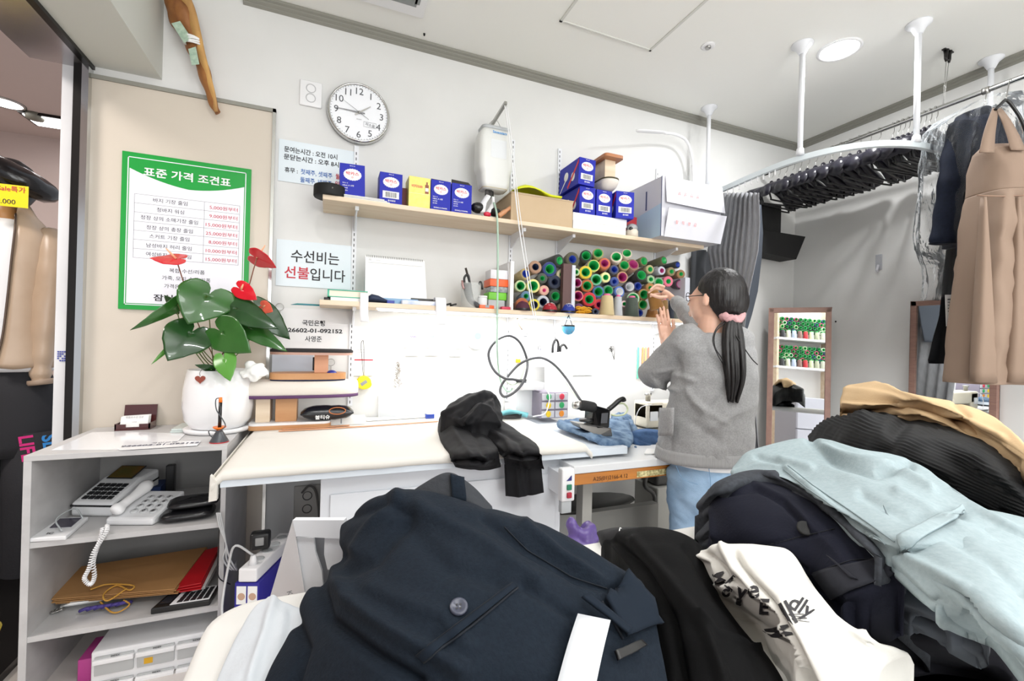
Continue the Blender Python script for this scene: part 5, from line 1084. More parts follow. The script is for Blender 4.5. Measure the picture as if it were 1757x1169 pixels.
o = mb.build('cards', M_PAPER, r); o['kind'] = 'stuff'
mb = MB(); c = V(((x0+x1)/2, y0+.0245, BZ+.046)); mb.text('명품옷수선 전문', .009, c, X_, V((0, .3, 1)), 0, .01, lift=.002); mb.text('사영준', .006, c+V((0, -.004, -.018)), X_, V((0, .3, 1)), 0, 0, lift=.002); mb.build('lettering', mat('light_ink', 0xA9ABB0, .6), r)
# ---- potted anthurium
c = V((PZ(371, 742, BZ).x, 2.2, BZ)); k = (c-EYEP).dot(_f)/FPX; RP = 52.5*k
zt = PY(371, 634, c.y).z
r = root('potted_anthurium', c, 'red anthurium in a white pot and saucer on the counter cabinet', 'plant')
MB().lathe([(RP*.3, .002), (RP*.92, .003), (RP*.96, .016), (RP*.9, .02), (RP*.5, .01)], c, n=48).build('saucer', M_WHITE, r)
h = zt-BZ
MB().lathe([(RP*.6, .012), (RP*.76, .02), (RP*.93, h*.2), (RP*1.0, h*.42), (RP*.98, h*.7), (RP*.88, h*1.0), (RP*.84, h*1.0), (RP*.82, h*.93), (.001, h*.93)], c, n=48, cap=False).build('pot', mat('glazed_white', 0xEDEDEE, .2, coat=.4), r)
MB().lathe([(RP*.82, h*.94), (.001, h*.95)], c, n=30, cap=False).build('soil', mat('soil', 0x2E241C, .9, bump=(50, 1)), r)
M_LEAF = mat('anthurium_leaf', 0x28561F, .24, var=(9, 0x33662A), coat=.3); M_LEAF2 = mat('anthurium_leaf_dark', 0x1A3D1A, .24, var=(9, 0x234A20), coat=.3)
M_SPATHE = mat('red_spathe', 0xD01428, .2, coat=.5); M_SPA2 = mat('coral_spathe', 0xD8604C, .3); M_SPADIX = mat('spadix', 0xF0B08A, .5); M_STEM = mat('leaf_stem', 0x5E6A32, .5); M_STEM2 = mat('flower_stem', 0x7A4A34, .5)
K5 = 4.871; LP = lambda x, y, Y: PY(220+x/K5, 420+y/K5, Y)
base = V((c.x, c.y, zt-.01))
def heart(mb, A, T, side, curl=.12, fold=.25, notch=.1):
    ax = T-A; L = ax.length; S = side; nrm = ax.cross(S).normalized(); nrm = nrm if nrm.y < 0 else -nrm
    nT = 40; fr = [0.001, .2, .4, .6, .8, .92, 1.0]
    def rad(a):
        a = abs(a); pts = [(0, 1), (.25, .8), (.6, .66), (1.1, .6), (1.7, .6), (2.3, .58), (2.75, .46), (3.0, .28), (pi, notch)]
        for i in range(len(pts)-1):
            if a <= pts[i+1][0]: t = (a-pts[i][0])/(pts[i+1][0]-pts[i][0]); t = t*t*(3-2*t) if i > 0 else t; return pts[i][1]+(pts[i+1][1]-pts[i][1])*t
        return notch
    rings = []
    for f_ in fr:
        ring = []
        for j in range(nT):
            a = -pi+2*pi*j/nT; rr = rad(a)*f_; u = cos(a)*rr; v = sin(a)*rr
            ring.append(A+ax*u+S*(v/.6)+nrm*L*(-curl*u*abs(u)-fold*.3*abs(v)+.03*sin(9*u)*abs(v)))
        rings.append(ring)
    mb.ring_loft(rings, cap=False)
def leaf(ax_, ay, tx_, ty_, w_, Ya, Yt, m, slant=(1, 0), curl=.12, fold=.25, stem=True, sm=None, kind='leaf'):
    A, T = LP(ax_, ay, Ya), LP(tx_, ty_, Yt); kk = (A-EYEP).dot(_f)/FPX/K5
    d = (T-A); img = V((d.x, 0, d.z)); s = V((-img.z, 0, img.x)).normalized(); s = (s+V((0, slant[1], 0))).normalized()*w_*kk/2
    mb = MB(); heart(mb, A, T, s, curl, fold); o = mb.build(kind, m, r, solid=.0012)
    if stem:
        q = base+V((random.uniform(-.035, .035), random.uniform(-.035, .03), 0)); mid = A.lerp(q, .45)+V(((A.x-q.x)*.12, 0, -.01))
        MB().tube(smooth_path([q, mid, A], 6), .0022 if kind == 'leaf' else .0025, 6).build('stem', sm or M_STEM, r)
random.seed(21)
leaf(665, 430, 505, 655, 420, 2.08, 2.02, M_LEAF, (1, .3))
leaf(415, 500, 78, 738, 130, 2.12, 2.05, M_LEAF, (1, .9), .3)
leaf(520, 745, 342, 948, 355, 2.08, 2.0, M_LEAF2, (1, .2), .2)
leaf(785, 735, 985, 900, 330, 2.07, 2.0, M_LEAF, (1, -.3), .2)
leaf(900, 530, 1243, 682, 250, 2.1, 2.04, M_LEAF2, (1, .4), .15)
leaf(1010, 690, 1322, 868, 190, 2.12, 2.05, M_LEAF, (1, .5), .15)
leaf(1120, 570, 1362, 782, 230, 2.2, 2.2, M_LEAF2, (1, .3), .2)
leaf(890, 518, 806, 465, 70, 2.16, 2.15, M_LEAF2)
leaf(805, 965, 842, 1130, 175, 2.05, 2.0, mat('young_leaf', 0x55913A, .3), (1, 0), .15)
leaf(690, 1040, 560, 1015, 90, 2.1, 2.06, M_LEAF2, (1, .8))
leaf(330, 870, 200, 1000, 40, 2.14, 2.1, mat('young_leaf', 0x55913A, .3), (1, .5), stem=False)
leaf(600, 870, 715, 810, 70, 2.18, 2.16, mat('young_leaf', 0x55913A, .3), (1, .6))
leaf(395, 520, 285, 420, 110, 2.22, 2.24, M_LEAF2, (1, .4))
# flowers: spathe with its spadix
def flower(ax_, ay, tx_, ty_, w_, slant, m, sx, sy, Y, curl=-.1):
    A, T = LP(ax_, ay, Y), LP(tx_, ty_, Y-.03); kk = (A-EYEP).dot(_f)/FPX/K5
    d = T-A; s = V((-d.z, 0, d.x)).normalized(); s = (s*(1-slant)+V((0, -slant, 0))).normalized()*w_*kk/2
    mb = MB(); heart(mb, A, T, s, curl, .1); f_ = mb.build('flower', m, r, solid=.0015)
    MB().tube([A, A.lerp(LP(sx, sy, Y-.01), .5), LP(sx, sy, Y-.01)], [.0045, .004, .002], 8).build('spadix', M_SPADIX, f_)
    q = base+V((random.uniform(-.03, .03), .01, 0)); MB().tube(smooth_path([q, A.lerp(q, .5)+V(((A.x-q.x)*.1, 0, 0)), A], 6), .0024, 6).build('stem', M_STEM2, r)
flower(400, 118, 180, 128, 240, .62, M_SPATHE, 315, 30, 2.06)
flower(1075, 110, 1250, 182, 230, .62, M_SPATHE, 1145, 5, 2.1)
flower(945, 375, 1085, 465, 150, .1, M_SPATHE, 960, 330, 2.12)
flower(1130, 520, 1218, 560, 120, .3, M_SPA2, 1180, 490, 2.1)
# heart tag
q = LP(602, 1125, c.y-RP*.92); mb = MB(); out = []
for i in range(28):
    t = 2*pi*i/28; out.append(q+V((.0011*16*sin(t)**3, -.003, .0011*(13*cos(t)-5*cos(2*t)-2*cos(3*t)-cos(4*t)))))
mb.prism(out, (0, .004, 0)); mb.build('heart_tag', mat('rust_heart', 0x8A3A26, .5), r, bevel=.001)
MB().tube(smooth_path([q+V((0, -.001, .012)), LP(598, 1070, c.y-RP*.9), LP(620, 1040, c.y-RP*.84)], 5), .0008, 5).build('tag_wire', M_DARKMETAL, r)
# glass tile stack under the saucer's left
for k in range(2):
    a = PZ(289, 745, BZ); tag(MB().box((a.x+.004*k, a.y+.02, BZ+.0005+.008*k), (a.x+.1, a.y+.16, BZ+.0075+.008*k)).build('glass_tile', mat('pale_green_glass', 0xD3DEDA, .15)), ['lower', 'upper'][k]+' pale green glass tile beside the white saucer', 'tile')
# counter pen on a cone base
c = PZ(376, 759, BZ); r = root('counter_pen', c, 'black and orange counter pen standing in a cone base on the counter', 'pen')
MB().lathe([(.030, .0005), (.031, .004), (.012, .04), (.009, .045)], c).build('base', mat('pen_grey', 0x4A4D52, .3), r)
MB().lathe([(.0305, .0), (.0315, .003), (.030, .005)], c).build('red_rim', mat('red_rim', 0xC23038, .4), r)
MB().lathe([(.009, .045), (.02, .053), (.022, .058), (.012, .055)], c).build('orange_cup', mat('pen_orange', 0xF07A20, .35), r)
MB().tube([c+V((0, 0, .05)), c+V((.001, 0, .148))], .0058, 12).build('barrel', M_BLACK, r)
MB().tube([c+V((.001, 0, .148)), c+V((.001, 0, .166))], [.0062, .0055], 12).build('orange_cap', mat('pen_orange', 0xF07A20, .35), r)
MB().tube(smooth_path([c+V((0, 0, .165)), c+V((-.014, 0, .158)), c+V((-.01, -.004, .12)), c+V((.012, -.012, .085)), c+V((.02, -.012, .06)), c+V((0, -.02, .045)), c+V((-.03, -.01, .046)), c+V((-.028, -.01, .03)), c+V((-.018, -.01, .02))], 6), .0019, 6).build('coiled_cord', mat('pen_grey', 0x4A4D52, .3), r)
# ================================================================ INSIDE THE CABINET
def frame(o, u, v): u = V(u).normalized(); w_ = Z_.copy(); v2 = w_.cross(u); return Matrix(((u.x, v2.x, 0, o[0]), (u.y, v2.y, 0, o[1]), (0, 0, 1, o[2]), (0, 0, 0, 1)))
M_DEV = mat('device_white', 0xE2E3E5, .3); M_KEY = mat('key_black', 0x1C1D20, .35)
# card payment terminal
o = PZ(120, 887, SH1); q = PZ(196, 888, SH1); M = frame((o.x, o.y, SH1), (q-o), None)
r = root('card_terminal', (0, 0, 0), 'white card payment terminal with black keys and amber screen', 'card terminal', M=M)
wt, lt = .15, .23
side = [(0, 0, .001), (0, lt, .001), (0, lt, .115), (0, lt*.6, .105), (0, 0, .05)]
MB().prism([V(p) for p in side], (wt, 0, 0)).build('body', M_DEV, r, world=False, bevel=.01)
MB().prism([V((-.001, .0, .036)), V((-.001, lt*.98, .075)), V((-.001, lt*.98, .082)), V((-.001, .0, .043))], (wt+.002, 0, 0)).build('black_band', M_KEY, r, world=False)
t1 = V((0, lt*.6, .055)).normalized()
def onface(u, s, w_, l, name, m, par, th=.004, o0=V((0, 0, .0505)), d=t1):
    n = X_.cross(d); a_ = o0+X_*u+d*s; return MB().prism([a_, a_+X_*w_, a_+X_*w_+d*l, a_+d*l], n*th).build(name, m, par, world=False, bevel=.001)
for i in range(4):
    for j in range(5): onface(.022+j*.0225, .02+i*.023, .018, .017, 'key', M_KEY, r)
onface(.028, .125, .098, .08, 'screen_frame', M_KEY, r, .003, V((0, 0, .058)))
onface(.032, .13, .09, .07, 'screen', mat('amber_screen', 0x6A4418, .15, var=(9, 0x4F4A1E)), r, .004, V((0, 0, .0585)))
# small white signature pad in front
P_ = [PZ(x, y, SH1+.006) for x, y in ((50, 929), (113, 925), (152, 891), (90, 893))]; r = root('signature_pad', sum(P_, V())/4, 'small white signature pad with dark screen at the shelf edge', 'card reader')
MB().prism([p-Z_*.005 for p in P_], (0, 0, .014)).build('body', M_DEV, r, bevel=.004)
f = lambda a_, b_: P_[0].lerp(P_[1], a_).lerp(P_[3].lerp(P_[2], a_), b_)+Z_*.0095
MB().prism([f(.25, .45), f(.85, .45), f(.85, .92), f(.25, .92)], (0, 0, .001)).build('screen', mat('violet_screen', 0x3A3648, .15), r)
mb = MB(); mb.text('IC', .02, f(.45, .14), (f(1, 0)-f(0, 0)), (f(0, 1)-f(0, 0)), 0, .03); mb.build('lettering', M_INK, r)
MB().tube(smooth_path([f(.9, .9)+Z_*.0, f(.6, 1.0)+Z_*.03, f(.4, .5)+Z_*.025, f(.75, .2)+Z_*.004], 6), .0025, 6).build('loop_cable', mat('grey_plastic', 0xB4B8BA, .4), r)
# telephone
o = PZ(180, 903, SH1); q = PZ(262, 903, SH1); M = frame((o.x, o.y, SH1), V((q.x-o.x, q.y-o.y, 0)), None)
r = root('desk_telephone', (0, 0, 0), 'white desk telephone with big round keys on the cabinet shelf', 'telephone', M=M)
MB().prism([V((0, 0, .001)), V((0, .17, .001)), V((0, .17, .07)), V((0, 0, .026))], (.16, 0, 0)).build('body', M_DEV, r, world=False, bevel=.008)
t2 = V((0, .17, .044)).normalized(); n2 = X_.cross(t2)
lab = ['*', '0', '#', '7', '8', '9', '4', '5', '6', '1', '2', '3']
for i in range(12):
    u, s = .068+(i % 3)*.033, .04+(i//3)*.028; c_ = V((u, 0, .0265))+t2*s
    kk = MB().lathe([(.012, 0), (.012, .003), (.0105, .0045), (.0001, .0045)], c_, n2, n=16, cap=False).build('key', mat('key_ring', 0xC4C6C8, .2), r, world=False)
    MB().text(lab[i], .018, c_+n2*.005-t2*.006, X_, t2, 0, .03).build('digit', M_INK, kk, world=False)
hs = smooth_path([V((.03, .0, .05)), V((.03, .05, .065)), V((.03, .11, .08)), V((.03, .17, .1))], 6)
MB().tube(hs, [.016, .021, .022, .019, .016, .015, .015, .015, .015, .015, .016, .017, .018, .019, .021, .023, .022, .019, .014][:len(hs)], 14, flat=.75).build('handset', M_WHITE, r, world=False)
# coiled cord hanging down in a loop
path = smooth_path([PY(184, 902, 1.935), PY(183, 912, 1.885), PY(172, 930, 1.882), PY(160, 950, 1.88), PY(153, 975, 1.88), PY(145, 993, 1.88), PY(155, 1003, 1.88), PY(162, 990, 1.882), PY(160, 965, 1.884), PY(165, 945, 1.886), PY(172, 925, 1.888), PY(176, 906, 1.9)], 34)
hel = []
for i, p in enumerate(path):
    t = (path[min(i+1, len(path)-1)]-path[max(i-1, 0)]).normalized(); u_ = t.cross(Y_).normalized(); w_ = t.cross(u_); a_ = i*1.05; hel.append(p+(u_*cos(a_)+w_*sin(a_))*.0052)
MB().tube(hel, .0022, 5).build('coiled_cord', M_WHITE, r)
# black pouches
def pillow(name, label, cat, c, hx, hy, hz, m, rz=0, amp=.1):
    mb = MB(); M = Matrix.Translation(c) @ Matrix.Rotation(rz, 4, 'Z'); R_ = []
    for i in range(9):
        e = -pi/2+pi*i/8; k_ = max(cos(e), .02)**.5; R_.append([V((hx*k_*abs(cos(t))**.5*(1 if cos(t) > 0 else -1), hy*k_*abs(sin(t))**.5*(1 if sin(t) > 0 else -1), hz*(1+sin(e))*(1+amp*noise.noise(V((cos(t)*2+c[0]*9, sin(t)*2, e))))))for t in [j*2*pi/28 for j in range(28)]])
    mb.ring_loft(R_, M=M); return tag(mb.build(name, m), label, cat)
c = PZ(322, 896, SH1); pillow('black_pouch', 'lower shiny black pouch at the right end of the cabinet shelf', 'pouch', (c.x-.01, c.y+.05, SH1+.001), .085, .06, .018, mat('black_vinyl', 0x17171A, .25, bump=(30, .4)), .1)
pillow('black_pouch', 'upper shiny black pouch lying on the other pouch', 'pouch', (c.x+.005, c.y+.06, SH1+.039), .08, .055, .016, mat('black_vinyl', 0x17171A, .25, bump=(30, .4)), .15)
c = PZ(300, 850, SH1); tag(MB().box((c.x-.03, BY1-.12, SH1), (c.x+.0, BY1-.09, SH1+.13)).build('black_bottle', M_BLACK, bevel=.004), 'tall black bottle at the back of the cabinet shelf', 'bottle')
tag(MB().box((c.x-.12, BY1-.14, SH1), (c.x-.04, BY1-.03, SH1+.05)).build('dark_blue_box', mat('dim_blue', 0x22386A, .6)), 'dark blue box at the back of the cabinet shelf behind the telephone', 'box')
# kraft paper bags on the lower shelf
def PB(x, y, z): return PZ(x, y, z)
z = SH2+.055
A_b = [PB(88, 1030, z-.005), PB(300, 1012, z+.01), PB(355, 940, z+.02), PB(130, 975, z+.01)]
r = root('kraft_bags', sum(A_b, V())/4, 'brown kraft paper bags lying flat with cord handles on the lower shelf', 'paper bag')
M_KRAFT = mat('kraft_paper', 0xB08453, .7, var=(5, 0xA67A4A))
for k in range(4):
    dz = -.007*k; q = .006*k
    MB().prism([p+V((q*(1 if k % 2 else -1)*.4, q*.5, dz)) for p in [A_b[0], A_b[1], A_b[2], A_b[3]]], (0, 0, .003)).build('bag_layer', M_KRAFT, r)
M_ROPE = mat('gold_cord', 0xC9963F, .7, bump=(200, .8))
MB().tube(smooth_path([PB(155, 1012, z+.012), PB(185, 1003, z+.016), PB(228, 1005, z+.018), PB(222, 1013, z+.012), PB(200, 1005, z+.012), PB(178, 1020, z+.008), PB(185, 1031, z-.002), PB(218, 1010, z+.014)], 8), .0028, 6).build('handle', M_ROPE, r)
MB().tube(smooth_path([PB(172, 1033, SH2+.03), PB(190, 1050, SH2+.01), PB(205, 1050, SH2+.008), PB(222, 1038, SH2+.02), PB(212, 1030, SH2+.03)], 8), .0028, 6).build('handle', M_ROPE, r)
r = root('paper_stack', PB(120, 1040, SH2), 'stack of white paper and pads under the kraft bags', 'paper')
for k in range(6): MB().prism([p+V((.004*k, .01+.002*k, 0)) for p in (PB(100, 1046, SH2+.001+.006*k), PB(165, 1036, SH2+.001+.006*k), PB(230, 990, SH2+.001+.006*k), PB(140, 995, SH2+.001+.006*k))], (0, 0, .0045)).build('sheet', M_PAPER, r)
mb = MB(); c = PB(150, 1047, SH2+.014)
for i in range(6): mb.tube(smooth_path([c+V((-.02+.02*i, 0, .0)), c+V((.0+.02*i, -.01, .01)), c+V((.02+.02*i, .01, 0))], 5), .006, 6)
tag(mb.build('violet_cord', mat('violet_cord', 0x4A3E86, .7, bump=(60, .8))), 'violet and white cord bundle at the front of the lower shelf', 'cord')
mb = MB(); c = PB(92, 1050, SH2+.008)
for i in range(3): mb.tube([c+V((.01*i+.009*cos(t), .009*sin(t), .003*i)) for t in [j*pi/6 for j in range(12)]], .0018, 5, closed=True)
tag(mb.build('key_rings', M_STEEL), 'small steel key rings at the left of the lower shelf', 'rings')
# red folders
for k in range(3):
    P_ = [PB(303, 1018-4*k, SH2+.04+.008*k), PB(345, 1012-5*k, SH2+.045+.008*k), PB(377, 945-3*k, SH2+.08+.008*k), PB(352, 952-3*k, SH2+.075+.008*k)]
    tag(MB().prism(P_, (0, 0, .004)).build('red_folder', mat('red_folder', 0xB3101C, .4)), 'red folder beside the kraft bags on the lower shelf', 'folder', 'red folders on the lower cabinet shelf')
for k in range(4):
    P_ = [PB(330, 1020-2*k, SH2+.02+.006*k), PB(352, 1014-2*k, SH2+.025+.006*k), PB(378, 965-2*k, SH2+.05+.006*k), PB(365, 962-2*k, SH2+.05+.006*k)]
    tag(MB().prism(P_, (0, 0, .003)).build('grey_paper', mat('greyish_paper', 0xC9C9C7, .7)), 'grey paper sheet behind the calculator', 'paper', 'grey papers behind the calculator')
# calculator
P_ = [PB(258, 1050, SH2+.012), PB(360, 1034, SH2+.012), PB(375, 1008, SH2+.022), PB(290, 1022, SH2+.022)]
r = root('calculator', sum(P_, V())/4, 'black and white desk calculator on the lower cabinet shelf', 'calculator')
MB().prism([p-Z_*.011 for p in P_], (0, 0, .02)).build('case', M_BLACK, r, bevel=.003)
f = lambda a_, b_: P_[0].lerp(P_[1], a_).lerp(P_[3].lerp(P_[2], a_), b_)+Z_*.0095
MB().prism([f(.3, .05), f(.98, .05), f(.98, .95), f(.3, .95)], (0, 0, .0015)).build('key_panel', M_DEV, r)
MB().prism([f(.06, .25), f(.26, .25), f(.26, .9), f(.06, .9)], (0, 0, .001)).build('display', mat('lcd_dark', 0x2C2D33, .15), r)
for i in range(5):
    for j in range(4): a_, b_ = .4+.115*i, .12+.2*j; MB().prism([f(a_, b_)+Z_*.001, f(a_+.09, b_)+Z_*.001, f(a_+.09, b_+.15)+Z_*.001, f(a_, b_+.15)+Z_*.001], (0, 0, .003)).build('key', M_KEY, r)
# white organiser with little drawers at the bottom
p = PY(156, 1121, 1.93); zt = p.z; x0 = p.x
r = root('drawer_organiser', (-.55, 2.1, SH3), 'white plastic organiser with clear index drawers at the cabinet bottom', 'drawer unit')
MB().box((x0, 1.93, SH3), (BX1-.02, 2.36, zt), bev=.006).build('casing', M_WHITE, r)
wd = (BX1-.02-x0-.02)/3
for i in range(3):
    for j in range(2):
        xa = x0+.012+i*(wd+.002); za = zt-.078-j*.085
        dr = MB().box((xa, 1.922, max(za, SH3+.004)), (xa+wd-.008, 1.931, za+.062), bev=.002).build('drawer', mat('drawer_clear2', 0xB9BBBB, .2), r)
        MB().box((xa-.002, 1.912, za+.042), (xa+wd-.006, 1.926, za+.056), bev=.001).build('handle', M_WHITE, dr)
        MB().text('INDEX', .008, (xa+wd/2, 1.9215, za+.0575), X_, Z_, 0, .02).build('lettering', M_INK, dr)
        if i == 1: MB().box((xa+.02, 1.9212, za+.01), (xa+.045, 1.922, za+.03)).build('yellow_content', mat('mustard', 0xD8A420, .5), dr)
tag(MB().box((x0-.05, 1.97, SH3), (x0-.012, 2.1, zt-.04), bev=.003).build('pink_box', mat('magenta_box', 0xB7408C, .5)), 'magenta box left of the white organiser', 'box')
# cables at the right panel
for k in range(3):
    x = PY(376+6*k, 890, 1.89).x; o = MB().tube(smooth_path([PY(372+3*k, 880, 1.88), PY(377+3*k, 905, 1.875), PY(388, 935, 1.87), PY(383+6*k, 960, 1.88), PY(398+4*k, 978, 1.9), PY(405, 965+4*k, 2.0)], 6), .003, 6)
    tag(o.build('white_cable', mat('cable_pale', 0xC4C5C6, .5)), 'pale cable tied in a bundle at the right side of the cabinet', 'cable', 'pale cables bundled beside the cabinet')
tag(MB().tube(smooth_path([PY(377, 900, 1.885), PY(374, 950, 1.88), PY(375, 990, 1.88), PY(395, 1003, 1.9)], 6), .002, 6).build('black_cable', M_BLACK), 'thin black cable running down the cabinet side', 'cable')
# power strip on a blue box right of the cabinet
c = PY(438, 1003, 1.9); FZ = 0
r = root('floor_power_strip', PY(440, 1000, 1.85), 'white power strip with black adapter on the blue boxes', 'power strip')
a, b = PY(424, 1000, 1.72), PY(492, 938, 2.0); d = (b-a); d.z *= .35; b = a+d; s = V((d.y, -d.x, 0)).normalized()*.03; up = Z_*.045
mb = MB(); mb.prism([a-s, a+s, b+s, b-s], up); mb.build('housing', M_WHITE, r, bevel=.005)
for k in range(4):
    q = a.lerp(b, .25+.2*k)+up; MB().lathe([(.017, .0), (.018, .002), (.014, .0025), (.0001, .001)], q, n=16, cap=False).build('socket', mat('grey_plastic', 0xB4B8BA, .4), r)
q = a.lerp(b, .45)+up-s*.9+Z_*.03; ad = MB().box(q+V((-.03, -.02, -.02)), q+V((.035, .025, .04)), bev=.01).build('adapter', M_BLACK, r)
MB().box(q+V((-.012, -.022, -.002)), q+V((.016, -.019, .026)), bev=.003).build('adapter_label', mat('adapter_grey', 0x9A9A9A, .5), ad)
MB().cyl(a.lerp(b, .12)+up, a.lerp(b, .12)+up+Z_*.03, .014, .008, 12).build('white_plug', M_WHITE, r)
MB().tube(smooth_path([a.lerp(b, .12)+up+Z_*.03, a+V((-.04, .02, .12)), a+V((-.06, .03, .05)), a+V((-.07, .0, -.06)), a+V((-.06, -.02, -.12))], 6), .004, 6).build('plug_cable', mat('cable_pale', 0xC4C5C6, .5), r)
r = root('blue_cartons', V((a.x, a.y, 0)), 'dark blue cartons printed with skin-tone patches under the power strip', 'box')
mb = MB(); mb.prism([a-s*1.3-Z_*a.z, a+s*1.3-Z_*a.z, b+s*1.3-Z_*a.z, b-s*1.3-Z_*a.z], (0, 0, a.z-.002)); mb.build('carton', mat('indigo_carton', 0x2A2490, .5), r)
u_ = s.normalized(); f0 = a-s*1.2-Z_*.012-d.normalized()*.0008
for k in range(2):
    q = f0+u_*(.003+.036*k); MB().prism([q, q+u_*.031, q+u_*.031-Z_*.06, q-Z_*.06], -d.normalized()*.0006).build('white_window', M_PAPER, r)
    q2 = q-d.normalized()*.0009+u_*.016-Z_*.034; MB().prism([q2+u_*.012*cos(t)+Z_*.012*sin(t) for t in [i*pi/6 for i in range(12)]], -d.normalized()*.0005).build('beige_patch', mat('skin_patch', 0xC4A188, .5), r)
# ================================================================ MALL SIDE: MANNEQUIN
YM = 2.9
def LM(x, y, d=0): return PY(x, y, YM+d)
M_LEATHER = mat('tan_leather', 0xBBA48D, .35, var=(4, 0xAF977F), bump=(7, .5)); M_BLKL = mat('black_leather', 0x141314, .18, bump=(9, .6))
r = root('dressed_mannequin', V((LM(20, 500).x, YM, 0)), 'mannequin in tan leather jacket, white tee and dark trousers outside the shop front', 'mannequin')
kM = (LM(20, 500)-EYEP).dot(_f)/FPX
mx = LM(10, 500).x
def ell(cx, cy, cz, rx, ry, n=24): return [V((cx+rx*cos(2*pi*i/n), cy+ry*sin(2*pi*i/n), cz)) for i in range(n)]
zs = lambda y: LM(40, y).z
mb = MB(); mb.ring_loft([ell(mx, YM+.02, zs(y), rx, ry) for y, rx, ry in ((380, .06, .06), (392, .12, .09), (410, .17, .11), (450, .185, .12), (520, .18, .125), (600, .185, .13), (632, .19, .13), (637, .17, .11))])
mb.build('white_tee', mat('tee_white', 0xE9EAEC, .8), r)
# jacket: right front panel, sleeve and back as one garment with an open front
mb = MB(); rows = []
for y, rx, ry, op in ((352, .075, .07, .9), (372, .11, .09, .62), (388, .155, .11, .5), (402, .195, .125, .45), (450, .205, .14, .42), (520, .2, .145, .38), (580, .215, .15, .3), (612, .225, .155, .22), (622, .228, .158, .2), (630, .222, .154, .2)):
    rows.append([V((mx+rx*.84*sin(a_), YM+.02-ry*cos(a_), zs(y)+.004*sin(9*a_))) for a_ in [op+(2*pi-2*op)*i/40 for i in range(41)]])
mb.grid(rows); mb.build('leather_jacket', M_LEATHER, r, solid=.006)
sl = smooth_path([LM(84, 395, .02), LM(88, 430, .0), LM(86, 480, -.02), LM(80, 540, -.04), LM(74, 600, -.05), LM(70, 640, -.05), LM(72, 660, -.05)], 6); n = len(sl)
rr = [.05+.02*sin(pi*min(1, i/n*1.4))-.012*(i/n)+.005*sin(i*1.3)*(i/n) for i in range(n)]; rr[0] = .035
MB().tube(sl, rr, 16, flat=.9).build('sleeve', M_LEATHER, r)
MB().tube(sl[-4:], [.048, .05, .05, .046], 16).build('cuff', mat('tan_cuff', 0xA08B78, .5), r)
mb = MB(); zp_ = [V((mx+rx*.84*sin(op)+.002, YM+.018-ry*cos(op), zs(y))) for y, rx, ry, op in ((372, .11, .095, .62), (402, .195, .13, .45), (450, .205, .145, .42), (520, .2, .15, .38), (580, .215, .155, .3), (622, .228, .163, .2))]
mb.tube(smooth_path(zp_, 5), .004, 6); mb.build('zip', mat('zip_brown', 0x5A4A3E, .4, .4), r)
MB().box((mx-.04, YM-.115, zs(505)), (mx+.02, YM-.11, zs(470))).build('tee_print', M_INK, r)
# trousers
M_DJ = mat('black_denim', 0x232327, .85, bump=(90, .3))
mb = MB(); mb.ring_loft([ell(mx+.0, YM+.02, zs(y), rx, ry) for y, rx, ry in ((625, .15, .1), (680, .19, .12), (720, .2, .125), (760, .19, .12), (780, .18, .11))])
for s_ in (-1, 1): mb.ring_loft([ell(mx+s_*.1, YM+.02, zs(y), rx, rx) for y, rx in ((740, .1), (850, .1), (1000, .095), (1150, .09))])
mb.build('trousers', M_DJ, r)
def stackt(s, x0, y0, col, rz):
    mb = MB(); a_, b_ = LM(x0, y0, -.14), LM(x0+12, y0+75, -.14); rt = (b_-a_).normalized(); up = V((-rt.z, 0, rt.x)); up = up if up.x > 0 else -up
    mb.text(s, .07, a_, rt, V((rt.z*-1, 0, rt.x)), 0, .03, 'LEFT'); mb.build('printed_word', col, r)
stackt('LIFE', 32, 750, mat('hot_pink', 0xD0207A, .5), 0); stackt('SL', 72, 748, mat('bright_blue', 0x2A86D0, .5), 0)
MB().tube([LM(8, 400, .02), LM(8, 330, .03)], [.05, .05], 16).build('neck', mat('mannequin_skin', 0xB0804E, .4), r)
# leather cap on the mannequin head
mb = MB(); c = LM(18, 315, .03); mb.ball(c, (.1, .11, .12)); mb.build('head', mat('mannequin_black', 0x0F0F10, .4), r)
cp = root('leather_cap', LM(20, 300), 'glossy black leather baker cap tilted on the mannequin head', 'cap')
a_, b_ = LM(-60, 262, 0), LM(96, 340, 0); ax = (b_-a_)/2; cc_ = (a_+b_)/2; up = V((-ax.z, 0, ax.x)).normalized(); up = up if up.z > 0 else -up
R_ = []
for e, kx, kz in ((-1, .5, -.24), (-.7, .8, -.2), (-.3, .96, -.1), (0, 1, 0), (.3, .96, .12), (.6, .8, .2), (.85, .5, .26), (1, .1, .28)):
    R_.append([cc_+ax*kx*cos(t)*(1+.02*sin(5*t))+Y_*ax.length*.8*kx*sin(t)+up*ax.length*(kz*1.25+.02*sin(7*t)*kx) for t in [i*2*pi/36 for i in range(36)]])
MB().ring_loft(R_).build('crown', M_BLKL, cp)
MB().tube([cc_+ax*.9*cos(t)*.66-up*.035+Y_*ax.length*.5*sin(t) for t in [i*2*pi/30 for i in range(30)]], .016, 8, closed=True).build('band', M_BLKL, cp)
MB().ball(LM(75, 332, -.03), (.008, .008, .01)).build('copper_button', mat('copper', 0xC87850, .25, .8), cp)
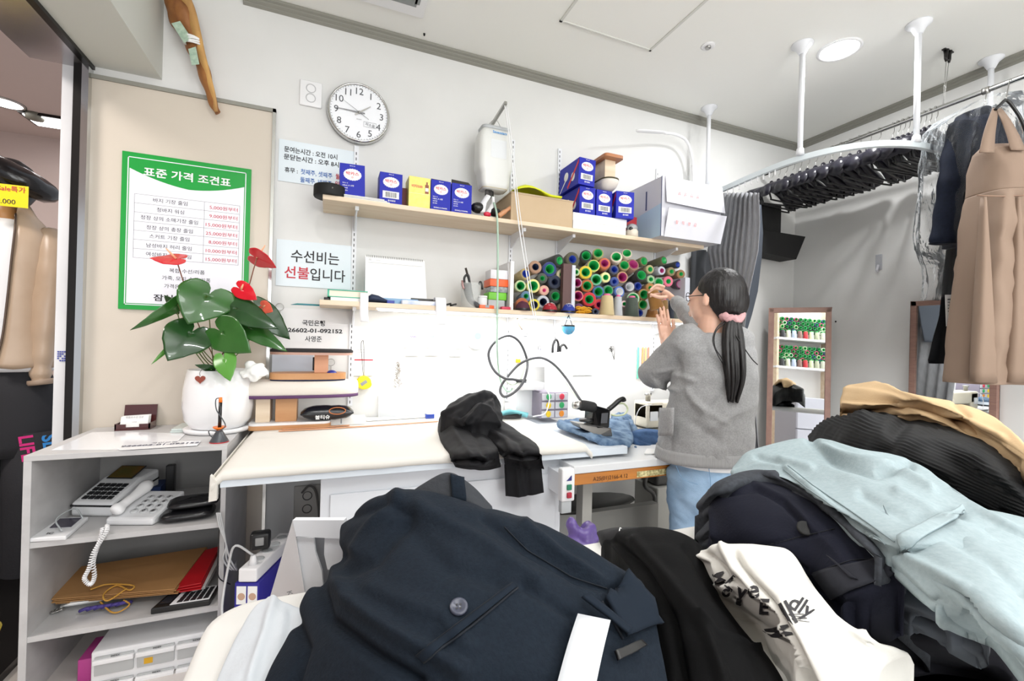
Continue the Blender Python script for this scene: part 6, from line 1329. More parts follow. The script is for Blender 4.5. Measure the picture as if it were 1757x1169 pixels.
# sale sign
a_, b_ = LM(-30, 318, -.16), LM(49, 320, -.16); zt_ = LM(20, 317, -.16).z; zb_ = LM(20, 355, -.16).z
sg = root('sale_sign', ((a_.x+b_.x)/2, YM-.16, zb_), 'yellow handwritten sale price card in front of the leather jacket', 'sign')
MB().box((a_.x, YM-.16, zb_), (b_.x, YM-.157, zt_)).build('card', mat('card_yellow', 0xF6DC20, .3), sg, bevel=.001)
mb = MB(); mb.text('★Sale특가', .028, V((b_.x-.07, YM-.161, zt_-.03)), X_, Z_, 0, .01); mb.build('red_lettering', M_RED, sg)
mb = MB(); mb.text('19.000', .03, V((b_.x-.08, YM-.161, zb_+.012)), X_, Z_); mb.build('black_lettering', M_INK, sg)
# potted leaves on the mall floor
c = PY(2, 1090, 2.0); r = root('mall_plant', (c.x, 2.0, 0), 'long-leaved plant in a yellow-wrapped pot on the mall floor', 'plant')
c = V((c.x-.12, 2.0, 0)); zc = PY(5, 1100, 2.0).z
MB().lathe([(.07, max(zc-.12, .02)), (.1, max(zc, .1)), (.11, max(zc, .1)+.03)], (c.x, 2.0, 0)).build('yellow_wrap', mat('yellow_wrap', 0xC9B428, .3, bump=(9, 1)), r)
random.seed(8)
for k in range(16):
    t = random.uniform(-1.6, .7); L = random.uniform(.25, .42); q0 = V((c.x, 2.0, max(zc, .1)+.02)); tip = q0+V((L*.55*sin(t), -.12*random.random(), L*(.6+.4*cos(t)))); md = q0.lerp(tip, .5)+V((0, 0, .05))
    pts = smooth_path([q0, md, tip], 8); mb = MB(); mb.grid([[p+V((s_*.013*sin(pi*min(.98, .1+i/len(pts)*.9)), 0, abs(s_)*.004)) for s_ in (-1, 0, 1)] for i, p in enumerate(pts)]); mb.build('leaf', M_LEAF, r, solid=.001)
slab('trim_floor_plinth', (-3, 2.05, 0), (-1.0, 2.9, .03), M_DARKMETAL)
# ================================================================ BOOTH RAIL, CURTAIN
RZ = 2.186
arc = smooth_path([V((2.27, WALL-.01, RZ)), V((2.262, 2.13, RZ)), V((2.234, 1.855, RZ)), V((2.234, 1.64, RZ)), V((2.292, 1.465, RZ)), V((2.392, 1.352, RZ)), V((2.536, 1.283, RZ)), V((2.69, 1.262, RZ)), V((2.9, 1.26, RZ)), V((RIGHT-.005, 1.26, RZ))], 6)
M_RAIL = mat('rail_white', 0xDDE6EA, .35)
r = root('curtain_rail', (2.3, 1.6, RZ), 'white curved curtain rail hung from the ceiling on posts', 'curtain rail')
rows = []
for i, p in enumerate(arc):
    t = (arc[min(i+1, len(arc)-1)]-arc[max(i-1, 0)]).normalized(); n = V((-t.y, t.x, 0)); rows.append([p+n*a+Z_*b for a, b in ((-.011, -.014), (.011, -.014), (.011, .014), (-.011, .014))])
MB().ring_loft(rows, sm=False).build('track', M_RAIL, r)
for (x, y, z0) in ((2.27, 2.259, RZ), (2.215, 1.593, RZ), (2.565, 1.27, RZ), (3.221, 1.27, RZ)):
    po = MB().cyl((x, y, z0+.012), (x, y, CEIL-.02), .0125, n=20).build('post', M_WHITEP, r)
    MB().lathe([(.05, 0), (.05, -.006), (.03, -.022), (.017, -.05), (.0127, -.052)], (x, y, CEIL), n=28).build('flange', M_WHITEP, po)
    MB().lathe([(.02, .0), (.016, .03), (.0127, .032)], (x, y, z0+.01), n=20).build('foot', M_WHITEP, po)
# curtain bunched on the left part of the rail
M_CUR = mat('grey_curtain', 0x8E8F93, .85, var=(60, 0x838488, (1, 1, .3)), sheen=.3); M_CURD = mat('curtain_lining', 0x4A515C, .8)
r = root('booth_curtain', (2.25, 2.0, 0), 'grey fitting-booth curtain bunched and tied on the rail behind the person', 'curtain')
YA, YBk = 2.3, 1.86
def cur_rows(spec, nf, amp, y0, y1, N=150, seed=0):
    rows = []
    for (yy, xl, xr) in spec:
        row = []
        for i in range(N+1):
            s_ = i/N; Yv = y0+(y1-y0)*s_; p = PY(xl+(xr-xl)*s_, yy, Yv); a_ = 2*pi*nf*s_+1.3*sin(3*s_+seed)
            row.append(p+V((-.9, -.45, 0))*(amp*sin(a_)*(.75+.35*sin(7*s_+yy*.01))))
        rows.append(row)
    up = []
    for i in range(len(rows)-1):
        for k in range(6): up.append([a.lerp(b, k/6) for a, b in zip(rows[i], rows[i+1])])
    up.append(rows[-1]); return up
MB().grid(cur_rows([(331, 1236, 1302), (380, 1224, 1304), (430, 1214, 1301), (500, 1228, 1286), (560, 1240, 1278), (620, 1240, 1286), (700, 1238, 1296), (790, 1232, 1304), (960, 1225, 1312)], 9, .014, YA, YBk)).build('curtain_cloth', M_CUR, r, solid=.003)
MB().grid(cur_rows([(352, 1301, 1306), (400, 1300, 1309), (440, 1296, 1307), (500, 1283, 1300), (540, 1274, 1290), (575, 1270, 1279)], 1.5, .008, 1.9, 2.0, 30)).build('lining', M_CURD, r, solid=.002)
for i in range(9): p = arc[7+i]-Z_*.014; MB().tube([p, p-Z_*.03], .004, 6).build('hook', M_WHITE, r)
a, b = PY(1186, 430, 2.36), PY(1236, 430, 2.33); zz = PY(1200, 429, 2.36).z
tag(MB().grid([[V((a.x+(b.x-a.x)*i/12, 2.36-.02*sin(i*1.4), z)) for i in range(13)] for z in (zz, .9)]).build('dark_cloth', mat('dark_grey_cloth', 0x45474B, .85), solid=.003), 'dark grey cloth hanging between the thread cones and the curtain', 'cloth')
# black box-like bags on the wall above the booth
YK = 2.27; a, b = PY(1300, 345, YK), PY(1340, 400, YK); c_ = PY(1378, 407, YK); d_ = PY(1362, 446, YK)
r = root('black_storage_bag', ((a.x+c_.x)/2, 2.33, d_.z), 'big matte black storage bag hanging below the black hangers', 'bag')
MB().box((a.x, YK, b.z-.03), (b.x, WALL-.01, a.z), bev=.004).build('upper_part', M_MATTEBLACK, r)
MB().prism([(a.x, YK-.02, c_.z), (c_.x, YK-.02, c_.z), (d_.x, YK-.02, d_.z), (a.x, YK-.02, d_.z+.02)], (0, .13, 0)).build('lower_part', M_MATTEBLACK, r, bevel=.003)
# ================================================================ CLOTHES ROD AND HANGERS
RX, RH = 2.9, 2.465
r = root('clothes_rod', (RX, 1.2, RH), 'long shiny steel clothes rod along the right wall', 'rod')
MB().cyl((RX, -1.0, RH), (RX, 2.33, RH), .0125, n=24).build('tube', M_CHROME, r)
MB().cyl((RX, 2.32, RH), (RX, 2.345, RH), .016, n=24).build('end_cap', M_DARKMETAL, r)
for k, yy in enumerate((1.16, .9)): MB().cyl((RX, yy-.012, RH), (RX, yy+.012, RH), .0165, n=20).build('clamp', M_STEEL, r)
for yy in (1.323, -.6):
    w_ = MB()
    for dx in (-.012, .012): w_.tube([(RX+.03+dx, yy, CEIL-.05), (RX+dx*.3, yy, RH+.01)], .0012, 5)
    wo = w_.build('hanging_wire', M_STEEL, r)
    m2 = MB()
    for dx in (-.014, .014): m2.lathe([(.004, -.06), (.008, -.045), (.009, -.02), (.012, 0)], (RX+.03+dx, yy, CEIL), n=12); m2.box((RX+.005+dx, yy-.008, CEIL-.006), (RX+.055+dx, yy+.008, CEIL))
    m2.build('ceiling_anchor', M_DARKMETAL, wo)
M_HGR = mat('hanger_plastic', 0x24232C, .28)
def hanger_proto():
    r = root('coat_hanger', (0, 0, 0), '', 'coat hanger')
    mb = MB(); rows = []
    for i in range(21):
        s = -1+2*i/20; x = .225*s; z = -.13-.09*abs(s)**1.5; wy = .016+.03*abs(s)**2; hz = .026+.02*abs(s)**3*(1 if abs(s) < .97 else .5)
        rows.append([V((x, .012*abs(s)+wy*cos(t), z+hz*sin(t))) for t in [j*2*pi/12 for j in range(12)]])
    mb.ring_loft(rows); mb.ball((0, 0, -.095), (.02, .012, .025)); mb.build('shoulders', M_HGR, r, world=False)
    MB().tube(smooth_path([V((-.19, .01, -.2)), V((-.18, 0, -.265)), V((-.15, 0, -.275)), V((.15, 0, -.275)), V((.18, 0, -.265)), V((.19, .01, -.2))], 4), .0055, 8).build('trouser_bar', M_BLACK, r, world=False)
    MB().tube(smooth_path([V((0, 0, -.1)), V((0, 0, -.05)), V((.012, 0, -.035)), V((.018, 0, -.01)), V((.012, 0, .012)), V((0, 0, .0165)), V((-.012, 0, .012)), V((-.018, 0, 0))], 5), .0017, 6).build('hook', M_STEEL, r, world=False)
    return r
hp = hanger_proto(); random.seed(12)
ys = [2.29-.052*i for i in range(14)]+[1.545-.024*i for i in range(9)]
for i, yy in enumerate(ys):
    M = Matrix.Translation((RX, yy, RH)) @ Matrix.Rotation(random.uniform(-.16, .16), 4, 'Z') @ Matrix.Rotation(random.uniform(-.03, .03), 4, 'Y')
    lab, g = ('empty black coat hanger in the loose row above the black storage bag', 'empty hangers in the loose row') if i < 14 else ('empty black coat hanger in the tight bunch near the bagged suit', 'empty hangers in the tight bunch')
    if i == 0: hp.matrix_world = M; W[hp.name] = M.copy(); hp['label'] = lab; hp['group'] = g
    else: dup(hp, M, lab, g)
# ---- hanging garments: stacked cross-sections with soft vertical folds
def hang(name, m, par, rows, d, th, nf=7, amp=.006, N=64, seed=0, dd=None, solid=0, cap=True, open_top=False):
    R_ = []
    spec = []; rows = [tuple(q)+(1, 1)[len(q)-3:] for q in rows]
    for i in range(len(rows)-1):
        a, b = rows[i], rows[i+1]
        for k in range(5): spec.append([a[j]+(b[j]-a[j])*k/5 for j in range(len(a))])
    spec.append(list(rows[-1]))
    for q in spec:
        yy, xl, xr = q[:3]; t_ = th*(q[3] if len(q) > 3 else 1); f = q[4] if len(q) > 4 else 1
        a, b = PD(xl, yy, d), PD(xr, yy, d); c = (a+b)/2; rt = (b-a); hw = rt.length/2; rt.normalize(); fw = V((_f.x, _f.y, 0)).normalized(); ring = []
        for j in range(N):
            t = 2*pi*j/N; ex = abs(cos(t))**.7*(1 if cos(t) > 0 else -1); ey = abs(sin(t))**.7*(1 if sin(t) > 0 else -1)
            w_ = amp*f*(sin(nf*t+seed+1.4*noise.noise(V((t, yy*.008, seed))))+1.2*noise.noise(V((cos(t)*3, yy*.03, seed+5))))
            ring.append(c+rt*(ex*(hw+w_*.4))+fw*(ey*(t_+w_*1.4)))
        R_.append(ring)
    return MB().ring_loft(R_, cap=cap).build(name, m, par)
M_NAVYS = mat('navy_suiting', 0x161C2C, .85, var=(80, 0x121826), spec=.2)
M_BLACKS = mat('black_suiting', 0x08090C, .9, spec=.15)
dS = 2.1
r = root('navy_suit', PD(1650, 430, dS), 'navy suit jacket with trousers hanging under a clear plastic cover', 'suit')
hang('trousers', M_BLACKS, r, [(428, 1628, 1662), (470, 1622, 1664), (540, 1614, 1668), (585, 1603, 1672), (618, 1594, 1676), (624, 1595, 1676)], dS+.04, .03, 4, .003)
hang('jacket', M_NAVYS, r, [(188, 1672, 1690, .5, .3), (196, 1650, 1702, .8, .5), (215, 1643, 1716), (260, 1634, 1718), (330, 1630, 1720), (400, 1628, 1708), (425, 1626, 1700, .8)], dS+.05, .075, 5, .003)
sl = smooth_path([PD(1652, 215, dS-.03), PD(1640, 262, dS-.04), PD(1633, 310, dS-.05), PD(1626, 360, dS-.05), PD(1618, 410, dS-.05), PD(1617, 418, dS-.05)], 6); n = len(sl)
MB().tube(sl, [.05+.0025*sin(i*1.1)-.004*i/n for i in range(n)], 20, flat=.8).build('sleeve', M_NAVYS, r)
sl = smooth_path([PD(1690, 205, dS-.03), PD(1684, 262, dS-.05), PD(1676, 330, dS-.06), PD(1668, 400, dS-.06), PD(1664, 428, dS-.06)], 6)
MB().tube(sl, [.05+.0025*sin(i*1.3) for i in range(len(sl))], 20, flat=.8).build('sleeve', M_NAVYS, r)
MB().tube(smooth_path([PD(1680, 190, dS+.03), PD(1690, 178, dS+.03), PD(1691, 170, dS+.03), PX(1693, 160, RX), PX(1698, 152, RX)], 5), .002, 6).build('hanger_hook', M_STEEL, r)
t_ = MB().box((0, 0, 0), (1, 1, 1)); a, b = PD(1622, 506, dS-.04), PD(1640, 506, dS-.04); c2, d2 = PD(1624, 560, dS-.04), PD(1641, 558, dS-.04)
tg = MB().prism([a, b, d2, c2], (0, .0015, 0)).build('paper_tag', M_PAPER, r)
mb = MB(); rt = (b-a).normalized(); dn = (c2-a).normalized()
for k in range(5): q = a+rt*.008+dn*(.018+.014*k)-Y_*.001; mb.prism([q, q+rt*(.03-.004*(k % 3)), q+rt*(.03-.004*(k % 3))+dn*(.004 if k else .007), q+dn*(.004 if k else .007)], (0, -.0005, 0))
mb.build('print', mat('tag_grey', 0x6F7072, .6), tg)
# clear plastic garment cover
mm = mat('garment_film', 0xEFF3F6, .06)
nt = mm.node_tree; L_n = nt.links.new; N_n = nt.nodes.new
tc = N_n('ShaderNodeTexCoord'); nz = N_n('ShaderNodeTexNoise'); bp = N_n('ShaderNodeBump'); mp = N_n('ShaderNodeMapping'); mp.inputs['Scale'].default_value = (1, 1, .5)
nz.inputs['Scale'].default_value = 24; nz.inputs['Detail'].default_value = 3; bp.inputs['Strength'].default_value = 1; bp.inputs['Distance'].default_value = .022
gl = nt.nodes['Principled BSDF']; gl.inputs['Roughness'].default_value = .12; tr = N_n('ShaderNodeBsdfTransparent'); mx_ = N_n('ShaderNodeMixShader'); lw = N_n('ShaderNodeLayerWeight'); lw.inputs[0].default_value = .3
L_n(tc.outputs['Object'], mp.inputs[0]); L_n(mp.outputs[0], nz.inputs[0]); L_n(nz.outputs[0], bp.inputs['Height']); L_n(bp.outputs[0], gl.inputs['Normal']); L_n(bp.outputs[0], lw.inputs['Normal'])
L_n(lw.outputs['Fresnel'], mx_.inputs[0]); L_n(tr.outputs[0], mx_.inputs[1]); L_n(gl.outputs[0], mx_.inputs[2]); L_n(mx_.outputs[0], nt.nodes['Material Output'].inputs[0])
rc = root('plastic_garment_cover', PD(1650, 510, dS), 'crinkled clear plastic cover over the navy suit', 'garment cover')
hang('film', mm, rc, [(180, 1668, 1704, .6), (192, 1640, 1722, 1), (212, 1618, 1728), (280, 1612, 1728), (360, 1606, 1722), (420, 1602, 1712), (450, 1608, 1700, .7), (505, 1604, 1672, .6), (512, 1603, 1672, .6)], dS, .17, 9, .012, 90, 3, cap=False)
# tan dresses
M_TAN = mat('tan_crepe', 0x8A7565, .8, var=(4, 0x867161)); dD = 1.86
def dress(name, label, d, rows_top, rows_skirt, straps, m, seed):
    r = root(name, PD(rows_skirt[-1][1], rows_skirt[-1][0], d), label, 'dress')
    hang('bodice', m, r, rows_top, d, .085, 3, .004, 64, seed)
    hang('skirt', m, r, rows_skirt, d, .11, 6, .012, 110, seed+2)
    for pts in straps:
        P_ = [PD(x, y, d+dd_) for x, y, dd_ in pts]; rt = V((cos(YAW), -sin(YAW), 0)); mb = MB()
        sp = smooth_path(P_, 5); mb.grid([[p-rt*(.012+.018*i/len(sp)), p+rt*(.012+.018*i/len(sp))] for i, p in enumerate(sp)]); mb.build('strap', m, r, solid=.004)
    return r
r = dress('tan_dress', 'tan sleeveless dress with wide straps and box pleats, front one at the right', dD,
      [(250, 1688, 1752, .25, .1), (262, 1680, 1764, .7, .2), (290, 1678, 1770), (320, 1676, 1768), (335, 1676, 1768)],
      [(335, 1675, 1769, .85, .2), (345, 1674, 1772, .9, .6), (400, 1668, 1782), (490, 1655, 1796), (580, 1645, 1808), (650, 1636, 1817), (657, 1637, 1817)],
      [[(1708, 186, .02), (1703, 205, -.03), (1697, 232, -.06), (1693, 262, -.075)], [(1713, 186, .02), (1725, 205, -.04), (1738, 232, -.07), (1747, 258, -.08)]], M_TAN, 1)
MB().tube([PD(1676, 335, dD-.078), PD(1690, 336, dD-.088), PD(1720, 337, dD-.09), PD(1766, 335, dD-.082)], .0025, 6).build('waist_seam', mat('tan_seam', 0x8D7260, .8), r)
# box pleat shadows: real pleats as inset panels
for xx in (1687, 1745):
    hang('pleat', M_TAN, r, [(339, xx-2, xx+3, .2, 0), (450, xx-8, xx+8, .4, .3), (560, xx-14, xx+14, .5, .4), (656, xx-20, xx+19, .5, .4)], dD-.085, .05, 3, .002, 30, 2)
r2 = dress('tan_dress', 'second tan dress hanging behind the front one, only its edge showing', dD+.28,
      [(300, 1702, 1790, .6, .2), (350, 1706, 1790)], [(350, 1706, 1790, .8), (480, 1700, 1800), (600, 1690, 1810), (640, 1688, 1812)], [[(1752, 205, 0), (1756, 250, -.04), (1762, 300, -.08)]], mat('tan_crepe2', 0x7E6A5C, .8), 5)
r = root('dress_hanger', PX(1735, 150, RX), 'black slim wire-like hanger holding the front tan dress', 'coat hanger')
MB().tube(smooth_path([PX(1738, 140, RX), PX(1733, 136, RX)-Z_*.0, PD(1730, 150, 1.95), PD(1726, 170, 1.9)], 5), .002, 6).build('hook', M_STEEL, r)
MB().tube(smooth_path([PD(1708, 188, dD), PD(1716, 180, dD), PD(1727, 172, dD), PD(1740, 186, dD), PD(1752, 205, dD), PD(1760, 225, dD)], 6), .006, 8).build('frame', M_BLACK, r)
# ================================================================ MIRRORS
M_MIR = mat('mirror_glass', 0xF4F6F5, .012, 1); M_FRM = mat('brown_frame', 0xA38072, .5, var=(20, 0x96746A, (1, 1, 6)))
a, b = PX(1565, 518, 3.275), PX(1715, 520, 3.275); z1 = PX(1565, 518, 3.275).z; fw = .028
r = root('wall_mirror', (3.28, (a.y+b.y)/2, .55), 'brown-framed mirror on the right wall behind the hanging dresses', 'mirror')
y1, y0 = a.y, b.y; z0 = .6
mb = MB(); mb.box((3.262, y0, z0), (3.298, y0+fw, z1)); mb.box((3.262, y1-fw, z0), (3.298, y1, z1)); mb.box((3.262, y0, z1-fw), (3.298, y1, z1)); mb.box((3.262, y0, z0), (3.298, y1, z0+fw)); mb.build('frame', M_FRM, r, bevel=.002)
MB().box((3.272, y0+fw*.9, z0+fw*.9), (3.29, y1-fw*.9, z1-fw*.9)).build('glass', M_MIR, r)
# leaning mirror in the corner
TL, TR = PD(1320, 528, 3.25), PD(1427, 530, 3.05); 
ctr = (TL+TR)/2
azim = atan2(ctr.x, ctr.y); delta = radians(-4.0); tilt = radians(3.2)
nh = V((-sin(azim+delta), -cos(azim+delta), 0)); nrm = (nh*cos(tilt)+Z_*sin(tilt)).normalized(); rgt = V((-nh.y, nh.x, 0)); upv = nrm.cross(rgt); upv = upv if upv.z > 0 else -upv
Wm = (TR-TL).length; Hm = 1.72; top = ctr
M = Matrix(((rgt.x, upv.x, nrm.x, top.x), (rgt.y, upv.y, nrm.y, top.y), (rgt.z, upv.z, nrm.z, top.z), (0, 0, 0, 1)))
r = root('leaning_mirror', (0, 0, 0), 'tall brown-framed mirror leaning in the corner by the curtain', 'mirror', M=M)
hw = Wm/2; fw = .032
mb = MB(); mb.box((-hw, -Hm, -.02), (-hw+fw, 0, .012)); mb.box((hw-fw, -Hm, -.02), (hw, 0, .012)); mb.box((-hw, -fw, -.02), (hw, 0, .012)); mb.box((-hw, -Hm, -.02), (hw, -Hm+fw, .012)); mb.build('frame', M_FRM, r, world=False, bevel=.003)
MB().box((-hw+fw*.9, -Hm+fw*.9, -.016), (hw-fw*.9, -fw*.9, .002)).build('glass', M_MIR, r, world=False)
# what stands behind the camera and shows in the leaning mirror
def refl(p): return p-nrm*2*((p-top).dot(nrm))
dR = 6.6
def RF(x, y, d=dR): return refl(PD(x, y, d))
o = RF(1372, 629); ux = (RF(1412, 629)-RF(1330, 629)); ux.z = 0; ux.normalize(); uy = V((-ux.y, ux.x, 0)); 
Mr = Matrix(((ux.x, uy.x, 0, o.x), (ux.y, uy.y, 0, o.y), (0, 0, 1, 0), (0, 0, 0, 1))); away = 1 if uy.dot(ctr-o) < 0 else -1
sF = lambda y: RF(1372, y).z
r = root('thread_rack', (0, 0, 0), 'white two-shelf thread rack behind the camera, seen in the leaning mirror', 'shelf', M=Mr)
zA, zB = sF(580), sF(630)
for z in (zA, zB): MB().box((-.34, min(0, away*.25), z-.03), (.5, max(0, away*.25), z)).build('shelf', M_WHITE, r, world=False)
for x in (-.33, .47): MB().box((x, min(away*.01, away*.24), 0), (x+.03, max(away*.01, away*.24), zA+.5)).build('upright', M_WOODL, r, world=False)
MB().box((-.35, min(away*.25, away*.27), 0), (.5, max(away*.25, away*.27), zA+.5)).build('back_panel', M_WHITE, r, world=False)
cols = [0x1F5A34, 0x2A6B3C, 0x18402C, 0x3D8A50, 0x2B6F48, 0xC0406A, 0x20306A, 0x7A2040, 0xCFE0C4, 0x3C3C40, 0x2F7F4A, 0xB8D0A0]
random.seed(31); protos = {}
def local(x, y, z, rot): return Mr @ Matrix.Translation((x, y, z)) @ rot
RT = Matrix.Rotation(radians(90 if away < 0 else -90), 4, 'X')
for zi, zz in enumerate((zA, zB)):
    for row in range(4):
        for i in range(11):
            c_ = random.choice(cols); x = -.27+.068*i+(.034 if row % 2 else 0); z = zz+.11+.058*row if True else 0
            if x > .44: continue
            M = local(x, away*.04, z, RT); lab = 'thread cone lying on the %s shelf of the mirrored thread rack' % ('upper', 'lower')[zi]; g = 'rack cones on the %s shelf' % ('upper', 'lower')[zi]
            if c_ not in protos:
                protos[c_] = root('rack_thread_cone', (0, 0, 0), lab, 'thread cone', g, M=M); cone_parts(protos[c_], .032, .019, .15, c_, 'g')
            else: dup(protos[c_], M, lab, g)
    pr2 = {}
    for i, c_ in enumerate((0x35363A, 0xE0E4CC, 0xB8C4E0, 0x8A6A60, 0xC03038, 0xC8D8B0, 0xB0B49C, 0xBCC0B0)):
        M = local(-.24+.085*i, away*.03, zz, Matrix()); q = root('rack_thread_cone', (0, 0, 0), 'thread cone standing at the front of the %s rack shelf' % ('upper', 'lower')[zi], 'thread cone', 'standing rack cones', M=M); cone_parts(q, .034, 0, .11, c_, 'g', .8, True)
zf = sF(683)
r = root('refrigerator', (0, 0, 0), 'small grey-white two-door refrigerator behind the camera, seen in the leaning mirror', 'refrigerator', M=Mr)
MB().box((-.36, min(away*-.5, away*-.02), .02), (.2, max(away*-.5, away*-.02), zf)).build('body', mat('fridge_side', 0xA8A9B2, .35), r, world=False, bevel=.004)
zs_ = sF(733)
for (za, zb_) in ((.05, zs_-.005), (zs_+.005, zf-.003)):
    MB().box((-.36, min(away*-.54, away*-.5), za), (.2, max(away*-.54, away*-.5), zb_)).build('door', mat('fridge_door', 0xC9CBD8, .3), r, world=False, bevel=.008)
tag(MB().lathe([(.03, 0), (.034, .02), (.034, .12), (.012, .16), (.012, .2)], Mr @ V((.3, -away*.3, 0))+Z_*zf*.6).build('teal_bottle', mat('teal_bottle', 0x3FA6A4, .3)), 'teal bottle beside the refrigerator behind the camera', 'bottle')
# adhesive hook on the right wall
c = PX(1507, 450, 3.29); r = root('adhesive_hook', c, 'clear adhesive hook alone on the right wall', 'hook')
MB().box(c+V((0, -.018, -.05)), c+V((.01, .018, .05)), bev=.003).build('plate', mat('hook_clear', 0xC9CBD2, .1, alpha=.6), r)
MB().tube(smooth_path([c+V((-.002, 0, -.02)), c+V((-.012, 0, -.045)), c+V((-.014, 0, -.055)), c+V((-.004, 0, -.06))], 4), .008, 8).build('hook', mat('hook_white', 0xC4C5CC, .2), r)
c = PX(1434, 552, 3.3); tag(MB().lathe([(.001, 0), (.006, .001)], c, (-1, 0, 0), n=10).build('wall_screw', M_DARKMETAL), 'dark screw in the right wall beside the leaning mirror', 'screw')
# ================================================================ THE WOMAN AT THE SHELF
M_SKIN = mat('skin', 0xE2B7A0, .5, var=(14, 0xDDAE97)); M_SKIN.node_tree.nodes['Principled BSDF'].inputs['Subsurface Weight'].default_value = .12; M_SKIN.node_tree.nodes['Principled BSDF'].inputs['Subsurface Radius'].default_value = (.02, .008, .004)
M_KNIT = mat('grey_knit', 0x9A9A9A, .95, var=(160, 0x8C8C8D), bump=(260, .35), sheen=.15); M_RIB = mat('grey_rib', 0x969696, .95, bump=(220, .7, (1, 1, .06)), sheen=.3)
M_HAIR = mat('black_hair', 0x100D0E, .42, bump=(120, .8, (1, 1, .06))); M_JEAN = mat('light_denim', 0x84A3C2, .85, var=(9, 0x9DBAD6), bump=(180, .25))
RT_ = V((cos(YAW), -sin(YAW), 0)); FW_ = V((_f.x, _f.y, 0)).normalized()
dP = 1.86
def body_rows(spec, d, n=28):
    rows = []
    for i in range(len(spec)-1):
        for k in range(4): t = k/4; rows.append([a+(b-a)*t for a, b in zip(spec[i], spec[i+1])])
    rows.append(list(spec[-1])); out = []
    for y, xl, xr, th, dd in rows:
        a, b = PD(xl, y, d+dd), PD(xr, y, d+dd); c = (a+b)/2; hw = (b-a).length/2
        out.append([c+RT_*hw*abs(cos(t))**.85*(1 if cos(t) > 0 else -1)+FW_*th*abs(sin(t))**.85*(1 if sin(t) > 0 else -1) for t in [2*pi*j/n for j in range(n)]])
    return out
P_ = lambda x, y, Y: PY(x, y, Y)
pr = root('person', (1.53, 1.42, 0), 'person in grey cardigan and light jeans reaching for a thread cone, seen from behind', 'person')
# joints
L_sh, L_el, L_wr = P_(1178, 588, 1.45), P_(1122, 640, 1.62), P_(1142, 597, 1.80)
R_sh, R_el, R_wr = P_(1262, 588, 1.36), P_(1214, 574, 1.66), P_(1158, 515, 1.98)
head = PD(1229, 514, dP)
kk = dP/FPX
mb = MB()
# trunk, neck, head
mb.ring_loft(body_rows([(575, 1200, 1245, .06, 0), (590, 1176, 1270, .085, 0), (620, 1172, 1282, .1, 0), (690, 1176, 1276, .1, 0), (730, 1174, 1272, .1, 0), (790, 1162, 1276, .11, 0), (830, 1156, 1280, .115, 0), (850, 1160, 1276, .1, 0)], dP))
mb.tube([PD(1222, 592, dP), PD(1220, 560, dP), PD(1226, 535, dP)], [.062, .052, .055], 18)
mb.ball(head, (.078, .092, .108), 24)
f_ = (RT_*-.74+FW_*.68).normalized()                     # the way the face points
face = head+f_*.045-Z_*.02; mb.ball(face, (.062, .062, .085), 20)
mb.ball(head+f_*.052-Z_*.075, (.035, .035, .03), 14)    # chin
nz_ = head+f_*.108-Z_*.018; mb.tube([head+f_*.085+Z_*.02, nz_, head+f_*.09-Z_*.03], [.008, .012, .01], 10)
mb.ball(head+f_*.098-Z_*.052, (.018, .018, .007), 10); mb.ball(head+f_*.096-Z_*.063, (.016, .016, .007), 10)
sd_ = f_.cross(Z_)
for s_ in (-1, 1):
    e = head+f_*.088+Z_*.012+sd_*s_*.03; mb.ball(e, (.016, .016, .011), 10)
    er = head+sd_*s_*.086+f_*.014-Z_*.012; mb.tube([er+Z_*.024+f_*.004, er+Z_*.03-f_*.01, er+Z_*.012-f_*.018, er-Z_*.02-f_*.004], [.005, .006, .007, .006], 8); mb.ball(er, (.010, .015, .024), 10)
# arms
def limb(pts, rr, n=14): mb.tube(smooth_path(pts, 5), [rr[0]+(rr[-1]-rr[0])*i/((len(pts)-1)*5) for i in range((len(pts)-1)*5+1)], n)
limb([L_sh, L_el], [.05, .04]); mb.tube([L_sh, L_el], [.048, .04], 14); mb.ball(L_el, .04, 14); mb.tube([L_el, L_wr], [.04, .026], 14)
mb.tube([R_sh, R_el], [.048, .04], 14); mb.ball(R_el, .04, 14); mb.tube([R_el, R_wr], [.04, .025], 14)
mb.ball(L_sh, .05, 14); mb.ball(R_sh, .05, 14)
# left hand raised, palm towards the cones
def finger(pts, r0=.0095, r1=.007): n = len(pts); mb.tube(smooth_path(pts, 4), [r0+(r1-r0)*i/((n-1)*4) for i in range((n-1)*4+1)], 10); mb.ball(V(pts[-1]), r1, 10)
Yh = 1.88
pa, pb = P_(1134, 566, Yh), P_(1151, 568, Yh+.01)
mb.prism([P_(1137, 594, Yh-.05), P_(1150, 594, Yh-.05), P_(1153, 562, Yh+.0), P_(1131, 560, Yh+.0)], (.006, .022, .0)); mb.tube([L_wr, P_(1143, 578, Yh-.01)], [.025, .028], 12, flat=.6)
for (x0, x1, y1) in ((1132.5, 1127, 541), (1138, 1132.5, 529), (1143.5, 1138.5, 527), (1149, 1145, 532)):
    finger([P_(x0, 564, Yh+.012), P_((x0+x1)/2, (564+y1)/2, Yh+.012), P_(x1, y1, Yh+.03)])
finger([P_(1151, 584, Yh-.02), P_(1156, 566, Yh-.02), P_(1155, 550, Yh-.01)], .012, .009)
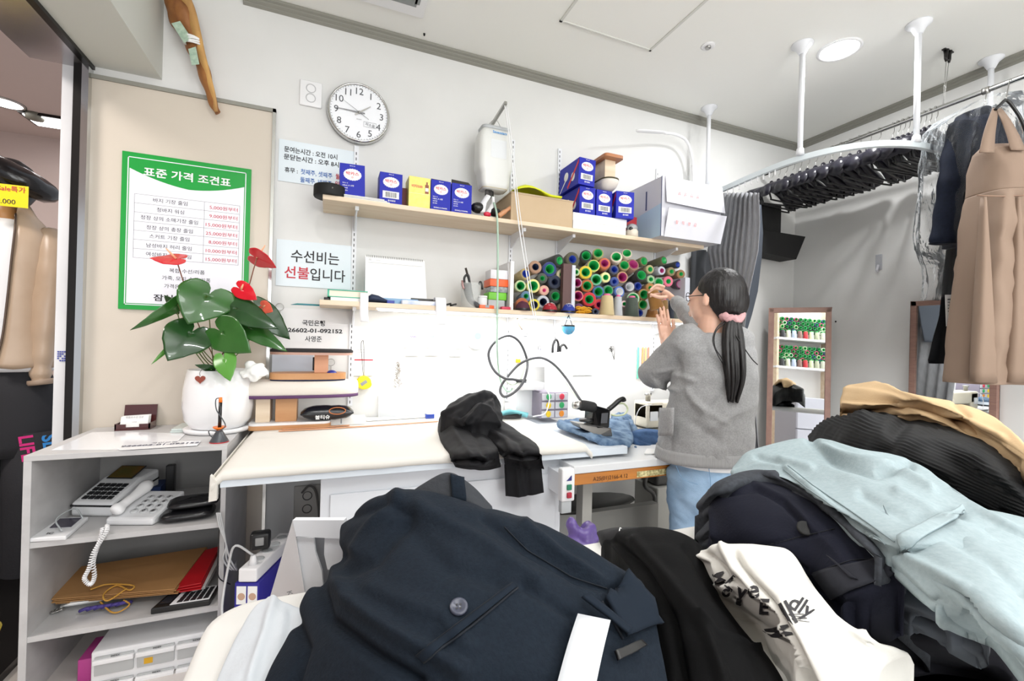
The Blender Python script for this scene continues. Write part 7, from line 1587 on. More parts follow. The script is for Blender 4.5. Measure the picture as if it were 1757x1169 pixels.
# right hand closing over the top of a cone
Yg = 2.08
mb.tube([R_wr, P_(1146, 506, Yg-.05), P_(1138, 501, Yg-.03)], [.025, .03, .028], 12, flat=.62)
for k, (ax, ay, bx, by, cx_, cy) in enumerate(((1141, 493, 1127, 489, 1116, 497), (1139, 498, 1124, 495, 1113, 502), (1138, 505, 1124, 505, 1116, 509), (1140, 512, 1133, 517, 1128, 519))):
    finger([P_(ax, ay, Yg-.03+.012*k), P_(bx, by, Yg-.01+.012*k), P_(cx_, cy, Yg+.0+.012*k)])
finger([P_(1143, 510, Yg-.06), P_(1130, 510, Yg-.085), P_(1117, 505.5, Yg-.08)], .0115, .0085)
# legs and feet
hipc = PD(1218, 830, dP)
for s_ in (-1, 1):
    h = V((hipc.x, hipc.y, 0))+RT_*s_*.085; zk = hipc.z
    mb.tube([V((h.x, h.y, zk)), V((h.x, h.y, .45)), V((h.x-.0, h.y+.01, .09))], [.085, .058, .04], 16); mb.ball((h.x, h.y, .45), .058, 14)
    mb.tube([V((h.x, h.y-.03, .045)), V((h.x+.0, h.y+.09, .04)), V((h.x+.01, h.y+.16, .03))], [.042, .042, .028], 14)
body = remesh(mb, 'body', M_SKIN, pr, .0042, 3)
# cardigan: trunk, both sleeves
mb = MB()
mb.ring_loft(body_rows([(572, 1196, 1252, .075, 0), (580, 1176, 1274, .092, 0), (600, 1160, 1291, .115, 0), (640, 1156, 1295, .128, 0), (690, 1152, 1291, .13, 0), (730, 1140, 1289, .136, 0), (760, 1132, 1288, .14, 0), (784, 1127, 1287, .141, 0), (788, 1132, 1284, .133, 0)], dP))
mb.tube(smooth_path([L_sh+Z_*.0, L_sh.lerp(L_el, .5)-Z_*.01, L_el, L_el.lerp(L_wr, .22)], 6), [.072]*4+[.07]*5+[.068]*4+[.064]*4+[.05]*2, 18); mb.ball(L_sh, .075, 16); mb.ball(L_el, .066, 16)
mb.tube(smooth_path([R_sh, R_sh.lerp(R_el, .5), R_el, R_el.lerp(R_wr, .5), R_el.lerp(R_wr, .93)], 6), [.07]*8+[.062]*6+[.055]*4+[.046]*4+[.038]*3, 18); mb.ball(R_sh, .072, 16); mb.ball(R_el, .058, 16)
def wr(p, n):
    u, v = px(p); q = 0
    for (x0, y0, x1, y1, w_, a_) in ((1150, 640, 1196, 655, 5, .006), (1120, 655, 1165, 672, 4, .007), (1124, 640, 1160, 632, 3.5, .005), (1118, 650, 1150, 668, 3, .006), (1170, 660, 1215, 720, 7, .007), (1265, 640, 1215, 712, 8, -.006), (1280, 700, 1205, 742, 8, .006), (1172, 715, 1240, 760, 8, -.005), (1190, 690, 1250, 730, 6, .005), (1160, 610, 1172, 670, 6, -.007), (1275, 610, 1262, 690, 7, .005), (1170, 560, 1205, 572, 4, .004), (1165, 540, 1195, 565, 4, .004), (1150, 690, 1150, 780, 4, -.006)):
        dx, dy = x1-x0, y1-y0; L = dx*dx+dy*dy; t = max(0, min(1, ((u-x0)*dx+(v-y0)*dy)/L)); dd = (u-x0-t*dx)**2+(v-y0-t*dy)**2; q += 1.7*a_*math.exp(-dd/w_/w_)*min(1, 4*t*(1-t)+.3)
    q += .007*noise.noise(V((p.x*11, p.y*11, p.z*17)))+.002*noise.noise(p*40)
    e = (p-L_el).length
    if e < .1: q += .0055*sin((p-L_el).dot((L_wr-L_sh).normalized())*420)*(1-e/.1)
    return p+n*q
card = remesh(mb, 'cardigan', M_KNIT, pr, .0065, 5, mods=wr)
# ribbed hem, cuff and front pocket
MB().ring_loft(body_rows([(768, 1129.5, 1289, .143, 0), (786, 1126, 1288, .144, 0), (789, 1129, 1286, .138, 0)], dP, 60)).build('hem_rib', M_RIB, card)
MB().tube([R_el.lerp(R_wr, .82), R_el.lerp(R_wr, .97)], [.042, .034], 20).build('cuff_rib', M_RIB, card)
MB().tube([L_el.lerp(L_wr, .18), L_el.lerp(L_wr, .34)], [.056, .046], 20).build('cuff_rib', M_RIB, card)
rows = []
for j in range(8):
    t = j/7; rows.append([PD(1132+(1157-1132)*s_-2*t, 700+48*t, dP-.035-.10*sin(pi*.5*s_)-.008*sin(pi*t)) for s_ in [i/7 for i in range(8)]])
MB().grid(rows).build('pocket', M_KNIT, card, solid=.006)
# white tee hem and jeans
MB().ring_loft(body_rows([(775, 1148, 1284, .125, 0), (793, 1150, 1283, .128, 0), (797, 1160, 1282, .127, 0)], dP, 50)).build('white_tee', mat('tee_white', 0xE9EAEC, .8), pr)
mb = MB(); mb.ring_loft(body_rows([(780, 1154, 1278, .12, 0), (810, 1150, 1284, .13, 0), (845, 1150, 1284, .135, 0), (870, 1156, 1280, .12, 0), (880, 1166, 1270, .08, 0)], dP))
for s_ in (-1, 1):
    h = V((hipc.x, hipc.y, 0))+RT_*s_*.08; mb.tube(smooth_path([V((h.x, h.y, hipc.z+.06)), V((h.x, h.y, .62)), V((h.x, h.y, .4)), V((h.x, h.y+.01, .07))], 5), [.098]*4+[.092]*4+[.08]*4+[.075]*4, 20)
def wj(p, n):
    return p+n*(.004*noise.noise(V((p.x*12, p.y*12, p.z*22)))+.003*noise.noise(V((p.x*30, p.y*20, p.z*50+p.x*40))))
jn = remesh(mb, 'jeans', M_JEAN, pr, .008, 4, mods=wj)
MB().tube(smooth_path([PD(1216, 800, dP-.135), PD(1219, 830, dP-.14), PD(1216, 862, dP-.13)], 5), .0013, 5).build('seam', mat('denim_seam', 0x6E92B6, .8), jn)
MB().tube(smooth_path([PD(1160, 800, dP-.11), PD(1172, 822, dP-.13), PD(1198, 832, dP-.138)], 5), .001, 5).build('pocket_seam', mat('denim_seam', 0x6E92B6, .8), jn)
# hair: cap, drawn-back nape, ponytail locks
tie = PD(1256, 541, dP-.075)
mb = MB(); hc = head-f_*.018+Z_*.014; mb.ball(hc, (.094, .104, .116), 28); mb.ball(head-f_*.055-Z_*.012, (.07, .07, .085), 24)
mb.tube([head-f_*.06-Z_*.0, tie], [.06, .028], 20)
def hcut(p, n):
    # pull the cap inside the skull where the face, ear and nape show
    q = p-head; fr = q.dot(f_); a_ = fr+.002-.06*max(0, min(1, (q.z+.01)/.05))+.5*max(0, -q.z-.03)
    if q.z < .075 and a_ > 0: p = p-n*min(.05, a_*2)
    return p+n*.0016*noise.noise(V((p.x*70, p.y*70, p.z*10)))
hair = remesh(mb, 'hair', M_HAIR, pr, .005, 4, mods=hcut)
random.seed(17)
for k in range(34):
    a_, b_ = random.uniform(-1, 1), random.uniform(-1, 1); e = random.uniform(.8, 1)
    pts = [tie+RT_*a_*.012+FW_*b_*.012, PD(1257+a_*13, 570, dP-.1+b_*.02), PD(1259+a_*16, 610, dP-.13+b_*.02), PD(1261+a_*15, 650, dP-.135+b_*.02), PD(1257+a_*9*e, 650+42*e, dP-.135+b_*.01)]
    sp = smooth_path(pts, 6); n = len(sp); MB().tube(sp, [.0125*(1-.75*(i/n)**2) for i in range(n)], 7).build('hair_lock', M_HAIR, hair)
for pts in ([(1240, 552), (1228, 566), (1223, 585), (1230, 606), (1241, 626)], [(1262, 575), (1276, 596), (1290, 616), (1300, 626)], [(1243, 554), (1227, 572), (1227, 596), (1240, 618), (1248, 645)]):
    MB().tube(smooth_path([PD(x, y, dP-.14) for x, y in pts], 6), .0022, 6).build('hair_lock', M_HAIR, hair)
mb = MB()
for k in range(3): mb.tube([tie-Z_*.004+RT_*cos(t)*(.036+.007*sin(5*t+k))+Z_*(sin(t)*.014+.008*sin(6*t+k*2))+FW_*(-.006+.022*sin(t)+.004*k) for t in [i*2*pi/30 for i in range(30)]], .012, 10, closed=True)
mb.build('scrunchie', mat('dusty_pink', 0xC79A9C, .8, bump=(60, .6)), pr)
# glasses
mb = MB(); g0 = head+f_*.104+Z_*.012
for s_ in (-1, 1): mb.tube([g0+sd_*(s_*.034+.024*cos(t))+Z_*.018*sin(t)-f_*.006*abs(s_*.034+.024*cos(t))*20*.2 for t in [i*pi/8 for i in range(16)]], .0016, 6, closed=True); mb.tube([g0+sd_*s_*.058-f_*.004, head+sd_*s_*.082+Z_*.012+f_*.0], .0018, 6)
mb.tube([g0-sd_*.01, g0+sd_*.01], .0016, 6); mb.build('glasses', M_BLACK, pr)
# the brown cone she holds
a, b = P_(1121, 500, 2.13), P_(1128, 530, 2.13)
c = P_(1119, 500, 2.145); ax_ = (P_(1130, 536, 2.12)-c).normalized(); q = ax_.orthogonal().normalized(); q2 = ax_.cross(q)
M = Matrix(((q.x, q2.x, ax_.x, c.x), (q.y, q2.y, ax_.y, c.y), (q.z, q2.z, ax_.z, c.z), (0, 0, 0, 1)))
r = root('thread_cone', (0, 0, 0), 'golden brown thread cone gripped in the raised hand of the person', 'thread cone', 'thread cones stacked on the lower shelf', M=M)
MB().lathe([(.014, .002), (.03, 0), (.033, .005), (.041, .105), (.038, .11), (.01, .11)], n=28, cap=False).build('yarn', mat('golden_brown_yarn', 0xA87838, .75, bump=(9, .5, (1, 1, 60)), sheen=.3), r, world=False)
MB().lathe([(.02, .003), (.02, -.004), (.015, -.004), (.01, .09), (.001, .09)], n=22, cap=False).build('spool', mat('core_g', 0x18A050), r, world=False)
# ================================================================ FRONT TABLE WITH THE PILE OF CLOTHES
from mathutils.bvhtree import BVHTree
FT = .8
r = root('front_table', (.9, .45, 0), 'white padded table in the foreground under the pile of clothes', 'table')
M_FT = mat('table_cloth_white', 0xDBDAD6, .7, bump=(30, .15))
def slab_outline(z, inset=0):
    x0, x1, y0, y1, rc_ = -.15+inset, 2.05-inset, .16+inset, .785-inset, .06; out = []
    for cx, cy, a0 in ((x1-rc_, y1-rc_, 0), (x0+rc_, y1-rc_, 90), (x0+rc_, y0+rc_, 180), (x1-rc_, y0+rc_, 270)):
        for i in range(9): t = radians(a0+90*i/8); out.append(V((cx+rc_*cos(t), cy+rc_*sin(t), z)))
    return out
MB().ring_loft([slab_outline(FT-.05), slab_outline(FT-.012), slab_outline(FT-.004, .004), slab_outline(FT, .014)]).build('padded_top', M_FT, r)
MB().box((.02, .26, .0), (.1, .34, FT-.05)).build('leg', M_WHITEP, r); MB().box((.02, .62, .0), (.1, .7, FT-.05)).build('leg', M_WHITEP, r)
MB().box((1.85, .26, .0), (1.93, .34, FT-.05)).build('leg', M_WHITEP, r); MB().box((1.85, .62, .0), (1.93, .7, FT-.05)).build('leg', M_WHITEP, r)

def cr(a, b, c, d, t): return .5*((2*b)+(c-a)*t+(2*a-5*b+4*c-d)*t*t+(3*b-a-3*c+d)*t**3)
def spl(vals, n):
    out = []; N = len(vals)
    for i in range(n+1):
        s = i/n*(N-1); k = min(int(s), N-2); t = s-k
        a = vals[k-1] if k > 0 else vals[k]*2-vals[k+1]; d = vals[k+2] if k < N-2 else vals[k+1]*2-vals[k]
        out.append(cr(a, vals[k], vals[k+1], d, t))
    return out
class Cloth:
    """a soft garment lying on the pile: surface through given points, folds raised along lines, real body down to `base`"""
    def __init__(s, name, m, par, rows, nu=70, nv=70, folds=(), nz=(.004, 9, .0015, 30), drop=.05, base=FT+.001, ridge=None, P=None, seed=0, edge=.008):
        P = P or (lambda q: PZ(q[0], q[1], q[2]))
        R_ = [spl([P(q) for q in row], nu) for row in rows]
        G = [list(c) for c in zip(*[spl([R_[i][j] for i in range(len(R_))], nv) for j in range(nu+1)])]
        nr = nv+1; nc = nu+1
        def normal(i, j):
            a, b = G[max(i-1, 0)][j], G[min(i+1, nr-1)][j]; c, d = G[i][max(j-1, 0)], G[i][min(j+1, nc-1)]
            n = (b-a).cross(d-c)
            if n.length < 1e-12: return Z_.copy()
            n.normalize(); return n if n.z > 0 or (abs(n.z) < .2 and n.dot(EYEP-G[i][j]) > 0) else -n
        Nn = [[normal(i, j) for j in range(nc)] for i in range(nr)]
        out = []
        for i in range(nr):
            row = []
            for j in range(nc):
                p = G[i][j]; n = Nn[i][j]; u, v = px(p); q = 0
                for (pts, w_, a_) in folds:
                    best = 1e9
                    for k in range(len(pts)-1):
                        x0, y0 = pts[k]; dx, dy = pts[k+1][0]-x0, pts[k+1][1]-y0; L = dx*dx+dy*dy; t = max(0, min(1, ((u-x0)*dx+(v-y0)*dy)/L))
                        e = (u-x0-t*dx)**2+(v-y0-t*dy)**2; best = min(best, e)
                    if best < 9*w_*w_: q += a_*math.exp(-best/(w_*w_))
                q += nz[0]*noise.noise(p*nz[1]+V((seed, 0, 0)))+nz[2]*noise.noise(p*nz[3])
                if ridge: q += ridge(p, u, v)
                e_ = min(i, j, nr-1-i, nc-1-j); q -= edge*max(0, 1-e_/2.5)**2
                row.append(p+n*q)
            out.append(row)
        s.G = out; mb = MB(); fl = [p for row in out for p in row]; o = len(fl)
        bt = [V((p.x, p.y, max(min(p.z-.004, base), p.z-drop))) for p in fl]
        fs = [(i*nc+j, i*nc+j+1, (i+1)*nc+j+1, (i+1)*nc+j) for i in range(nr-1) for j in range(nc-1)]
        f2 = [tuple(o+q for q in reversed(f)) for f in fs]
        bd = [j for j in range(nc)]+[i*nc+nc-1 for i in range(1, nr)]+[(nr-1)*nc+j for j in range(nc-2, -1, -1)]+[i*nc for i in range(nr-2, 0, -1)]
        f3 = [(bd[(a+1) % len(bd)], bd[a], o+bd[a], o+bd[(a+1) % len(bd)]) for a in range(len(bd))]
        mb.add(fl+bt, fs+f2+f3, 0, True); s.o = mb.build(name, m, par); s.bvh = BVHTree.FromPolygons(fl, fs)
    def hit(s, x, y):
        d = ray(x, y).normalized(); h = s.bvh.ray_cast(EYEP, d)
        if h[0] is None: h = s.bvh.find_nearest(PD(x, y, .6))
        n = h[1] if h[1].dot(d) < 0 else -h[1]; return h[0], n
    def patch(s, name, m, par, corners, lift=.002, th=.0025, n=(14, 8), holes=None):
        """a piece of cloth lying on the surface between four pixel corners"""
        (a, b, c, d) = [V((*q, 0)) for q in corners]; rows = []; nn = V()
        for i in range(n[1]+1):
            t = i/n[1]; row = []
            for j in range(n[0]+1):
                u = j/n[0]; q = a.lerp(b, u).lerp(d.lerp(c, u), t); h, nr = s.hit(q.x, q.y); row.append(h+nr*lift); nn += nr
            rows.append(row)
        return MB().grid(rows, thick=nn.normalized()*th).build(name, m, par)
    def line(s, name, m, par, pts, w_=.0012, lift=.001):
        P_ = []
        for (x0, y0), (x1, y1) in zip(pts, pts[1:]):
            for k in range(8): h, n = s.hit(x0+(x1-x0)*k/8, y0+(y1-y0)*k/8); P_.append(h+n*lift)
        h, n = s.hit(*pts[-1]); P_.append(h+n*lift); return MB().tube(P_, w_, 5).build(name, m, par)
    def word(s, mb, txt, x, y, hpx, ang=0, bold=.0, shear=0, sx=1):
        """lettering printed on the cloth, size in pixels, each vertex laid on the surface"""
        m2 = MB(); m2.text(txt, 1, (0, 0, 0), X_, Y_, 0, bold, 'CENTER', None, 0)
        me = bmesh.new(); vs = [me.verts.new(p) for p in m2.v]
        for f in m2.f:
            try: me.faces.new([vs[i] for i in f])
            except ValueError: pass
        bmesh.ops.subdivide_edges(me, edges=[e for e in me.edges if e.calc_length() > .25], cuts=2, use_grid_fill=False); bmesh.ops.triangulate(me, faces=me.faces[:])
        me.verts.index_update(); ca, sa = cos(radians(ang)), sin(radians(ang)); out = []
        for v in me.verts:
            X, Y = v.co.x*hpx*sx+shear*v.co.y*hpx, (v.co.y-.36)*hpx; h, n = s.hit(x+X*ca+Y*sa, y+X*sa-Y*ca); out.append(h+n*.0009)
        mb.add(out, [[v.index for v in f.verts] for f in me.faces]); me.free()
M_NAVY = mat('navy_wool', 0x111923, .9, var=(220, 0x151E28), bump=(300, .25), spec=.2); M_BLKT = mat('black_satin', 0x060607, .8, bump=(200, .1), spec=.12)
M_TEALC = mat('pale_teal_cotton', 0x9CAAAE, .85, var=(160, 0x94A3A7), bump=(260, .15), spec=.2); M_GREYT = mat('charcoal_flannel', 0x36393E, .9, var=(150, 0x404349), spec=.2)
M_NAVY2 = mat('dark_navy_twill', 0x121421, .85, bump=(250, .15), spec=.2); M_PLEAT = mat('black_pleated', 0x08090B, .65, spec=.3); M_TANC = mat('tan_cotton', 0xC9AC86, .85, bump=(200, .15), spec=.2)
M_TEEW = mat('white_jersey', 0xD8D6D0, .85, bump=(240, .1), spec=.2)
# ---- dark trousers at the very bottom of the pile (right)
r = root('black_trousers', PZ(1560, 1080, FT), 'black trousers at the bottom of the right pile, under the pale teal ones', 'trousers')
Cloth('cloth', mat('black_twill', 0x0E0E14, .9, spec=.2), r, [[(1360, 930, .83), (1500, 900, .84), (1640, 960, .84), (1800, 1000, .84)], [(1350, 1000, .87), (1480, 990, .88), (1620, 1040, .87), (1800, 1080, .86)], [(1350, 1060, .86), (1470, 1060, .87), (1590, 1095, .865), (1740, 1140, .85)], [(1400, 1108, .84), (1480, 1110, .845), (1580, 1122, .835), (1700, 1150, .82)], [(1480, 1130, .815), (1520, 1138, .815), (1600, 1138, .81), (1700, 1160, .805)]], 50, 40,
      [([(1420, 1040), (1560, 1080), (1690, 1110)], 12, .006), ([(1400, 1080), (1500, 1110)], 8, -.005)], drop=.1)
# ---- grey trousers (lower) and charcoal pair showing under the teal ones
r = root('grey_trousers', PZ(1560, 1040, FT), 'mid grey trousers leg jutting out below the pale teal trousers', 'trousers')
c = Cloth('cloth', mat('mid_grey_wool', 0x4C5158, .9, spec=.2), r, [[(1430, 985, .88), (1540, 960, .9), (1680, 1000, .9)], [(1470, 1000, .905), (1570, 1000, .915), (1700, 1050, .91)], [(1480, 1018, .905), (1570, 1035, .91), (1700, 1092, .9)], [(1500, 1030, .89), (1580, 1062, .895), (1682, 1102, .885)]], 40, 24, [([(1500, 1005), (1600, 1035), (1690, 1080)], 7, .004)], drop=.02)
r = root('charcoal_trousers', PZ(1350, 900, FT), 'charcoal flannel trousers between the navy and the pale teal pairs', 'trousers')
Cloth('cloth', M_GREYT, r, [[(1215, 838, .86), (1262, 820, .9), (1330, 806, .93), (1430, 830, .93), (1560, 900, .93)], [(1198, 862, .88), (1232, 826, .95), (1300, 806, .97), (1400, 845, .97), (1530, 940, .96)], [(1197, 880, .87), (1235, 842, .95), (1310, 822, .965), (1395, 862, .965), (1510, 965, .955)], [(1215, 905, .85), (1250, 870, .92), (1330, 850, .94), (1410, 890, .94), (1510, 985, .915), (1600, 1050, .89)], [(1240, 920, .83), (1300, 900, .88), (1350, 890, .9), (1420, 920, .91), (1510, 1000, .89), (1590, 1060, .865)]], 60, 40,
      [([(1200, 870), (1260, 830), (1330, 815)], 8, .006), ([(1215, 880), (1270, 845), (1330, 835), (1400, 870)], 7, -.007), ([(1400, 850), (1500, 950), (1600, 1040)], 9, .004)], drop=.06)
# ---- dark navy trousers with a button (right)
r = root('dark_navy_trousers', PZ(1340, 930, FT), 'dark navy trousers with a black button in the middle of the right pile', 'trousers')
c = Cloth('cloth', M_NAVY2, r, [[(1216, 880, .85), (1250, 850, .88), (1300, 838, .9), (1370, 850, .91), (1440, 900, .91), (1540, 975, .9)], [(1212, 862, .9), (1236, 836, .94), (1290, 824, .955), (1350, 835, .96), (1425, 885, .955), (1550, 988, .94)], [(1216, 890, .9), (1250, 868, .935), (1305, 865, .95), (1365, 880, .955), (1430, 925, .95), (1530, 1005, .93)], [(1216, 925, .88), (1265, 910, .915), (1320, 915, .93), (1385, 930, .935), (1440, 965, .935), (1490, 1020, .92)], [(1225, 960, .85), (1280, 955, .88), (1335, 960, .9), (1395, 975, .91), (1430, 1005, .91), (1455, 1035, .9)], [(1250, 1000, .82), (1300, 1000, .84), (1350, 1010, .86), (1400, 1020, .87), (1430, 1035, .875), (1450, 1045, .87)]], 80, 60,
      [([(1235, 840), (1290, 830), (1350, 860), (1390, 900)], 5, .005), ([(1240, 850), (1300, 842), (1345, 866), (1385, 910)], 4, -.007), ([(1300, 940), (1360, 925), (1430, 910)], 4, -.004), ([(1215, 880), (1222, 920)], 6, .006), ([(1350, 950), (1390, 985)], 4, -.003)], drop=.06)
h, n = c.hit(1380, 910); n = (n+(EYEP-h).normalized()*1.2).normalized(); h = h+n*.003; M = Matrix.Translation(h) @ n.to_track_quat('Z', 'Y').to_matrix().to_4x4()
bt = MB().lathe([(.0001, .003), (.006, .0035), (.0095, .005), (.0108, .003), (.010, 0)]); bt.v = [M @ v for v in bt.v]; bt.build('button', M_MATTEBLACK, r)
c.patch('waistband', mat('navy_band', 0x12141F, .85), r, [(1395, 985), (1505, 962), (1545, 985), (1428, 1028)], .003, .002); c.line('seam', mat('navy_seam', 0x0A0C16, .9), r, [(1395, 984), (1460, 962), (1512, 958)], .0008, .0003)
c.patch('belt_loop', mat('navy_band', 0x12141F, .85), r, [(1424, 957), (1432, 962), (1475, 1000), (1462, 996)], .005, .0025, (4, 10)); c.line('pocket_edge', mat('navy_seam', 0x0A0C16, .9), r, [(1312, 938), (1370, 922), (1432, 908)], .0009, .0003)
# ---- black pleated garment heap and tan cloth at the back right
r = root('black_pleated_dress', PZ(1600, 800, FT), 'black finely pleated garment heaped at the back right of the table', 'dress')
Cloth('cloth', M_PLEAT, r, [[(1392, 780, .86), (1420, 735, .95), (1500, 720, 1.0), (1600, 725, 1.0), (1720, 780, .98), (1850, 860, .94)], [(1385, 750, .93), (1412, 722, 1.0), (1480, 708, 1.05), (1590, 706, 1.06), (1700, 748, 1.04), (1840, 830, 1.0)], [(1384, 768, .93), (1430, 745, 1.0), (1510, 742, 1.04), (1610, 752, 1.045), (1710, 800, 1.03), (1830, 880, .98)], [(1392, 790, .92), (1450, 780, .97), (1540, 785, 1.01), (1640, 805, 1.01), (1740, 860, .99), (1830, 930, .95)], [(1410, 810, .9), (1480, 815, .94), (1570, 830, .96), (1660, 855, .97), (1750, 910, .95), (1830, 970, .93)]], 170, 110,
      [([(1480, 715), (1430, 790)], 16, .01), ([(1560, 712), (1500, 800)], 14, -.008)], ridge=lambda p, u, v: .0019*sin(((v-700)*1.0-(u-1400)*(.34+.0002*(u-1400)))*1.05+4*noise.noise(V((u*.012, v*.02, 0))))*(.6+noise.noise(V((u*.02, v*.03, 5)))), drop=.13)
r = root('tan_trousers', PZ(1600, 730, FT+.2), 'tan cotton garment lying on top of the black pleated heap', 'trousers')
Cloth('cloth', M_TANC, r, [[(1450, 690, 1.03), (1500, 676, 1.06), (1570, 690, 1.07), (1650, 705, 1.07), (1730, 750, 1.05), (1800, 800, 1.03)], [(1449, 662, 1.09), (1502, 654, 1.115), (1560, 674, 1.11), (1640, 690, 1.1), (1715, 720, 1.08), (1790, 790, 1.05)], [(1440, 678, 1.075), (1500, 680, 1.09), (1570, 690, 1.095), (1640, 703, 1.09), (1710, 735, 1.07), (1780, 800, 1.045)], [(1442, 694, 1.06), (1500, 698, 1.07), (1570, 702, 1.075), (1640, 716, 1.075), (1700, 745, 1.06), (1765, 795, 1.04)], [(1452, 706, 1.04), (1500, 706, 1.05), (1570, 708, 1.06), (1640, 722, 1.06), (1700, 752, 1.05), (1760, 792, 1.035)]], 80, 36,
      [([(1449, 668), (1530, 680), (1640, 712), (1720, 750)], 5, .008), ([(1445, 684), (1520, 688), (1600, 706), (1650, 716)], 3.5, -.009), ([(1440, 694), (1500, 699), (1560, 700)], 4, .006), ([(1640, 692), (1660, 712)], 5, -.006)], drop=.03, base=1.0)
# ---- pale teal trousers
r = root('pale_teal_trousers', PZ(1500, 900, FT+.15), 'pale teal cotton trousers draped over the top of the right pile', 'trousers')
c = Cloth('lower_leg', M_TEALC, r, [[(1500, 900, .93), (1600, 860, .98), (1760, 880, .98), (1860, 940, .95)], [(1505, 935, .955), (1610, 920, .985), (1730, 945, .985), (1850, 1010, .96)], [(1556, 992, .952), (1640, 985, .975), (1730, 1025, .97), (1840, 1090, .94)], [(1610, 1040, .94), (1678, 1040, .955), (1745, 1095, .95), (1835, 1160, .91)], [(1680, 1068, .925), (1718, 1088, .93), (1765, 1150, .92), (1830, 1220, .88)]], 60, 50, [([(1560, 960), (1660, 1010), (1757, 1100)], 9, .008), ([(1600, 900), (1700, 960), (1757, 1020)], 9, -.007), ([(1610, 1030), (1620, 1060)], 6, -.004)], drop=.012)
c = Cloth('upper_leg', M_TEALC, r, [[(1262, 812, .93), (1300, 790, .965), (1390, 780, .99), (1480, 800, 1.0), (1600, 850, .99), (1780, 930, .97)], [(1252, 806, .955), (1292, 771, .995), (1392, 753, 1.025), (1470, 768, 1.03), (1560, 790, 1.02), (1700, 880, 1.0), (1830, 935, .98)], [(1256, 820, .95), (1310, 790, .985), (1400, 780, 1.01), (1480, 800, 1.015), (1570, 830, 1.01), (1690, 900, .99), (1830, 975, .965)], [(1290, 815, .965), (1345, 808, .98), (1420, 820, .995), (1500, 850, 1.0), (1590, 885, .995), (1690, 945, .98), (1800, 1010, .955)], [(1330, 812, .975), (1375, 835, .98), (1440, 870, .985), (1510, 905, .985), (1570, 925, .985), (1650, 950, .975), (1760, 1020, .95)], [(1355, 822, .965), (1392, 850, .965), (1450, 890, .97), (1510, 930, .97), (1545, 946, .97), (1600, 958, .965), (1700, 1010, .945)]], 110, 80,
      [([(1256, 812), (1300, 800), (1345, 800), (1380, 830), (1440, 880), (1520, 938)], 5, .007), ([(1392, 756), (1430, 790), (1500, 815), (1560, 800)], 7, -.012), ([(1405, 765), (1450, 782), (1530, 800), (1600, 840)], 6, .01), ([(1300, 785), (1345, 800)], 5, -.006), ([(1480, 850), (1560, 890), (1650, 885)], 8, -.006), ([(1540, 845), (1640, 900), (1757, 960)], 9, .007), ([(1340, 790), (1390, 800)], 6, .006)], drop=.05, base=.94)
M_STC = mat('teal_stitch', 0x87969A, .9)
c.line('stitching', M_STC, r, [(1345, 806), (1385, 838), (1450, 884), (1520, 934)], .0009); c.line('stitching', M_STC, r, [(1352, 800), (1395, 834), (1460, 878), (1535, 930)], .0009)
c.patch('leg_hem', M_TEALC, r, [(1540, 925), (1650, 872), (1658, 886), (1546, 946)], .004, .003)
# ---- black satin trousers between the piles
r = root('black_satin_trousers', PZ(1150, 1000, FT), 'black satin trousers running diagonally between navy trousers and printed tee', 'trousers')
c = Cloth('cloth', M_BLKT, r, [[(1030, 945, .82), (1080, 930, .85), (1150, 922, .87), (1200, 945, .86), (1240, 990, .84)], [(1034, 925, .86), (1070, 910, .89), (1130, 906, .905), (1190, 925, .9), (1222, 965, .88)], [(1050, 945, .87), (1085, 935, .9), (1140, 940, .915), (1195, 965, .905), (1235, 1010, .88)], [(1080, 985, .87), (1115, 985, .9), (1165, 995, .91), (1215, 1020, .9), (1270, 1060, .87)], [(1110, 1040, .87), (1150, 1050, .895), (1200, 1065, .9), (1250, 1080, .89), (1310, 1110, .86)], [(1120, 1110, .865), (1175, 1120, .885), (1230, 1130, .89), (1290, 1145, .88), (1350, 1165, .85)], [(1130, 1210, .85), (1190, 1230, .865), (1250, 1240, .87), (1320, 1240, .86), (1390, 1240, .83)]], 60, 90,
      [([(1050, 925), (1110, 980), (1150, 1060), (1170, 1169)], 9, -.012), ([(1090, 930), (1150, 1000), (1210, 1080), (1240, 1169)], 10, .008), ([(1180, 940), (1230, 1020), (1290, 1100)], 8, -.007), ([(1200, 1060), (1230, 1090), (1300, 1110)], 5, .006)], drop=.1)
r = root('grey_black_garment', PZ(1080, 915, FT), 'flat charcoal garment with a thin white thread line at the table back edge', 'garment')
c = Cloth('cloth', mat('dark_charcoal', 0x2B2B2D, .85, spec=.25), r, [[(1022, 906, .81), (1060, 902, .83), (1120, 908, .84), (1190, 922, .82)], [(1028, 916, .825), (1065, 908, .845), (1125, 912, .855), (1196, 930, .83)], [(1035, 930, .82), (1080, 925, .84), (1130, 930, .85), (1190, 945, .82)]], 30, 12, drop=.03)
c.line('thread_line', M_PAPER, r, [(1062, 921), (1064, 905)], .001)
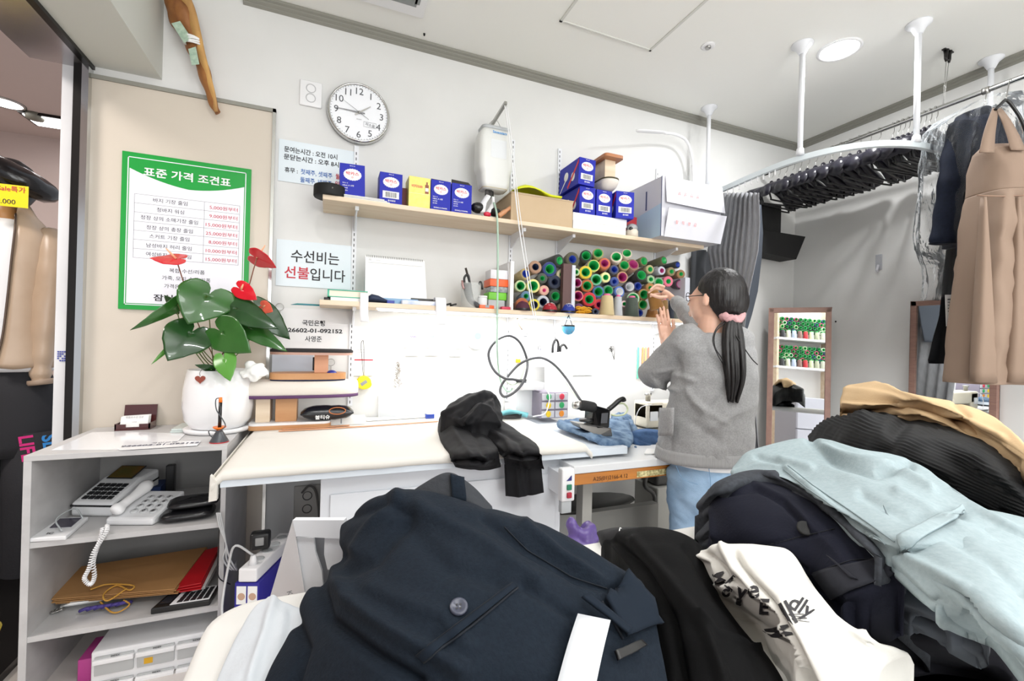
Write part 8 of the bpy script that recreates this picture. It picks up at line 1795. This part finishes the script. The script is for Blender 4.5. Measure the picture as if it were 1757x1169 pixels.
# ---- printed white tee
r = root('printed_white_tee', PZ(1380, 1060, FT), 'crumpled white tee with black print lying before the dark navy trousers', 'shirt')
c = Cloth('cloth', M_TEEW, r, [[(1200, 965, .86), (1245, 945, .89), (1300, 945, .905), (1360, 960, .905), (1400, 1010, .9), (1470, 1085, .88), (1560, 1135, .84)], [(1190, 950, .885), (1226, 935, .925), (1290, 937, .94), (1355, 952, .94), (1385, 1003, .93), (1465, 1078, .91), (1568, 1130, .86)], [(1200, 975, .885), (1240, 962, .925), (1290, 968, .94), (1340, 985, .94), (1375, 1030, .93), (1440, 1085, .91), (1540, 1140, .865)], [(1222, 1010, .875), (1255, 1000, .91), (1295, 1010, .925), (1330, 1030, .93), (1370, 1070, .92), (1430, 1115, .9), (1520, 1165, .86)], [(1245, 1030, .865), (1280, 1035, .89), (1315, 1050, .905), (1345, 1080, .91), (1385, 1120, .905), (1440, 1160, .885), (1510, 1200, .85)], [(1310, 1065, .86), (1325, 1080, .87), (1345, 1105, .88), (1370, 1140, .885), (1410, 1180, .88), (1460, 1210, .865), (1520, 1240, .835)]], 100, 70,
      [([(1196, 955), (1225, 962), (1238, 1000), (1262, 1025)], 5, .009), ([(1215, 950), (1240, 975), (1255, 1010)], 4, -.012), ([(1240, 940), (1262, 980), (1300, 1015), (1340, 1085), (1375, 1169)], 6, .008), ([(1262, 950), (1285, 990), (1325, 1030), (1365, 1100), (1395, 1169)], 5, -.011), ([(1345, 955), (1350, 1010), (1390, 1080), (1440, 1169)], 14, .003), ([(1400, 1040), (1420, 1100), (1450, 1169)], 7, -.005), ([(1480, 1090), (1480, 1140)], 8, .005)], drop=.09, nz=(.005, 11, .003, 32))
mb = MB()
c.word(mb, 'e', 1293, 1011, 42, -5, .02); c.word(mb, 'E', 1312, 1041, 34, 4, .035); c.word(mb, 'v', 1274, 1014, 36, 15, .03); c.word(mb, 'L', 1257, 1000, 34, 40, .03); c.word(mb, 'M', 1235, 992, 27, 75, .02); c.word(mb, 'o', 1248, 1014, 26, 30, .04); c.word(mb, 'a', 1270, 1030, 22, 20, .04); c.word(mb, 'dly', 1376, 1040, 38, 28, .015, .1, 1.0); c.word(mb, 'll', 1352, 1052, 60, -28, .02, 0, .7); c.word(mb, 'M', 1335, 1080, 50, 62, .05, .3, .55); c.word(mb, 'VV', 1358, 1050, 44, 55, .0, .8, .35)
mb.build('black_print', M_INK, r)
# ---- big navy trousers in front
r = root('navy_wool_trousers', PZ(800, 1050, FT), 'big navy wool trousers in front with a button, welt pocket and white paper tag', 'trousers')
c = Cloth('cloth', M_NAVY, r, [[(590, 935, .86), (640, 885, .9), (700, 870, .92), (780, 876, .92), (860, 892, .92), (950, 925, .91), (1040, 975, .9), (1120, 1020, .88)],
     [(583, 905, .925), (610, 870, .97), (665, 846, 1.0), (740, 846, 1.005), (830, 868, 1.0), (930, 898, .985), (1020, 943, .965), (1108, 1000, .93)],
     [(572, 960, .915), (622, 930, .96), (685, 912, .985), (770, 920, .99), (860, 935, .985), (950, 962, .97), (1040, 1000, .95), (1128, 1045, .92)],
     [(520, 1020, .895), (590, 1005, .94), (675, 995, .965), (770, 1002, .97), (865, 1015, .965), (955, 1035, .955), (1050, 1060, .935), (1140, 1085, .905)],
     [(494, 1075, .875), (570, 1075, .92), (665, 1075, .945), (770, 1080, .95), (870, 1090, .945), (965, 1102, .935), (1060, 1122, .92), (1150, 1140, .89)],
     [(452, 1150, .855), (550, 1160, .895), (655, 1165, .92), (770, 1170, .925), (880, 1178, .92), (980, 1185, .915), (1075, 1195, .9), (1165, 1205, .87)],
     [(400, 1260, .825), (530, 1290, .855), (650, 1300, .87), (770, 1310, .875), (890, 1315, .87), (1000, 1320, .865), (1100, 1320, .85), (1200, 1320, .83)]], 130, 130,
     [([(603, 885), (660, 862), (700, 880), (640, 960), (585, 985)], 13, -.010), ([(680, 852), (640, 900), (610, 945)], 9, .007), ([(585, 950), (548, 1000), (560, 1060), (640, 1120), (720, 1169)], 11, -.012), ([(560, 960), (600, 1030), (690, 1095), (790, 1150)], 14, .010), ([(830, 880), (900, 940), (990, 990), (1060, 1010)], 10, -.009), ([(900, 900), (960, 950), (1040, 1000)], 9, .008), ([(700, 900), (770, 975), (850, 1000)], 18, -.006), ([(720, 870), (830, 930), (920, 1000)], 14, .007), ([(500, 1050), (520, 1110), (500, 1169)], 10, -.010), ([(640, 1010), (760, 1060), (800, 1110)], 16, .004), ([(900, 1010), (980, 1060), (1010, 1120)], 10, -.006)], drop=.13, nz=(.006, 7, .0012, 40))
h, n = c.hit(787, 1044); M = Matrix.Translation(h+n*.001) @ n.to_track_quat('Z', 'Y').to_matrix().to_4x4()
bt = MB().lathe([(.0001, .0012), (.0035, .0014), (.0058, .0028), (.0076, .003), (.0082, .0012), (.008, 0)]); bt.v = [M @ v for v in bt.v]; bb = bt.build('button', mat('slate_button', 0x3F4250, .3), r)
hl = MB()
for k in range(4): hl.lathe([(.0001, .0019), (.0009, .0019)], (.0016*(1 if k % 2 else -1), .0016*(1 if k > 1 else -1), 0), n=8, cap=False)
hl.v = [M @ v for v in hl.v]; hl.build('button_hole', M_BLACK, bb)
M_SEAMN = mat('navy_edge', 0x0B121C, .9)
c.patch('welt_pocket', mat('navy_welt', 0x131C27, .9, spec=.2), r, [(716, 1126), (880, 1003), (886, 1010), (728, 1136)], .0015, .0016, (20, 3)); c.line('pocket_slit', M_SEAMN, r, [(728, 1136), (810, 1075), (888, 1010)], .0011); c.line('pocket_slit', M_SEAMN, r, [(715, 1125), (800, 1060), (879, 1002)], .0008)
c.patch('waistband', mat('navy_welt', 0x131C27, .9, spec=.2), r, [(1032, 1032), (1070, 985), (1142, 1066), (1068, 1098)], .006, .004, (14, 10)); c.line('band_seam', M_SEAMN, r, [(1032, 1033), (1050, 1065), (1068, 1098)], .0014)
c.patch('belt_loop', mat('navy_welt', 0x131C27, .9, spec=.2), r, [(988, 1036), (1000, 1032), (1072, 1090), (1064, 1098)], .010, .003, (4, 14))
c.line('seam', M_SEAMN, r, [(866, 905), (905, 945), (980, 990), (1040, 1010)], .0007)
T_ = [c.hit(*q) for q in ((992, 1060), (1034, 1078), (1008, 1185), (946, 1185))]; T_ = [h+n*.012 for h, n in T_]; T_[2] = T_[1]+(T_[3]-T_[0])*1.0; MB().grid([[T_[0].lerp(T_[1], u).lerp(T_[3].lerp(T_[2], u), i/10)+Z_*(.003*sin(pi*i/10)) for u in (0, .5, 1)] for i in range(11)], thick=(0, 0, .0006)).build('paper_tag', mat('tag_white', 0xD2D6DB, .7), r)
c.patch('zip_tape', M_BLACK, r, [(1046, 1122), (1090, 1104), (1100, 1114), (1052, 1140)], .006, .003)
# charcoal waistband with a navy loop standing up behind
r2 = root('charcoal_waistband', PZ(770, 860, FT+.1), 'charcoal waistband with navy loop peaking above the navy trousers', 'trousers')
c2 = Cloth('band', mat('charcoal_band', 0x3A3C40, .85, bump=(160, .3), spec=.2), r2, [[(690, 862, .975), (730, 838, .995), (772, 826, 1.005), (800, 842, .992), (846, 882, .959)], [(688, 856, .987), (728, 828, 1.009), (768, 811, 1.0225), (800, 826, 1.01), (852, 874, .973)], [(694, 862, .986), (735, 842, 1.0015), (775, 832, 1.009), (805, 846, .998), (850, 882, .971)], [(700, 875, .98), (740, 866, .986), (780, 864, .988), (815, 872, .982), (850, 892, .967)]], 60, 24, drop=.06)
c2.patch('navy_loop', M_NAVY, r2, [(772, 815), (794, 822), (800, 862), (776, 855)], .003, .003, (6, 8))
# ---- white bag with carry handle cut-out, white cloth and padded corner at the left
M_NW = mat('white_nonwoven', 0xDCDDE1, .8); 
r = root('white_paper_bag', PZ(530, 1000, FT), 'folded white paper shopping bag standing left of the navy trousers', 'paper bag')
dB = .72
def BP(x, y, d=dB): return PD(x, y, d)
mb = MB(); mb.prism([BP(502, 893), BP(590, 893), BP(590, 925), BP(508, 921)], FW_*.012); mb.build('top_fold', M_NW, r)
mb = MB(); mb.prism([BP(508, 924, dB+.01), BP(538, 924, dB+.01), BP(541, 948, dB+.01), BP(552, 980, dB+.01), BP(560, 1075, dB+.01), BP(530, 1075, dB+.01)], FW_*.004); mb.prism([BP(557, 924, dB+.01), BP(600, 924, dB+.01), BP(600, 975, dB+.01), BP(562, 978, dB+.01), BP(556, 952, dB+.01)], FW_*.004); mb.build('front_face', M_NW, r)
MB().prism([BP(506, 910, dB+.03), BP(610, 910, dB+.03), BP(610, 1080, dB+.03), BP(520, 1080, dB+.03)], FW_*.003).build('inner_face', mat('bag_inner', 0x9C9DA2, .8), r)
MB().prism([BP(502, 893, dB+.005), BP(508, 924, dB+.006), BP(532, 1075, dB+.006), BP(488, 1075, dB+.1), BP(464, 1022, dB+.11), BP(491, 958, dB+.1)], FW_*.003+RT_*-.001).build('side_gusset', mat('bag_side', 0xD9DADD, .8), r)
h_ = MB(); h_.text('KING', .012, BP(497, 1030, dB-.001), (RT_*.35-Z_), (RT_+Z_*.35), 0, .01); h_.build('grey_lettering', mat('grey_print', 0x8B8C90, .6), r)
r = root('white_interlining', PZ(440, 1120, FT), 'loose white interlining cloth at the lower left of the front table', 'cloth')
Cloth('cloth', mat('interlining', 0xC9CFD5, .85, bump=(60, .3)), r, [[(462, 1022, .835), (490, 1030, .84), (530, 1045, .84), (570, 1060, .83)], [(432, 1040, .83), (470, 1050, .845), (520, 1065, .85), (560, 1090, .84)], [(400, 1090, .825), (450, 1100, .84), (500, 1110, .845), (540, 1130, .84)], [(368, 1160, .815), (420, 1165, .83), (480, 1170, .83), (520, 1180, .82)], [(340, 1240, .81), (400, 1250, .815), (460, 1260, .82), (520, 1260, .815)]], 40, 40, [([(470, 1030), (455, 1090), (430, 1169)], 8, .006), ([(500, 1050), (490, 1110)], 8, -.006)], drop=.03)
# ---- purple bag below the tables
r = root('purple_bag', PY(1000, 925, 1.3), 'crumpled purple plastic bag on the floor side behind the front table', 'bag')
mb = MB(); c0 = PY(998, 930, 1.25); mb.ball(c0-Z_*.1, (.085, .08, .13)); mb.tube([c0+V((-.04, 0, 0)), PY(980, 897, 1.25), c0+V((.01, 0, .0))], [.03, .012, .03], 8); mb.tube([c0, PY(1020, 912, 1.25)], [.05, .035], 8)
remesh(mb, 'film', mat('purple_plastic', 0x5F4C8C, .3, bump=(20, .8)), r, .008, 1, mods=lambda p, n: p+n*(.018*noise.noise(p*28)))
MB().box((c0.x-.07, c0.y-.06, 0), (c0.x+.07, c0.y+.06, c0.z-.2), bev=.01).build('contents', mat('bag_contents', 0x4A3C70, .6), r)
# ================================================================ BLACK TROUSERS ON THE CUTTING TABLE
M_BT = mat('black_trouser_cloth', 0x131316, .7, bump=(200, .1), spec=.22)
r = root('draped_black_trousers', PZ(840, 760, TT), 'black trousers bunched on the cutting table with legs hanging over its edge', 'trousers')
PH = lambda q: PY(q[0], q[1], q[2]) if q[2] > 1.2 else PZ(q[0], q[1], q[2])
Cloth('left_leg', M_BT, r, [[(758, 705, .86), (785, 700, .88), (815, 700, .88), (840, 706, .86)], [(751, 718, .835), (775, 718, .86), (800, 720, .86), (828, 726, .84)], [(750, 738, .815), (778, 740, .845), (812, 742, .845), (838, 746, .825)], [(758, 760, .81), (786, 764, .83), (822, 764, .835), (850, 760, .815)], [(775, 782, .808), (803, 784, .822), (836, 781, .822), (858, 772, .808)], [(782, 796, 1.528), (810, 801, 1.522), (838, 801, 1.52), (861, 797, 1.526)]], 40, 60,
      [([(765, 715), (790, 755), (815, 795)], 5, .008), ([(785, 705), (815, 745), (835, 790)], 4, -.008)], P=PH, drop=.03, base=.79)
Cloth('heap', M_BT, r, [[(755, 715, 1.9), (780, 690, 1.95), (815, 680, 1.98), (850, 690, 1.96), (862, 720, 1.9)], [(757, 712, 1.84), (784, 684, 1.86), (820, 671, 1.88), (850, 678, 1.87), (862, 705, 1.84)], [(765, 718, 1.8), (792, 696, 1.79), (822, 684, 1.79), (846, 690, 1.8), (862, 716, 1.8)], [(780, 724, 1.75), (802, 712, 1.72), (826, 706, 1.71), (848, 712, 1.72), (862, 726, 1.75)], [(792, 734, 1.72), (812, 730, 1.69), (832, 726, 1.68), (850, 730, 1.69), (862, 738, 1.71)]], 60, 50,
      [([(758, 712), (800, 690), (830, 675)], 4, .010), ([(790, 715), (815, 690), (845, 680)], 3.5, -.014), ([(800, 725), (825, 695), (840, 700), (855, 730)], 3.5, .012), ([(850, 685), (856, 720)], 3, -.01), ([(815, 730), (832, 708)], 3, -.009)], P=PH, drop=.18, nz=(.010, 14, .004, 40), base=TT+.001)
Cloth('right_leg', M_BT, r, [[(790, 725, .84), (815, 722, .87), (845, 718, .87), (862, 720, .84)], [(812, 740, .825), (842, 736, .85), (872, 735, .85), (892, 742, .825)], [(838, 756, .815), (868, 753, .835), (900, 754, .838), (922, 762, .815)], [(862, 775, .808), (885, 775, .82), (908, 775, .822), (928, 778, .81)], [(866, 795, 1.527), (888, 797, 1.52), (910, 797, 1.518), (931, 797, 1.52)], [(867, 825, 1.527), (889, 827, 1.518), (911, 825, 1.516), (933, 822, 1.52)], [(868, 851, 1.527), (889, 852, 1.518), (912, 850, 1.516), (935, 845, 1.52)]], 40, 80,
      [([(830, 735), (868, 755), (885, 790), (890, 850)], 5, .008), ([(850, 735), (890, 758), (905, 800), (908, 850)], 4, -.007)], P=PH, drop=.03, base=.79, seed=4)
# ================================================================ JEANS UNDER THE IRON
M_DN = mat('mid_denim', 0x4A6280, .85, var=(22, 0x7F97B0), bump=(220, .3), spec=.2); M_DND = mat('dark_denim', 0x324C72, .85, var=(18, 0x486690), bump=(220, .3), spec=.2)
r = root('folded_jeans', PZ(1060, 760, TT), 'worn blue jeans bunched under the iron at the right end of the table', 'jeans')
c = Cloth('leg', M_DN, r, [[(955, 722, 1.95), (990, 716, 1.98), (1040, 715, 1.95), (1080, 720, 1.9)], [(960, 727, 1.86), (1000, 730, 1.82), (1050, 735, 1.78), (1085, 740, 1.76)], [(985, 740, 1.74), (1020, 746, 1.68), (1060, 747, 1.66), (1088, 750, 1.66)], [(1010, 752, 1.64), (1035, 756, 1.6), (1065, 757, 1.59), (1086, 759, 1.6)], [(1030, 764, 1.6), (1045, 768, 1.575), (1065, 768, 1.575), (1084, 766, 1.59)]], 60, 50, [([(960, 725), (1000, 745), (1040, 757)], 3.5, .008), ([(985, 728), (1040, 745), (1085, 750)], 3.5, -.007), ([(1010, 740), (1020, 765)], 3, .006)], P=PH, drop=.06, nz=(.006, 18, .004, 60), base=TT+.001)
Cloth('second_leg', M_DN, r, [[(1048, 712, 2.02), (1066, 704, 2.03), (1084, 716, 2.0)], [(1054, 722, 1.95), (1072, 718, 1.93), (1088, 724, 1.9)], [(1060, 736, 1.87), (1078, 734, 1.85), (1096, 738, 1.83)], [(1068, 746, 1.8), (1084, 746, 1.78), (1102, 750, 1.76)]], 30, 40, [([(1066, 706), (1078, 725), (1085, 745)], 3.5, -.012), ([(1054, 715), (1066, 735)], 3, .01)], P=PH, drop=.15, nz=(.008, 20, .003, 50), base=TT)
c = Cloth('waist_part', M_DND, r, [[(1075, 742, 1.86), (1095, 736, 1.88), (1122, 736, 1.88), (1150, 738, 1.88)], [(1074, 748, 1.8), (1094, 740, 1.8), (1122, 741, 1.8), (1150, 743, 1.8)], [(1086, 757, 1.74), (1106, 754, 1.73), (1128, 757, 1.72), (1150, 760, 1.72)], [(1098, 765, 1.7), (1114, 765, 1.69), (1130, 768, 1.68), (1150, 769, 1.68)]], 40, 30, [([(1090, 750), (1120, 762), (1148, 766)], 2.5, -.006), ([(1080, 745), (1110, 742), (1140, 745)], 3, .006)], P=PH, drop=.05, base=ST+.001)
Cloth('turned_hem', M_DN, r, [[(1086, 764, 1.72), (1104, 766, 1.72), (1122, 768, 1.72)], [(1085, 772, 1.66), (1100, 775, 1.65), (1118, 775, 1.66)], [(1092, 784, 1.62), (1100, 787, 1.61), (1108, 784, 1.62)]], 20, 20, [([(1090, 768), (1100, 784)], 2.5, .005)], P=PH, drop=.04, base=ST+.001)
